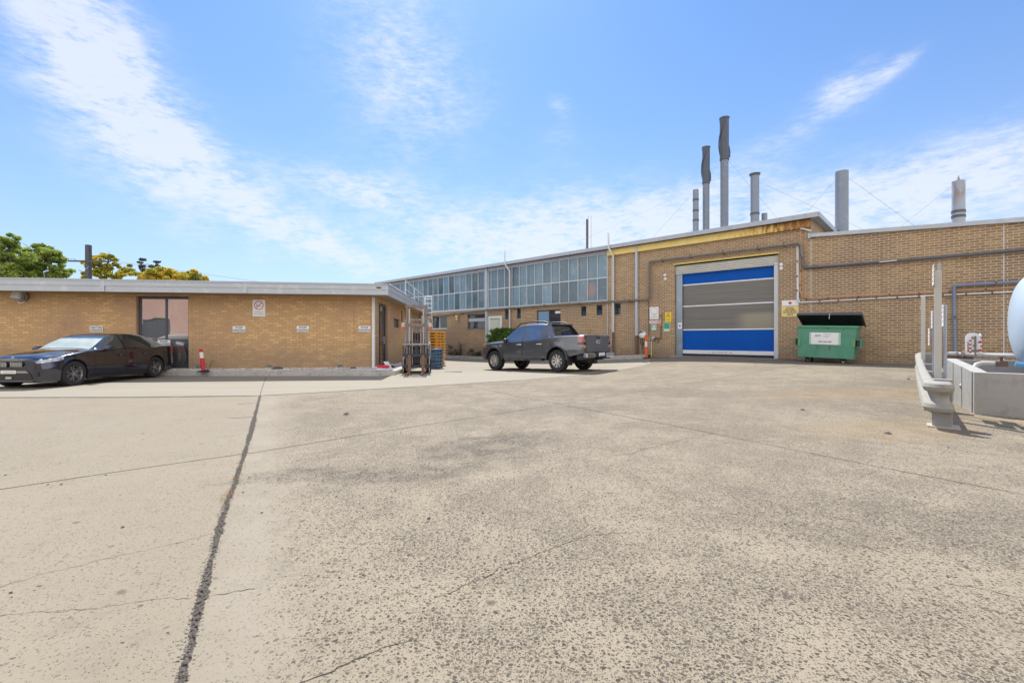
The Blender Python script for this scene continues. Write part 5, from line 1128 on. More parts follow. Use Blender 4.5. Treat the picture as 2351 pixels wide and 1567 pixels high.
vv = thing('drain_valve', 'rusty drain valve with bent grey pipe below the tank end', 'valve', FG.w(tx - .05, ty - .3, tz_ - .78), FG.a)
MB().box((-.16, -.05, -.05), (-.001, .05, .05), ch=.01).cyl((-.08, 0, .05), (-.08, 0, .12), .02).cyl((-.08, 0, .12), (-.08, 0, .135), .06).build('valve_body', M_rusty, vv)
MB().tube([(-.16, 0, 0), (-.32, 0, -.0), (-.40, -.02, -.03), (-.62, -.2, -.45)], .045, 12).build('tube', M_pipelight, vv)
# pipework on top of the back wall of the bund
by = BL + .15
t = thing('bund_pipework', 'rusty and pale pipes running along the back wall of the bund', 'pipe', (FG.o.x, FG.o.y, 0), FG.a); Q = lambda a, b, o=by: (lambda q: (q[0], o, q[1]))(FG.px(a, b, o))
MB().tube([Q(2172, 812), Q(2215, 814.5), Q(2330, 818)], .045, 10).build('tube', M_pipelight, t); MB().tube([Q(2178, 809, by + .15), Q(2225, 812, by + .15), Q(2325, 813.5, by + .15)], .022, 8).build('tube', M_white, t)
MB().tube([Q(2170, 816), Q(2196, 818), Q(2235, 820)], .05, 10).build('tube', M_rusty, t)
mb = MB(); mb.cyl(Q(2206, 814, by - .05), Q(2212, 814.5, by - .05), .075); mb.cyl(Q(2196, 812), Q(2199, 812), .06); mb.build('flange', M_pipegrey, t)
mb = MB(); mb.box(Q(2254, 823, by - .1), Q(2266, 820, by + .1)); mb.cyl(Q(2212, 812), Q(2212, 804), .02); mb.build('valve', M_copper, t)
t = thing('hose_reel', 'white double hose reel on red and white posts behind the bund', 'hose reel', FG.w(FG.px(2233, 810, by)[0], by, FG.px(2233, 814, by)[1]), FG.a)
MX = Matrix.Rotation(R(90), 4, 'X')
for z, r, dx in ((.36, .115, .0), (.19, .085, .03)):
    MB().lathe([(.03, -.03), (r, -.035), (r, -.02), (.05, -.015), (.05, .015), (r, .02), (r, .035), (.03, .03)], 24, Matrix.Translation((dx, 0, z)) @ MX).build('reel_disc', M_sign, t)
def striped(t, x, H, r, name='striped_post', y=0):
    n = 9
    a = MB(); b = MB()
    for i in range(n): (a if i % 2 else b).lathe([(r, H * i / n), (r, H * (i + 1) / n - .001)], 12, Matrix.Translation((x, y, 0)))
    b.lathe([(r, H), (.001, H + r)], 12, Matrix.Translation((x, y, 0)))
    p = b.build(name, M_sign, t); a.build('red_stripe', T_red, p)
striped(t, -.04, .36, .016, y=-.05); MB().box((-.115, -.04, -.05), (-.085, -.01, .36)).build('leg', M_sign, t); MB().box((.02, -.07, -.05), (.05, -.04, .40)).build('leg', M_pipegrey, t)
t = thing('striped_marker_post', 'slim red and white striped marker post right of the hose reel', 'marker post', FG.w(FG.px(2250.5, 812, by)[0], by, FG.px(2250.5, 811, by)[1]), FG.a); striped(t, 0, .40, .022)
# ------------------------------------------------------------------ vehicles
def pch(xs, ys):
    """monotone cubic through (xs, ys)"""
    xs = np.array(xs, float); ys = np.array(ys, float); h = np.diff(xs); dl = np.diff(ys) / h; m = np.zeros(len(xs))
    for i in range(1, len(xs) - 1):
        if dl[i - 1] * dl[i] > 0: w1, w2 = 2 * h[i] + h[i - 1], h[i] + 2 * h[i - 1]; m[i] = (w1 + w2) / (w1 / dl[i - 1] + w2 / dl[i])
    m[0], m[-1] = dl[0], dl[-1]
    def f(x):
        x = min(max(x, xs[0]), xs[-1]); i = min(len(h) - 1, int(np.searchsorted(xs, x, 'right') - 1)); t = (x - xs[i]) / h[i]
        return float((2 * t**3 - 3 * t**2 + 1) * ys[i] + (t**3 - 2 * t**2 + t) * h[i] * m[i] + (-2 * t**3 + 3 * t**2) * ys[i + 1] + (t**3 - t**2) * h[i] * m[i + 1])
    return f
def paint(name, col, metal=.35, rough=.28, flake=.05):
    m, N = newmat(name); P = N.n('ShaderNodeTexCoord').outputs['Object']; n = N.noise(P, 3, 3)
    c = N.mix(n, tuple(v * .85 for v in col), tuple(v * 1.15 for v in col))
    finish(m, N, pbsdf(N, c, rough, metal, 1.0, None, .5, **{'Coat Roughness': .03})); return m
M_tyre = mat('tyre_rubber', (.025, .025, .027), .85, 0, .2, 8); M_trim = mat('black_trim', (.018, .019, .022), .5); M_chrome = mat('chrome', (.75, .76, .78), .12, 1.0, .05)
G_car = glass_mat('car_side_glass', (.13, .135, .14), .02, .2, spec=1.0, metal=.7)
def car_frame(wheels_a, L):
    """local x runs forward; a is the distance back from the nose"""
    return lambda a: L / 2 - a
def sheet(P, cols, rows, both=True):
    """P[i][j] grid -> faces for the index set"""
class Body:
    def __init__(s, L, A, sec, K=4):
        s.L = L; s.A = sorted(set(A)); s.K = K; s.rows = []
        for a in s.A:
            pts = sec(a); fn = []
            # Catmull-Rom through section points, K steps per segment
            Q = [pts[0]] + pts + [(-pts[-2][0], pts[-2][1])]; row = []
            for i in range(1, len(Q) - 2):
                p0, p1, p2, p3 = Q[i - 1], Q[i], Q[i + 1], Q[i + 2]
                for k in range(K):
                    t = k / K
                    def cr(c): 
                        v = .5 * ((2 * p1[c]) + (-p0[c] + p2[c]) * t + (2 * p0[c] - 5 * p1[c] + 4 * p2[c] - p3[c]) * t * t + (-p0[c] + 3 * p1[c] - 3 * p2[c] + p3[c]) * t ** 3)
                        lin = p1[c] * (1 - t) + p2[c] * t; return lin + (v - lin) * .55
                    row.append((cr(0), cr(1)))
            row.append(pts[-1]); s.rows.append(row)
        s.nj = len(s.rows[0]); s.used = set()
    def ai(s, a): return min(range(len(s.A)), key=lambda i: abs(s.A[i] - a))
    def take(s, pred, side=0):
        """faces whose (a, j/K) centre satisfies pred; side 0 both, 1 left, -1 right"""
        out = []
        for sg in ((1, -1) if side == 0 else (side,)):
            for i in range(len(s.A) - 1):
                for j in range(s.nj - 1):
                    if (i, j, sg) in s.used: continue
                    am = (s.A[i] + s.A[i + 1]) / 2; jm = (j + .5) / s.K
                    if pred(am, jm): out.append((i, j, sg)); s.used.add((i, j, sg))
        return out
    def mesh(s, faces, name, m, par, off=0.0, gap=0.0, thick=0.0):
        mb = MB(); idx = {}; vs = []
        def vid(i, j, sg):
            sgk = sg if abs(s.rows[i][j][0]) > 1e-6 else 0
            k = (i, j, sgk)
            if k not in idx: y, z = s.rows[i][j]; idx[k] = len(vs); vs.append((s.L / 2 - s.A[i], y * sg, z))
            return idx[k]
        fs = []
        for i, j, sg in faces:
            q = [vid(i, j, sg), vid(i + 1, j, sg), vid(i + 1, j + 1, sg), vid(i, j + 1, sg)]
            if sg < 0: q = q[::-1]
            fs.append(tuple(q))
        import bmesh
        bm = bmesh.new(); V = [bm.verts.new(v) for v in vs]
        for f in fs:
            try: bm.faces.new([V[k] for k in dict.fromkeys(f)])
            except Exception: pass
        bmesh.ops.remove_doubles(bm, verts=bm.verts, dist=1e-5); bm.normal_update()
        if off:
            nn = {v: v.normal.copy() for v in bm.verts}
            for v in bm.verts: v.co += nn[v] * off
        if gap:
            mv = {}
            for v in bm.verts:
                if v.is_boundary and v.link_faces:
                    c = sum((f.calc_center_median() for f in v.link_faces), Vector()) / len(v.link_faces); d = c - v.co
                    if d.length > 1e-6: mv[v] = d.normalized() * min(gap, d.length * .4)
            for v, d in mv.items(): v.co += d
        if thick:
            be = [e for e in bm.edges if e.is_boundary]; nr = {v: v.normal.copy() for e in be for v in e.verts}
            r = bmesh.ops.extrude_edge_only(bm, edges=be); 
            for v in [q for q in r['geom'] if isinstance(q, bmesh.types.BMVert)]:
                o = min(nr, key=lambda w: (w.co - v.co).length_squared); v.co -= nr[o] * thick
        me = bpy.data.meshes.new(name); bm.to_mesh(me); bm.free(); me.materials.append(m)
        for p in me.polygons: p.use_smooth = True
        try: me.set_sharp_from_angle(angle=R(35))
        except Exception: pass
        o = bpy.data.objects.new(name, me); COL.objects.link(o); o.parent = par; return o
def wheel(par, x, y, r, w, rimr, rimm, spokes, side, style='twin', steer=0):
    """tyre with rim, spokes and brake disc as sub-parts; outer face towards side*y"""
    M = Matrix.Translation((x, y, r)) @ Matrix.Rotation(R(steer), 4, 'Z') @ Matrix.Rotation(R(-90 * side), 4, 'X')
    h = w / 2
    t = MB(); t.lathe([(rimr, -h * .9), (rimr + .015, -h), (r * .93, -h), (r * .985, -h * .8), (r, -h * .5), (r, h * .5), (r * .985, h * .8), (r * .93, h), (rimr + .015, h), (rimr, h * .9)], 44, M)
    wh = t.build('wheel', M_tyre, par)
    b = MB(); b.lathe([(rimr * .99, h * .92), (rimr * 1.02, h * .80), (rimr * .93, h * .55), (rimr * .90, -h * .8), (rimr, -h * .9)], 40, M)
    n = spokes; zf = h * .62
    for k in range(n):
        a = 2 * math.pi * k / n
        for da in ((-.13, .13) if style == 'twin' else (-.09, .09)):
            a1 = a + da * .5; a2 = a + da * (1.5 if style == 'twin' else 1.1); ww = rimr * (.060 if style == 'twin' else .045)
            p0 = Vector((math.cos(a1), math.sin(a1))) * rimr * .16; p1 = Vector((math.cos(a2), math.sin(a2))) * rimr * .93; q = Vector((-(p1 - p0).y, (p1 - p0).x)).normalized() * ww
            vs = []
            for (p, zz, s_) in ((p0, zf, 1.0), (p1, h * .80, .9)):
                for c, dz in ((q * s_, 0), (-q * s_, 0), (-q * s_ * .6, -.035), (q * s_ * .6, -.035)): vs.append(tuple(M @ Vector((p.x + c.x, p.y + c.y, zz + dz))))
            b.add(vs, [(0, 1, 5, 4), (1, 2, 6, 5), (2, 3, 7, 6), (3, 0, 4, 7), (0, 3, 2, 1), (4, 5, 6, 7)])
    b.lathe([(rimr * .26, h * .45), (rimr * .24, zf + .006), (rimr * .12, zf + .012), (.001, zf + .012)], 20, M); b.build('rim', rimm, wh)
    MB().lathe([(.001, zf + .018), (rimr * .11, zf + .016), (rimr * .12, zf + .010)], 16, M).build('hub_cap', M_chrome, wh)
    MB().lathe([(.05, .0), (rimr * .78, .0), (rimr * .78, .02), (.05, .02)], 28, M).build('brake_disc', mat('brake_steel', (.22, .22, .23), .4, .8), wh)
    MB().lathe([(.001, -.02), (rimr * .93, -.02)], 24, M).build('inner_barrel', M_dark, wh)
    return wh
def wells(par, aw, L, R_, half, z0):
    for a in aw:
        for sg in (1, -1):
            mb = MB(); n = 20; vs = []
            for k in range(n + 1):
                t = math.pi * k / n; x = L / 2 - a + R_ * math.cos(t); z = z0 + R_ * math.sin(t)
                vs += [(x, sg * half * .985, z), (x, sg * (half - .38), z)]
            vs += [(L / 2 - a, sg * (half - .38), z0)]; c = len(vs) - 1
            mb.add(vs, [(2 * k, 2 * k + 2, 2 * k + 3, 2 * k + 1) for k in range(n)] + [(2 * k + 1, 2 * k + 3, c) for k in range(n)]); mb.build('wheel_arch_liner', M_dark, par)
def arc_stations(A, aw, R_):
    for w in aw:
        for k in range(-12, 13): A.append(round(w + R_ * math.sin(math.pi / 2 * k / 12), 4))
    return A

# ---- black sedan
def make_sedan():
    L = 4.71; aw = (.80, 3.65); RW = .375; r = .345
    t = thing('parked_car', 'glossy black sedan with dark wheels parked nose-out at the office wall', 'car')
    P_ = paint('black_blue_paint', (.045, .050, .075), .75, .12)
    zc = pch([0, .06, .25, .8, 1.40, 1.75, 2.15, 2.5, 2.85, 3.3, 3.7, 4.00, 4.28, 4.62, 4.71], [.72, .80, .87, .97, 1.03, 1.235, 1.405, 1.455, 1.46, 1.445, 1.375, 1.275, 1.145, 1.10, 1.03])
    w = pch([0, .05, .15, .30, .5, .8, 1.5, 2.6, 3.4, 3.9, 4.3, 4.55, 4.68, 4.71], [.60, .70, .79, .865, .895, .91, .905, .912, .915, .91, .885, .82, .72, .66])
    belt = pch([0, .1, .4, .8, 1.3, 2.0, 3.0, 3.8, 4.4, 4.71], [.70, .735, .80, .875, .935, .955, .98, 1.015, 1.03, .95])
    y6 = pch([0, .2, .8, 1.35, 1.6, 2.15, 2.8, 3.3, 3.75, 4.1, 4.5, 4.71], [.40, .55, .66, .72, .70, .585, .57, .56, .60, .68, .66, .50])
    z6 = pch([0, .1, .5, .9, 1.38, 1.75, 2.12, 2.5, 2.85, 3.2, 3.55, 3.90, 4.22, 4.5, 4.71], [.72, .80, .87, .945, .99, 1.19, 1.355, 1.405, 1.41, 1.395, 1.335, 1.225, 1.085, 1.065, 1.0])
    low = pch([0, .15, .4, 1.2, 3.2, 4.3, 4.71], [.21, .19, .19, .20, .20, .24, .30])
    def sec(a):
        W, b, zl = w(a), belt(a), low(a)
        for q in aw:
            if abs(a - q) < RW: zl = max(zl, .345 + math.sqrt(RW * RW - (a - q) ** 2))
        zm = max(.52, zl + .03)
        if zm > b - .06: zm = b - .06
        return [(W * .955, zl), (W * .985, zl + (zm - zl) * .45), (W * 1.0, zm), (W * .975, (zm + b) / 2 + .02), (W * .965, b), (W * .915, b + .028), (min(y6(a), W * .9), max(z6(a), b + .032)), (min(y6(a), W * .9) * .62, z6(a) * .22 + zc(a) * .78 + .006), (0, zc(a) + .006)]
    A = arc_stations(list(np.arange(0, L + .001, .075)) + [.02, .05, .10, 1.38, 2.12, 3.25, 4.05, 4.15, 4.66, L], aw, RW)
    A += [1.52, 2.46, 2.52, 3.42, 3.46, 3.92, 4.22, 1.36]
    B = Body(L, A, sec)
    cut = lambda a0, a1, j0, j1: (lambda a, j: a0 < a < a1 and j0 < j < j1)
    ws = B.take(cut(1.38, 2.12, 6, 8)); rw = B.take(cut(3.42, 4.22, 6, 8))
    z_ok = lambda a: z6(a) - belt(a) > .06
    g1 = B.take(lambda a, j: 1.60 < a < 2.46 and 5 < j < 6 and z_ok(a)); g2 = B.take(lambda a, j: 2.52 < a < 3.42 and 5 < j < 6); g3 = B.take(lambda a, j: 3.46 < a < 3.92 and 5.0 < j < 6)
    fd = B.take(cut(1.38, 2.49, .5, 5)); rdr = B.take(lambda a, j: 2.49 < a < 3.42 and .5 < j < 5)
    hl = B.take(cut(.03, .50, 3.25, 4.25)); tl = B.take(cut(4.35, 4.71, 3, 4.2))
    hood = B.take(cut(.05, 1.36, 5.2, 8)); boot = B.take(cut(4.24, 4.66, 5.2, 8))
    body = B.take(lambda a, j: True); b0 = B.mesh(body, 'body', P_, t)
    for fs, nm in ((fd, 'door'), (rdr, 'door')):
        for sg in (1, -1):
            o = B.mesh([f for f in fs if f[2] == sg], nm, P_, t, gap=.006, thick=.02)
            cx = L / 2 - (2.32 if fs is fd else 3.25); mb = MB(); mb.tube([(cx - .11, sg * .905, .80), (cx - .08, sg * .935, .805), (cx + .08, sg * .935, .805), (cx + .11, sg * .905, .80)], .016, 8); mb.build('handle', P_, o)
    B.mesh(hood, 'bonnet', P_, t, gap=.003, thick=.03); B.mesh(boot, 'boot_lid', P_, t, gap=.005, thick=.01)
    G_ws, N = newmat('windscreen_sunlit_blind'); P = N.n('ShaderNodeTexCoord').outputs['Object']; s = N.n('ShaderNodeSeparateXYZ', {0: P}).outputs
    ww = B.mesh(ws, 'windscreen', G_ws, t)
    k = N.ss(N.m('ADD', s[2], N.m('MULTIPLY', N.noise(P, 3.0, 3), .06)), 1.29, 1.36); k2 = N.ss(N.noise(P, 1.6, 3), .35, .7)
    c = N.mix(k, N.mix(k2, (.38, .45, .44), (.58, .62, .60)), (.03, .07, .12)); finish(G_ws, N, pbsdf(N, c, .08, coat=.35, spec=.4))
    B.mesh(rw, 'rear_window', G_car, t)
    for fs in (g1, g2, g3):
        for sg in (1, -1): B.mesh([f for f in fs if f[2] == sg], 'side_window', G_car, t, off=.002)
    Mh, N = newmat('headlight_lens'); n = N.noise(N.n('ShaderNodeTexCoord').outputs['Object'], 6, 1)
    finish(Mh, N, pbsdf(N, N.ramp(n, [(.35, (.12, .16, .26)), (.5, (.62, .68, .78)), (.65, (.85, .88, .92))]), .08, .2, 1.0))
    for sg in (1, -1):
        h = B.mesh([f for f in hl if f[2] == sg], 'headlight', Mh, t, off=.004)
        mb = MB()
        for q in range(2): mb.cyl((L / 2 - .09 - q * .13, sg * (.70 + q * .10), .745 + q * .012), (L / 2 - .05 - q * .13, sg * (.715 + q * .10), .745 + q * .012), .025, n=14)
        mb.build('lamp_unit', M_frame_wh, h)
        B.mesh([f for f in tl if f[2] == sg], 'tail_light', mat('tail_red', (.25, .02, .02), .2), t, off=.003)
    # closed nose and tail
    for idx, nm in ((0, 'front_panel'), (len(B.A) - 1, 'rear_panel')):
        row = B.rows[idx]; x = L / 2 - B.A[idx]; vs = [(x, y, z) for y, z in row] + [(x, -y, z) for y, z in row[:-1][::-1]]
        MB().add(vs, [tuple(range(len(vs)))]).build(nm, P_, t)
    xf = L / 2
    # twin grille with vertical bars
    for sg in (1, -1):
        pts = [(sg * .035, .56), (sg * .33, .58), (sg * .38, .64), (sg * .33, .712), (sg * .05, .705), (sg * .028, .63)]
        vs = [(xf + .004, y, z) for y, z in pts] + [(xf + .03, y * .97 + sg * .006, z + (.63 - z) * .06) for y, z in pts]
        kg = MB().add(vs, [(i, (i + 1) % 6, 6 + (i + 1) % 6, 6 + i) for i in range(6)]).build('grille', M_trim, t)
        MB().add([(xf + .008, y, z) for y, z in pts], [tuple(range(6))]).build('mesh', M_dark, kg)
        mb = MB()
        for q in range(8):
            y = sg * (.062 + q * .037); mb.box((xf + .010, y - .008, .578), (xf + .034, y + .008, .695))
        mb.build('bars', mat('grille_bars', (.5, .5, .48), .25, .6), kg)
    MB().prism([(-.60, .24), (.60, .24), (.52, .40), (.44, .47), (-.44, .47), (-.52, .40)], xf + .004, xf + .012, 'yz').build('lower_intake', M_trim, t)
    MB().prism([(-.50, .42), (.50, .42), (.42, .475), (-.42, .475)], xf + .013, xf + .022, 'yz').build('intake_bar', mat('intake_satin', (.35, .33, .30), .3, .5), t)
    pl_ = MB().box((xf + .024, -.19, .405), (xf + .032, .19, .49), ch=.003).build('number_plate', mat('plate_cream', (.75, .74, .70), .5), t)
    MB().box((xf + .034, -.13, .43), (xf + .035, .13, .465)).build('faint_characters', mat('plate_faint', (.58, .57, .55), .6), pl_)
    MB().box((xf + .014, -.07, .27), (xf + .03, .07, .33)).build('sensor', mat('sensor_grey', (.45, .42, .40), .4), t)
    mb = MB(); mb.box((xf - .02, -.62, .195), (xf + .03, .62, .22), ch=.006); mb.build('splitter', P_, t)
    for sg in (1, -1):
        mb = MB(); mb.prism([(sg * .655, .34), (sg * .70, .34), (sg * .70, .45), (sg * .66, .46)], xf - .12, xf - .03, 'yz'); mb.build('air_vent', M_dark, t)
    bd = MB().lathe([(.001, .012), (.030, .010), (.034, 0)], 20, Matrix.Translation((xf - .075, 0, zc(.075) + .006)) @ Matrix.Rotation(R(35), 4, 'Y')).build('badge', M_chrome, t)
    # mirrors, wipers, sills
    for sg in (1, -1):
        mb = MB(); mb.prism([(L / 2 - 1.86, .93), (L / 2 - 1.62, .955), (L / 2 - 1.60, 1.02), (L / 2 - 1.70, 1.075), (L / 2 - 1.86, 1.065)], sg * .93, sg * 1.10, 'xz'); o = mb.build('mirror', P_, t)
        bv = o.modifiers.new('b', 'BEVEL'); bv.width = .03; bv.segments = 3
        MB().box((L / 2 - 1.78, sg * .86, .945), (L / 2 - 1.66, sg * .95, .965)).build('arm', M_trim, o)
    mb = MB(); mb.tube([(L / 2 - 1.40, .35, 1.005), (L / 2 - 1.42, -.25, 1.03)], .010, 5); mb.tube([(L / 2 - 1.40, -.25, 1.005), (L / 2 - 1.45, -.60, 1.02)], .010, 5); mb.build('wiper', M_trim, t)
    for sg in (1, -1): MB().box((L / 2 - 3.25, sg * .80, .17), (L / 2 - 1.20, sg * .895, .235), ch=.01).build('side_skirt', M_trim, t)
    MB().box((-L / 2 + .12, -.50, .17), (L / 2 - .10, .50, .62)).build('underbody', M_dark, t)
    wells(t, aw, L, RW, .90, .345)
    rim = mat('dark_alloy', (.26, .26, .27), .3, .7)
    for a in aw:
        for sg in (1, -1): wheel(t, L / 2 - a, sg * .78, r, .225, .235, rim, 5, sg)
    return t
sd_ = make_sedan()
# front-left wheel stands at (-11.8, 12.3), rear-left at (-11.85, 15.1)
hx, hy = math.sin(R(1.0)), -math.cos(R(1.0)); a_ = math.atan2(hy, hx); lx_, ly_ = -hy, hx
fw_ = (gpx(175, 885)[0], 12.30); cx_ = fw_[0] - hx * (4.71 / 2 - .80) - lx_ * .86; cy_ = fw_[1] - hy * (4.71 / 2 - .80) - ly_ * .86
sd_.location = (cx_, cy_, g(cx_ , cy_) + .004); sd_.rotation_euler = (0, 0, a_)

# ---- grey dual-cab pickup
def make_pickup():
    L = 5.36; aw = (.92, 4.19); RW = .475; r = .40
    t = thing('pickup_truck', 'dark grey dual-cab pickup truck parked with its tailgate towards the roller door', 'pickup truck')
    P_ = paint('slate_grey_paint', (.115, .122, .142), .58, .28)
    zc = pch([0, .08, .3, .8, 1.30, 1.70, 2.15, 2.6, 3.1, 3.50, 3.70, 3.78, 3.86, 4.4, 5.0, 5.36], [.95, 1.06, 1.14, 1.18, 1.21, 1.46, 1.745, 1.80, 1.80, 1.775, 1.72, 1.55, 1.30, 1.29, 1.29, 1.29])
    w = pch([0, .06, .15, .3, .6, 1.0, 2.6, 4.4, 5.1, 5.30, 5.36], [.70, .80, .86, .90, .935, .945, .945, .945, .935, .90, .865])
    belt = pch([0, .1, .5, 1.3, 2.0, 2.8, 3.5, 3.8, 4.4, 5.36], [.95, 1.02, 1.06, 1.09, 1.10, 1.12, 1.19, 1.23, 1.235, 1.245])
    y6 = pch([0, .2, .8, 1.25, 1.6, 2.1, 2.8, 3.4, 3.66, 3.86, 4.4, 5.36], [.45, .62, .72, .78, .76, .665, .655, .655, .66, .80, .84, .84])
    z6 = pch([0, .1, .5, .9, 1.30, 1.65, 2.08, 2.5, 2.9, 3.3, 3.62, 3.72, 3.86, 4.4, 5.36], [.95, 1.06, 1.13, 1.155, 1.17, 1.39, 1.665, 1.735, 1.745, 1.735, 1.70, 1.62, 1.285, 1.285, 1.285])
    low = pch([0, .2, .45, 1.4, 3.7, 4.7, 5.1, 5.36], [.55, .46, .46, .49, .49, .55, .62, .66])
    def sec(a):
        W, b, zl = w(a), belt(a), low(a)
        for q in aw:
            if abs(a - q) < RW: zl = max(zl, .44 + math.sqrt(RW * RW - (a - q) ** 2))
        zm = max(.80, zl + .04); zm = min(zm, b - .1)
        flare = max([0] + [math.exp(-((a - q) / .42) ** 2) for q in aw]) * .028
        return [(W * .975 + flare, zl), (W * .985 + flare, zl + (zm - zl) * .4), (W * .99 + flare * .7, zm), (W * .965, (zm + b) / 2 + .02), (W * .955, b), (W * .92, b + .03), (min(y6(a), W * .9), max(z6(a), b + .034)), (min(y6(a), W * .9) * .65, z6(a) * .25 + zc(a) * .75), (0, zc(a))]
    A = arc_stations(list(np.arange(0, L + .001, .08)) + [.02, .05, 1.30, 2.08, 3.72, 3.75, 3.78, 3.82, 3.86, 5.30, 5.34, L], aw, RW) + [1.50, 2.44, 2.56, 2.50, 3.44, 3.66]
    B = Body(L, A, sec); cut = lambda a0, a1, j0, j1: (lambda a, j: a0 < a < a1 and j0 < j < j1)
    ws = B.take(cut(1.32, 2.08, 6, 8)); rw = B.take(cut(3.70, 3.84, 6.4, 8))
    g1 = B.take(lambda a, j: 1.56 < a < 2.44 and 5 < j < 6 and z6(a) - belt(a) > .10); g2 = B.take(cut(2.56, 3.36, 5, 6))
    fd = B.take(cut(1.42, 2.50, .4, 5)); rdr = B.take(lambda a, j: 2.50 < a < 3.58 and .4 < j < 5 )
    hl = B.take(cut(.03, .42, 3, 4.6)); tl = B.take(cut(5.12, 5.34, 2.6, 4.3)); hood = B.take(cut(.06, 1.28, 5.2, 8)); cov = B.take(cut(3.9, 5.30, 6.0, 8))
    B.mesh(B.take(lambda a, j: True), 'body', P_, t)
    for fs in (fd, rdr):
        for sg in (1, -1):
            o = B.mesh([f for f in fs if f[2] == sg], 'door', P_, t, gap=.007, thick=.02); cx = L / 2 - (2.33 if fs is fd else 3.36)
            MB().tube([(cx - .11, sg * .93, 1.01), (cx - .08, sg * .965, 1.015), (cx + .08, sg * .965, 1.015), (cx + .11, sg * .93, 1.01)], .018, 8).build('handle', M_chrome, o)
    B.mesh(hood, 'bonnet', P_, t, gap=.006, thick=.015); B.mesh(ws, 'windscreen', G_car, t); B.mesh(rw, 'rear_window', G_car, t, off=.004)
    G_bl = glass_mat('blue_tinted_glass', (.06, .12, .27), .03, .2, spec=1.0)
    for fs in (g1, g2):
        for sg in (1, -1): B.mesh([f for f in fs if f[2] == sg], 'side_window', G_bl, t, off=.003)
    cv = B.mesh(cov, 'tonneau_cover', mat('roller_cover', (.035, .037, .042), .4, .1), t)
    Mt, N = newmat('tail_lamp_lens'); P = N.n('ShaderNodeTexCoord').outputs['Object']; s = N.n('ShaderNodeSeparateXYZ', {0: P}).outputs
    c = N.ramp(s[2], [(0, (.40, .13, .08)), (.86, (.45, .16, .10)), (.93, (.60, .38, .30)), (.94, (.03, .02, .02)), (1.0, (.03, .02, .02))])
    k = N.ss(s[2], 1.04, 1.05); c = N.mix(k, c, (.42, .14, .14)); finish(Mt, N, pbsdf(N, c, .12, 0, 1.0))
    for sg in (1, -1):
        B.mesh([f for f in hl if f[2] == sg], 'headlight', M_chrome, t, off=.004)
        o = B.mesh([f for f in tl if f[2] == sg], 'tail_light', Mt, t, off=.006)
        MB().box((-L / 2 + .012, sg * .76, .83), (-L / 2 - .010, sg * .868, 1.14), ch=.005).build('lens_rear', Mt, o)
    row = B.rows[0]; vs = [(L / 2, y, z) for y, z in row] + [(L / 2, -y, z) for y, z in row[:-1][::-1]]; MB().add(vs, [tuple(range(len(vs)))]).build('front_panel', M_trim, t)
    row = B.rows[-1]; vs = [(-L / 2, y, z) for y, z in row] + [(-L / 2, -y, z) for y, z in row[:-1][::-1]]; MB().add(vs, [tuple(range(len(vs)))]).build('rear_panel', P_, t)
    # tailgate with raised band, handle, oval badge and name
    xr = -L / 2
    Mtg = mat('tailgate_paint', (.13, .135, .15), .42, .3, .1, 2)
    tg = MB().box((xr - .030, -.735, .70), (xr - .002, .735, 1.262), ch=.008).build('tailgate', Mtg, t)
    MB().box((xr - .042, -.70, .70), (xr - .0305, .70, .845), ch=.005).build('lower_band', Mtg, tg)
    MB().box((xr - .05, -.74, 1.262), (xr + .05, .74, 1.295), ch=.008).build('spoiler_lip', M_chrome, tg)
    MB().box((xr - .045, -.12, 1.17), (xr - .0305, .12, 1.225), ch=.004).build('handle', M_trim, tg)
    MY = Matrix.Translation((xr - .031, -.0, 1.045)) @ Matrix.Rotation(R(-90), 4, 'Y')
    ov = MB(); vs = []
    n = 28
    for (rr, dz) in ((1, 0), (1, .012), (.001, .014)):
        for i in range(n): a = 2 * math.pi * i / n; vs.append(tuple(MY @ Vector((.055 * rr * math.cos(a), .115 * rr * math.sin(a), dz))))
    ov.add(vs, [(q * n + i, q * n + (i + 1) % n, (q + 1) * n + (i + 1) % n, (q + 1) * n + i) for q in range(2) for i in range(n)]); ob_ = ov.build('badge', M_frame_wh, tg)
    vs = [tuple(MY @ Vector((.040 * math.cos(2 * math.pi * i / n), .090 * math.sin(2 * math.pi * i / n), .0155))) for i in range(n)]; MB().add(vs, [tuple(range(n))]).build('badge_field', mat('badge_blue', (.02, .05, .22), .3), ob_)
    text('RANGER', .10, mat('embossed_grey', (.10, .11, .13), .4, .3), tg, (xr - .0435, 0, .772), rot=(R(90), 0, R(-90)), spacing=2.1, bold=.002, name='name_lettering')
    text('Ford', .055, M_chrome, ob_, (xr - .049, 0, 1.043), rot=(R(90), 0, R(-90)), name='badge_lettering')
    # bumper, plate, tow bar
    mb = MB(); mb.box((xr - .16, -.92, .50), (xr + .02, -.34, .66), ch=.03); mb.box((xr - .16, .34, .50), (xr + .02, .92, .66), ch=.03); bp = mb.build('rear_bumper', M_chrome, t)
    MB().box((xr - .17, -.335, .52), (xr + .0, .335, .66), ch=.01).build('step_pad', M_trim, bp); MB().box((xr + .02, -.88, .44), (xr + .3, .88, .60)).build('bumper_beam', M_trim, t)
    np_ = MB().box((xr - .185, -.19, .53), (xr - .175, .19, .665)).build('number_plate', M_sign, t)
    MB().box((xr - .187, -.185, .53), (xr - .1855, .185, .565)).build('plate_strip', mat('badge_blue', (.02, .05, .22), .3), np_)
    mb = MB()
    for q in range(6): mb.box((xr - .187, -.15 + q * .053 - .014, .585), (xr - .1855, -.15 + q * .053 + .014, .645))
    mb.build('blurred_characters', mat('plate_blur', (.33, .37, .50), .6), np_)
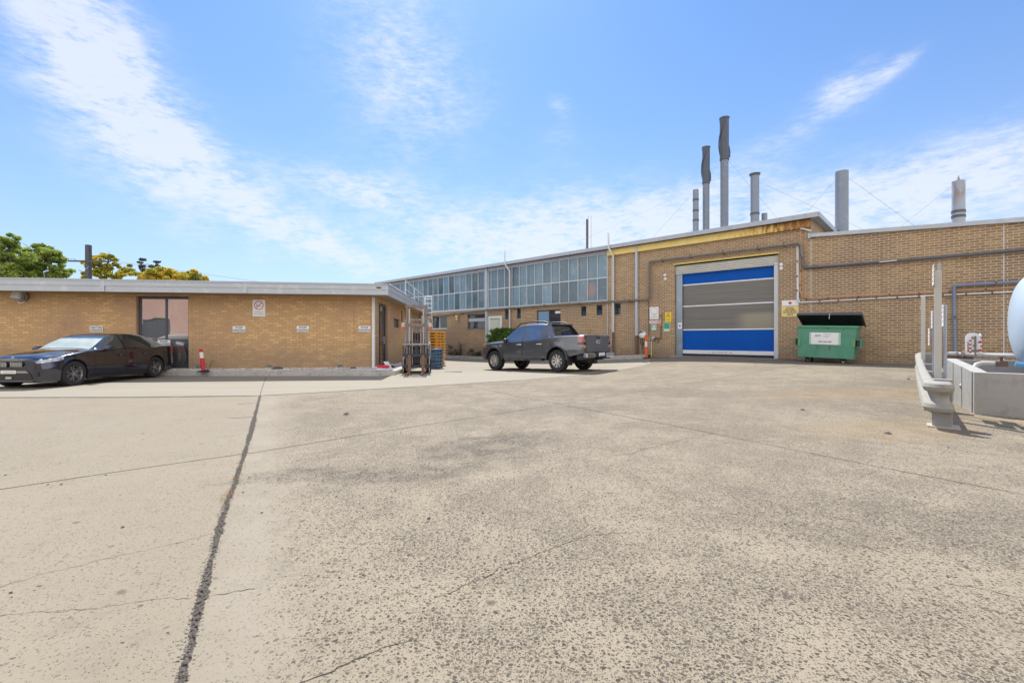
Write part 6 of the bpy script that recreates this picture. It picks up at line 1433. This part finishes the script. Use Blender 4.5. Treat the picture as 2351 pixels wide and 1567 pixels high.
    mb = MB(); mb.box((xr - .22, -.05, .42), (xr + .2, .05, .48)); mb.cyl((xr - .2, 0, .48), (xr - .2, 0, .53), .025); mb.build('tow_bar', M_trim, t)
    # sails behind the cab, roof rails, side steps, flaps, mirrors, wheel-arch trims
    for sg in (1, -1):
        poly = [(L / 2 - 3.60, 1.24), (L / 2 - 3.60, 1.745), (L / 2 - 3.74, 1.74), (L / 2 - 3.84, 1.60), (L / 2 - 4.06, 1.27)]
        n = len(poly); vs = [(x, sg * (.86 - max(0, z - 1.24) * .40), z) for x, z in poly] + [(x, sg * (.79 - max(0, z - 1.24) * .40), z) for x, z in poly]
        o = MB().add(vs, [tuple(range(n)), tuple(range(2 * n - 1, n - 1, -1))] + [(i, n + i, n + (i + 1) % n, (i + 1) % n) for i in range(n)]).build('sail_panel', P_ if sg > 0 else M_trim, t)
        MB().tube([(L / 2 - 1.95, sg * .60, 1.70), (L / 2 - 2.2, sg * .62, 1.835), (L / 2 - 2.8, sg * .62, 1.875), (L / 2 - 3.4, sg * .62, 1.85), (L / 2 - 3.62, sg * .62, 1.76)], .022, 8).build('roof_rail', M_trim, t)
        ss_ = MB().box((L / 2 - 3.55, sg * .80, .40), (L / 2 - 1.50, sg * .99, .46), ch=.02).build('side_step', M_trim, t); MB().box((L / 2 - 3.5, sg * .985, .435), (L / 2 - 1.55, sg * .995, .455)).build('step_trim', M_chrome, ss_)
        MB().box((L / 2 - aw[1] - .54, sg * .70, .24), (L / 2 - aw[1] - .50, sg * .97, .62), ch=.008).build('mud_flap', M_trim, t)
        mb = MB(); mb.box((L / 2 - 1.80, sg * .97, 1.08), (L / 2 - 1.66, sg * 1.16, 1.27), ch=.035); o = mb.build('mirror', M_trim, t); MB().box((L / 2 - 1.76, sg * .88, 1.12), (L / 2 - 1.70, sg * .98, 1.15)).build('arm', M_trim, o)
        MB().box((L / 2 - 1.36, sg * .925, .93), (L / 2 - 1.22, sg * .952, 1.04), ch=.01).build('fender_vent', M_chrome, t)
        for q in aw:
            mb = MB(); vs = []; n = 18
            for k in range(n + 1):
                th = math.pi * k / n; 
                for rr, yy in ((RW - .012, .955), (RW + .035, .955), (RW + .035, .985), (RW - .012, .985)): vs.append((L / 2 - q + rr * math.cos(th), sg * yy, .44 + rr * math.sin(th)))
            mb.add(vs, [(k * 4 + c, (k + 1) * 4 + c, (k + 1) * 4 + (c + 1) % 4, k * 4 + (c + 1) % 4) for k in range(n) for c in range(4)]); mb.build('arch_trim', P_, t)
    MB().box((L / 2 - 3.86, -.62, 1.26), (L / 2 - 4.0, .62, 1.30)).build('bed_bulkhead', M_trim, t)
    MB().box((L / 2 - 3.80, -.70, 1.70), (L / 2 - 3.62, .70, 1.755), ch=.02).build('sports_bar_top', P_, t)
    MB().box((L / 2 - 2.95, -.05, 1.80), (L / 2 - 3.05, .05, 1.86)).build('roof_antenna', M_trim, t)
    MB().box((-L / 2 + .15, -.48, .40), (L / 2 - .15, .48, .90)).build('chassis', M_dark, t)
    mb = MB(); mb.cyl((L / 2 - aw[1], -.7, .40), (L / 2 - aw[1], .7, .40), .06); mb.cyl((-L / 2 + .15, .3, .42), (-L / 2 + 1.0, .3, .42), .11); mb.build('axle', M_trim, t)
    wells(t, aw, L, RW, .935, .44)
    rim = mat('machined_alloy', (.66, .65, .63), .3, .55)
    for a in aw:
        for sg in (1, -1): wheel(t, L / 2 - a, sg * .80, r, .265, .245, rim, 6 if False else 9, sg, 'slim')
    return t
pk = make_pickup()
hd = R(136.5); hx, hy = math.cos(hd), math.sin(hd); lx_, ly_ = -hy, hx
rwx, rwy = (1276.5 - PW / 2) / FPX * 17.45, 17.45
cx_ = rwx + hx * (4.19 - 5.36 / 2) - lx_ * .93; cy_ = rwy + hy * (4.19 - 5.36 / 2) - ly_ * .93
pitch = math.atan2(g(cx_ + hx * 1.6, cy_ + hy * 1.6) - g(cx_ - hx * 1.6, cy_ - hy * 1.6), 3.2)
pk.location = (cx_, cy_, (g(cx_ + hx * 1.6, cy_ + hy * 1.6) + g(cx_ - hx * 1.6, cy_ - hy * 1.6)) / 2 + .008); pk.rotation_euler = (0, -pitch, hd); pk.scale = (1.045, 1.03, 1.075)

# ---- forklift
def make_forklift():
    t = thing('forklift', 'worn dark forklift with a tall empty mast facing the yard beside the office', 'forklift')
    Mm = mat('mast_steel', (.20, .17, .16), .6, .3, .3, 5, stain=(.30, .27, .26), sa=.6); Mk = mat('forklift_body', (.035, .04, .055), .5, 0, .2, 4); Mw_ = mat('forklift_white', (.62, .62, .60), .5, 0, .15, 4)
    # local: -y is forward (towards the yard)
    ms = thing('mast', None, None); ms.parent = t
    for sg in (-1, 1):
        MB().box((sg * .36 - .035, -.02, .10), (sg * .36 + .035, .12, 2.42)).build('outer_rail', Mm, ms); MB().box((sg * .27 - .03, .0, .12), (sg * .27 + .03, .10, 2.38)).build('inner_rail', mat('rail_bright', (.42, .40, .39), .35, .5, .2), ms)
    for z, zz in ((2.42, 2.52), (1.72, 1.84), (.2, .30)): MB().box((-.42, -.01, z), (.42, .11, zz)).build('crossbar', Mm, ms)
    MB().cyl((-.17, .14, .2), (-.17, .14, 1.8), .035).cyl((.17, .14, .2), (.17, .14, 1.8), .035).build('lift_cylinder', mat('rail_bright', (.42, .40, .39), .35, .5, .2), ms)
    mb = MB()
    for sg in (-1, 1): mb.tube([(sg * .05, .06, 2.3), (sg * .05, .06, .6)], .014, 6)
    mb.build('chain', M_rusty, ms)
    cg = MB().box((-.52, -.10, .62), (.52, -.05, .72)).box((-.52, -.10, .22), (.52, -.05, .32)).build('carriage', Mk, t)
    for x in (-.50, -.28, 0.0, .28, .50): MB().box((x - .02, -.09, .72), (x + .02, -.06, 1.05)).build('backrest_bar', Mk, cg)
    MB().box((-.52, -.10, 1.05), (.52, -.05, 1.09)).build('backrest_top', mat('backrest_grey', (.35, .34, .34), .5, .2, .2), cg)
    for x in (-.50, .50): MB().box((x - .015, -.095, .05), (x + .015, -.055, .62)).build('side_bar', mat('backrest_grey', (.35, .34, .34), .5, .2, .2), cg)
    for sg in (-1, 1): MB().box((sg * .26 - .06, -.16, .04), (sg * .26 + .06, -.11, .68)).prism([(-.16, .04), (-.16, .085), (-1.0, .062), (-1.0, .045)], sg * .26 - .058, sg * .26 + .058, 'yz').build('fork', mat('fork_rust', (.22, .12, .08), .7, .2, .3, 8), t)
    MB().box((-.46, .18, .30), (.46, 1.9, .92), ch=.05).build('body', Mk, t); MB().box((-.48, 1.25, .28), (.48, 2.15, 1.05), ch=.10).build('counterweight', Mw_, t)
    MB().box((-.42, .16, .92), (.42, .40, 1.20), ch=.03).build('dashboard', Mk, t); text('KOM', .14, Mw_, t, (-.02, .155, 1.06), bold=.004, name='maker_lettering')
    MB().lathe([(.17, -.015), (.19, 0), (.17, .015), (.155, 0)], 26, Matrix.Translation((-.02, .52, 1.34)) @ Matrix.Rotation(R(62), 4, 'X'), closed=True).build('steering_wheel', M_black, t)
    st_ = MB().box((-.24, .85, .95), (.24, 1.30, 1.08), ch=.04).build('seat', M_black, t); MB().box((-.25, 1.25, 1.05), (.25, 1.40, 1.52), ch=.07).build('backrest', M_black, t)
    for sg in (-1, 1):
        MB().tube([(sg * .44, .22, .95), (sg * .43, .45, 2.0), (sg * .43, 1.75, 2.0), (sg * .44, 1.95, .98)], .03, 8).build('guard_pillar', mat('guard_grey', (.33, .35, .38), .5, .2), t)
        lp = MB().box((sg * .52 - .06, .18, 1.72), (sg * .52 + .06, .28, 1.86), ch=.01).build('work_lamp', Mw_, t); MB().box((sg * .52 - .05, .19, 1.62), (sg * .52 + .05, .28, 1.715)).build('amber_lens', M_bor, lp)
    mb = MB(); mb.box((-.46, .42, 1.56), (.46, .48, 1.64)); [mb.box((-.43, .5 + i * .2, 1.99), (.43, .53 + i * .2, 2.03)) for i in range(6)]; mb.build('guard_bars', mat('guard_grey', (.33, .35, .38), .5, .2), t)
    for x, y, r, w_ in ((.46, .42, .30, .20), (-.46, .42, .30, .20), (.42, 1.75, .23, .16), (-.42, 1.75, .23, .16)):
        M = Matrix.Translation((x, y, r)) @ Matrix.Rotation(R(90), 4, 'Y'); wh = MB().lathe([(r * .5, -w_ / 2), (r * .92, -w_ / 2), (r, -w_ * .35), (r, w_ * .35), (r * .92, w_ / 2), (r * .5, w_ / 2)], 28, M).build('wheel', M_tyre, t)
        MB().lathe([(.001, -w_ * .35), (r * .5, -w_ * .42), (r * .5, w_ * .42), (.001, w_ * .35)], 20, M).build('rim', Mw_, wh)
    MB().box((.44, .3, .25), (.52, .9, 1.15), ch=.02).build('side_panel', Mw_, t)
    mb = MB(); mb.tube([(.30, .2, 1.18), (.36, .25, 1.34)], .012, 6); mb.tube([(.22, .2, 1.18), (.26, .25, 1.30)], .012, 6); mb.build('lever', M_black, t)
    return t
fk = make_forklift(); d_ = 16.55; x_ = (956.0 - PW / 2) / FPX * d_; fk.location = (x_, d_, g(x_, d_) + .005); fk.rotation_euler = (0, 0, R(9)); fk.scale = (.93, .93, .985)
# ------------------------------------------------------------------ stacked pallets and crates
def stack_items(base, n, name, label_fn, group, cat, m, W, D, Hh, px, d, rz, jit=.02):
    x0 = (px - PW / 2) / FPX * d; z = g(x0, d) + .005; rnd = random.Random(n); first = None
    for i in range(n):
        if first is None:
            t = thing(name, None, cat); k = MB(); k.box((-W / 2, -D / 2, Hh - .065), (W / 2, D / 2, Hh - .004), ch=.006).build('deck', m, t)
            for j, yy in enumerate((-D / 2, -.07, D / 2 - .14)):
                q = MB()
                for xx in (-W / 2 + .05, -.07, W / 2 - .19): q.box((xx, yy + (.04 if j == 0 else -.04 if j == 2 else 0), .0), (xx + .14, yy + .14 + (.04 if j == 0 else -.04 if j == 2 else 0), Hh - .066), ch=.004)
                q.box((-W / 2 + .05, yy + .05, -.002), (W / 2 - .05, yy + .09, .012)); q.build('runner', m, t)
            first = t
        else: t = copy_tree(first)
        t.location = (x0 + rnd.uniform(-jit, jit), d + D / 2 + rnd.uniform(-jit, jit), z + i * Hh); t.rotation_euler = (0, 0, rz + rnd.uniform(-.03, .03)); t['group'] = group; t['label'] = label_fn(i, n)
M_or = mat('orange_plastic', (.72, .36, .06), .5, 0, .2, 4, stain=(.78, .50, .18), sa=.5); M_bl = mat('blue_plastic', (.08, .14, .24), .5, 0, .4, 5, stain=(.32, .34, .36), sa=.7)
ordn = lambda i, n: 'topmost' if i == n - 1 else ('bottom' if i == 0 else ['second', 'third', 'fourth', 'fifth', 'sixth', 'seventh', 'eighth', 'ninth', 'tenth', 'eleventh', 'twelfth', 'thirteenth'][i - 1] + ' from the bottom')
stack_items(0, 12, 'pallet', lambda i, n: 'orange plastic pallet, %s in the stack behind the forklift' % ordn(i, n), 'orange pallets stacked behind the forklift', 'pallet', M_or, 1.0, 1.1, .146, 990, 23.2, R(-12))
stack_items(0, 6, 'crate', lambda i, n: 'pale blue plastic crate, %s in the low stack beside the forklift' % ordn(i, n), 'blue crates stacked beside the forklift', 'crate', M_bl, .42, .8, .15, 998, 20.2, R(-14), .03)

# ------------------------------------------------------------------ foliage
def leaf_mat(name, stops):
    m, N = newmat(name); P = N.n('ShaderNodeNewGeometry').outputs['Position']; n = N.m('ADD', N.m('MULTIPLY', N.noise(P, 1.1, 3), .6), N.m('MULTIPLY', N.noise(P, 9, 2), .4))
    c = N.ramp(n, stops); b = pbsdf(N, c, .6, spec=.3); tr = N.n('ShaderNodeBsdfTranslucent', {0: c}); mx = N.n('ShaderNodeMixShader', {0: .5}); N.t.links.new(b.outputs[0], mx.inputs[1]); N.t.links.new(tr.outputs[0], mx.inputs[2])
    finish(m, N, mx); return m
L_green = leaf_mat('leaf_fresh_green', [(.35, (.13, .20, .04)), (.5, (.30, .40, .08)), (.62, (.52, .60, .16))])
L_gold = leaf_mat('leaf_gold_green', [(.36, (.16, .20, .035)), (.47, (.42, .42, .05)), (.56, (.68, .54, .07)), (.68, (.70, .36, .06))])
L_dark = leaf_mat('leaf_dark_grey', [(.35, (.06, .085, .055)), (.6, (.15, .19, .14))])
L_hedge = leaf_mat('leaf_hedge', [(.35, (.05, .10, .018)), (.5, (.12, .22, .035)), (.65, (.22, .34, .06))])
def leaves(mb, c, rad, n, size, rnd, shell=.55, flat=1.0):
    for _ in range(n):
        v = Vector((rnd.gauss(0, 1), rnd.gauss(0, 1), rnd.gauss(0, 1))).normalized(); rr = shell + (1 - shell) * rnd.random() ** .6
        p = Vector((c[0] + v.x * rad[0] * rr, c[1] + v.y * rad[1] * rr, c[2] + v.z * rad[2] * rr)); s_ = size * rnd.uniform(.6, 1.4)
        nrm = (v + Vector((rnd.gauss(0, .6), rnd.gauss(0, .6), rnd.gauss(.4, .6)))).normalized(); a = nrm.orthogonal().normalized(); b = nrm.cross(a); t = rnd.random() * 6.28; a, b = a * math.cos(t) + b * math.sin(t), b * math.cos(t) - a * math.sin(t)
        vs = [p - a * s_, p - b * s_ * .5, p + a * s_, p + b * s_ * .5 + nrm * s_ * .15]; mb.add(vs, [(0, 1, 2, 3)])
def tree(label, base, H, lobes, m, leaf=.14, dens=1.0, seed=1, name='tree', trunk_r=.25):
    rnd = random.Random(seed); t = thing(name, label, 'tree', base, 0); mb = MB(); top = Vector((0, 0, H * .45)); mb.tube([(0, 0, -.2), (.1, 0, H * .25), tuple(top)], trunk_r, 10, rs=[trunk_r * 1.3, trunk_r, trunk_r * .8])
    for c, r in lobes:
        c = Vector(c); mb.tube([tuple(top - Vector((0, 0, H * .08))), tuple(top.lerp(c, .5) + Vector((0, 0, -.3))), tuple(c)], .1, 6, rs=[trunk_r * .6, trunk_r * .35, .04])
        for q in range(5):
            e = c + Vector((rnd.gauss(0, 1) * r[0] * .5, rnd.gauss(0, 1) * r[1] * .5, abs(rnd.gauss(0, 1)) * r[2] * .5)); mb.tube([tuple(c - Vector((0, 0, r[2] * .4))), tuple(e)], .03, 4, rs=[.05, .015])
    mb.build('trunk', mat('bark', (.14, .11, .09), .9, 0, .3, 6), t); lf = MB()
    for c, r in lobes:
        k = int(26 * dens * (r[0] * r[1] * r[2]) ** .55)
        for q in range(max(6, k)):
            v = Vector((rnd.gauss(0, 1), rnd.gauss(0, 1), rnd.gauss(0, 1))).normalized() * rnd.uniform(.45, 1); s_ = rnd.uniform(.22, .42) * (r[0] * r[2]) ** .5
            leaves(lf, (c[0] + v.x * r[0], c[1] + v.y * r[1], c[2] + v.z * r[2]), (s_, s_, s_ * .6), int(170 * dens), leaf, rnd, .2)
    lf.build('crown', m, t, fix=False); return t
def at(px, py, d): return ((px - PW / 2) / FPX * d, d, EYE + (HORZ - py) * d / FPX)
def tree_px(label, d, pxc, lobes_px, m, **kw):
    x, y, _ = at(pxc, 700, d); k = d / FPX; lobes = []
    for cx, cy, rx, ry in lobes_px: lobes.append((((cx - pxc) * k, random.uniform(-.6, .6), EYE + (HORZ - cy) * k), (rx * k, rx * k * .8, ry * k)))
    H = max(l[0][2] for l in lobes); return tree(label, (x, y, 0), H, lobes, m, **kw)
tree_px('big fresh-green tree behind the office roof at the far left edge', 36, 20, [(10, 560, 36, 26), (-30, 580, 45, 40), (30, 600, 45, 30), (-10, 640, 70, 30)], L_green, seed=3, leaf=.10, dens=1.1)
tree_px('broad bushy green tree beside the leftmost tree, above the roof', 38, 105, [(92, 580, 34, 20), (120, 602, 34, 26), (66, 612, 38, 26), (135, 630, 28, 20), (100, 640, 50, 28)], L_green, seed=5, leaf=.10, dens=1.0)
tree_px('open golden-green tree directly behind the utility pole', 34, 238, [(232, 590, 24, 11), (262, 600, 22, 12), (212, 607, 20, 10), (243, 612, 32, 13), (277, 618, 20, 13), (220, 630, 28, 12), (268, 632, 28, 12)], L_gold, seed=8, leaf=.10, dens=1.1, trunk_r=.16)
tree_px('dusky grey-green treetop peeping up behind the golden round shrub', 42, 330, [(322, 604, 14, 13), (332, 618, 18, 14), (356, 606, 11, 9), (350, 622, 20, 14)], L_dark, seed=9, leaf=.08, dens=.7, trunk_r=.14)
tree_px('dense round golden tree, larger of the two above the middle of the roof', 33, 375, [(372, 625, 40, 15), (350, 635, 36, 16), (395, 640, 40, 18)], L_gold, seed=12, leaf=.08, dens=1.3)
tree_px('lower round golden tree at the right end of the treetops above the roof', 32, 445, [(440, 634, 32, 13), (465, 642, 26, 12), (425, 645, 34, 14)], L_gold, seed=14, leaf=.08, dens=1.3)
# clipped bush in front of the small white door and low plants by the wall
a0, z0 = FM.px(1113, 752, -1.2); a1, _ = FM.px(1172, 752, -1.2); w_ = (a1 - a0) * .85; p = FM.w((a0 + a1) / 2 + .3, -1.0); gz = g(p.x, p.y)
t = thing('clipped_bush', 'clipped bright green bush in front of the small white door', 'bush', (p.x, p.y, gz), FM.a); lf = MB(); rnd = random.Random(4); hgt = z0 - gz
for q in range(260):
    leaves(lf, (rnd.uniform(-w_ / 2 + .1, w_ / 2), rnd.uniform(-.45, .35), rnd.uniform(.12, hgt - .12)), (.18, .18, .13), 60, .06, rnd, .3)
lf.build('foliage', L_hedge, t, fix=False); mb = MB()
for q in range(5): mb.tube([(-.8 + q * .4, 0, -.05), (-.8 + q * .4 + .1, 0, hgt * .6)], .025, 5)
mb.build('stem', mat('bark', (.14, .11, .09), .9, 0, .3, 6), t)
for (px, hh, l) in ((1036, .75, 'scrubby dark plant at the wall beside the orange pallets'), (1050, .45, 'low dark plant left of the wall tap'), (1085, .5, 'small dark plant under the double ground-floor window'), (1100, .4, 'smallest dark plant just left of the clipped bush')):
    x, _ = FM.px(px, 800, -.3); p = FM.w(x, -.3); t = thing('low_plant', l, 'plant', (p.x, p.y, g(p.x, p.y) + .15), 0); lf = MB()
    for q in range(12): leaves(lf, (rnd.gauss(0, .14), rnd.gauss(0, .1), rnd.uniform(.05, hh)), (.12, .12, .1), 30, .04, rnd, .3)
    lf.build('foliage', L_dark, t, fix=False); MB().tube([(0, 0, 0), (.03, 0, hh)], .012, 5).build('stem', M_rusty, t)
x, z = FM.px(1056, 784, -.15); p = FM.w(x, -.15); t = thing('garden_tap', 'dark standpipe tap with a coiled pale hose on the factory wall', 'tap', (p.x, p.y, 0), FM.a)
MB().tube([(-.12, 0, .1), (-.12, 0, z)], .025, 8).build('pipe', M_rusty, t); MB().tube([(.02, .05, .1), (.1, 0, z - .15), (.12, -.02, z)], .03, 8).build('standpipe', M_dark, t)
MB().lathe([(.12, -.02), (.14, 0), (.12, .02), (.10, 0)], 20, Matrix.Translation((.18, -.05, z)) @ Matrix.Rotation(R(90), 4, 'X'), closed=True).build('hose_coil', M_pipelight, t)

# ------------------------------------------------------------------ utility pole behind the office
x, y, zt = at(203, 562, 30); t = thing('utility_pole', 'dark square timber power pole with one crossarm above the office roof', 'utility pole', (x, y, 0), 0)
M_tim = mat('old_timber', (.075, .075, .085), .85, 0, .3, 5); MB().box((-.13, -.13, -.2), (.13, .13, zt), ch=.02).build('pole', M_tim, t)
za = EYE + (HORZ - 600.5) * 30 / FPX; ca = MB().box((-1.28, -.20, za - .05), (1.22, -.132, za + .05), Matrix.Rotation(R(1.0), 4, 'Y')).build('crossarm', M_tim, t)
for dx in (-1.2, -.72, .78, 1.1): MB().cyl((dx, -.165, za + .05), (dx, -.165, za + .16), .04, .025).build('insulator', M_pipelight, ca)
MB().tube([(-.13, -.15, za - .35), (0, -.17, za - .55), (.15, -.15, za - .35)], .012, 6).build('loop_wire', M_pipelight, t)
mb = MB()
for q, dx in enumerate((-1.2, -.72)):
    mb.tube([(dx - k * 1.8, -.165 - k * .1, za + .16 - .1 * math.sin(k * .4) - .0) for k in range(12)], .008, 4, caps=False)
mb.build('power_line', M_dark, t)
MB().tube([(.78, -.165, za + .14), (8, 6, za - .6), (22, 14, za - .9)], .008, 4).build('service_wire', M_dark, t)
# grate in the driveway
x, y = gpx(1040, 853.5); t = MB().box((-.35, -.12, -.002), (.35, .12, .012)).build('drain_grate', M_dark, None, (x, y, g(x, y) + .004), (0, 0, R(5))); tag(t, 'dark drain grate set in the pale driveway left of the pickup', 'drain grate')
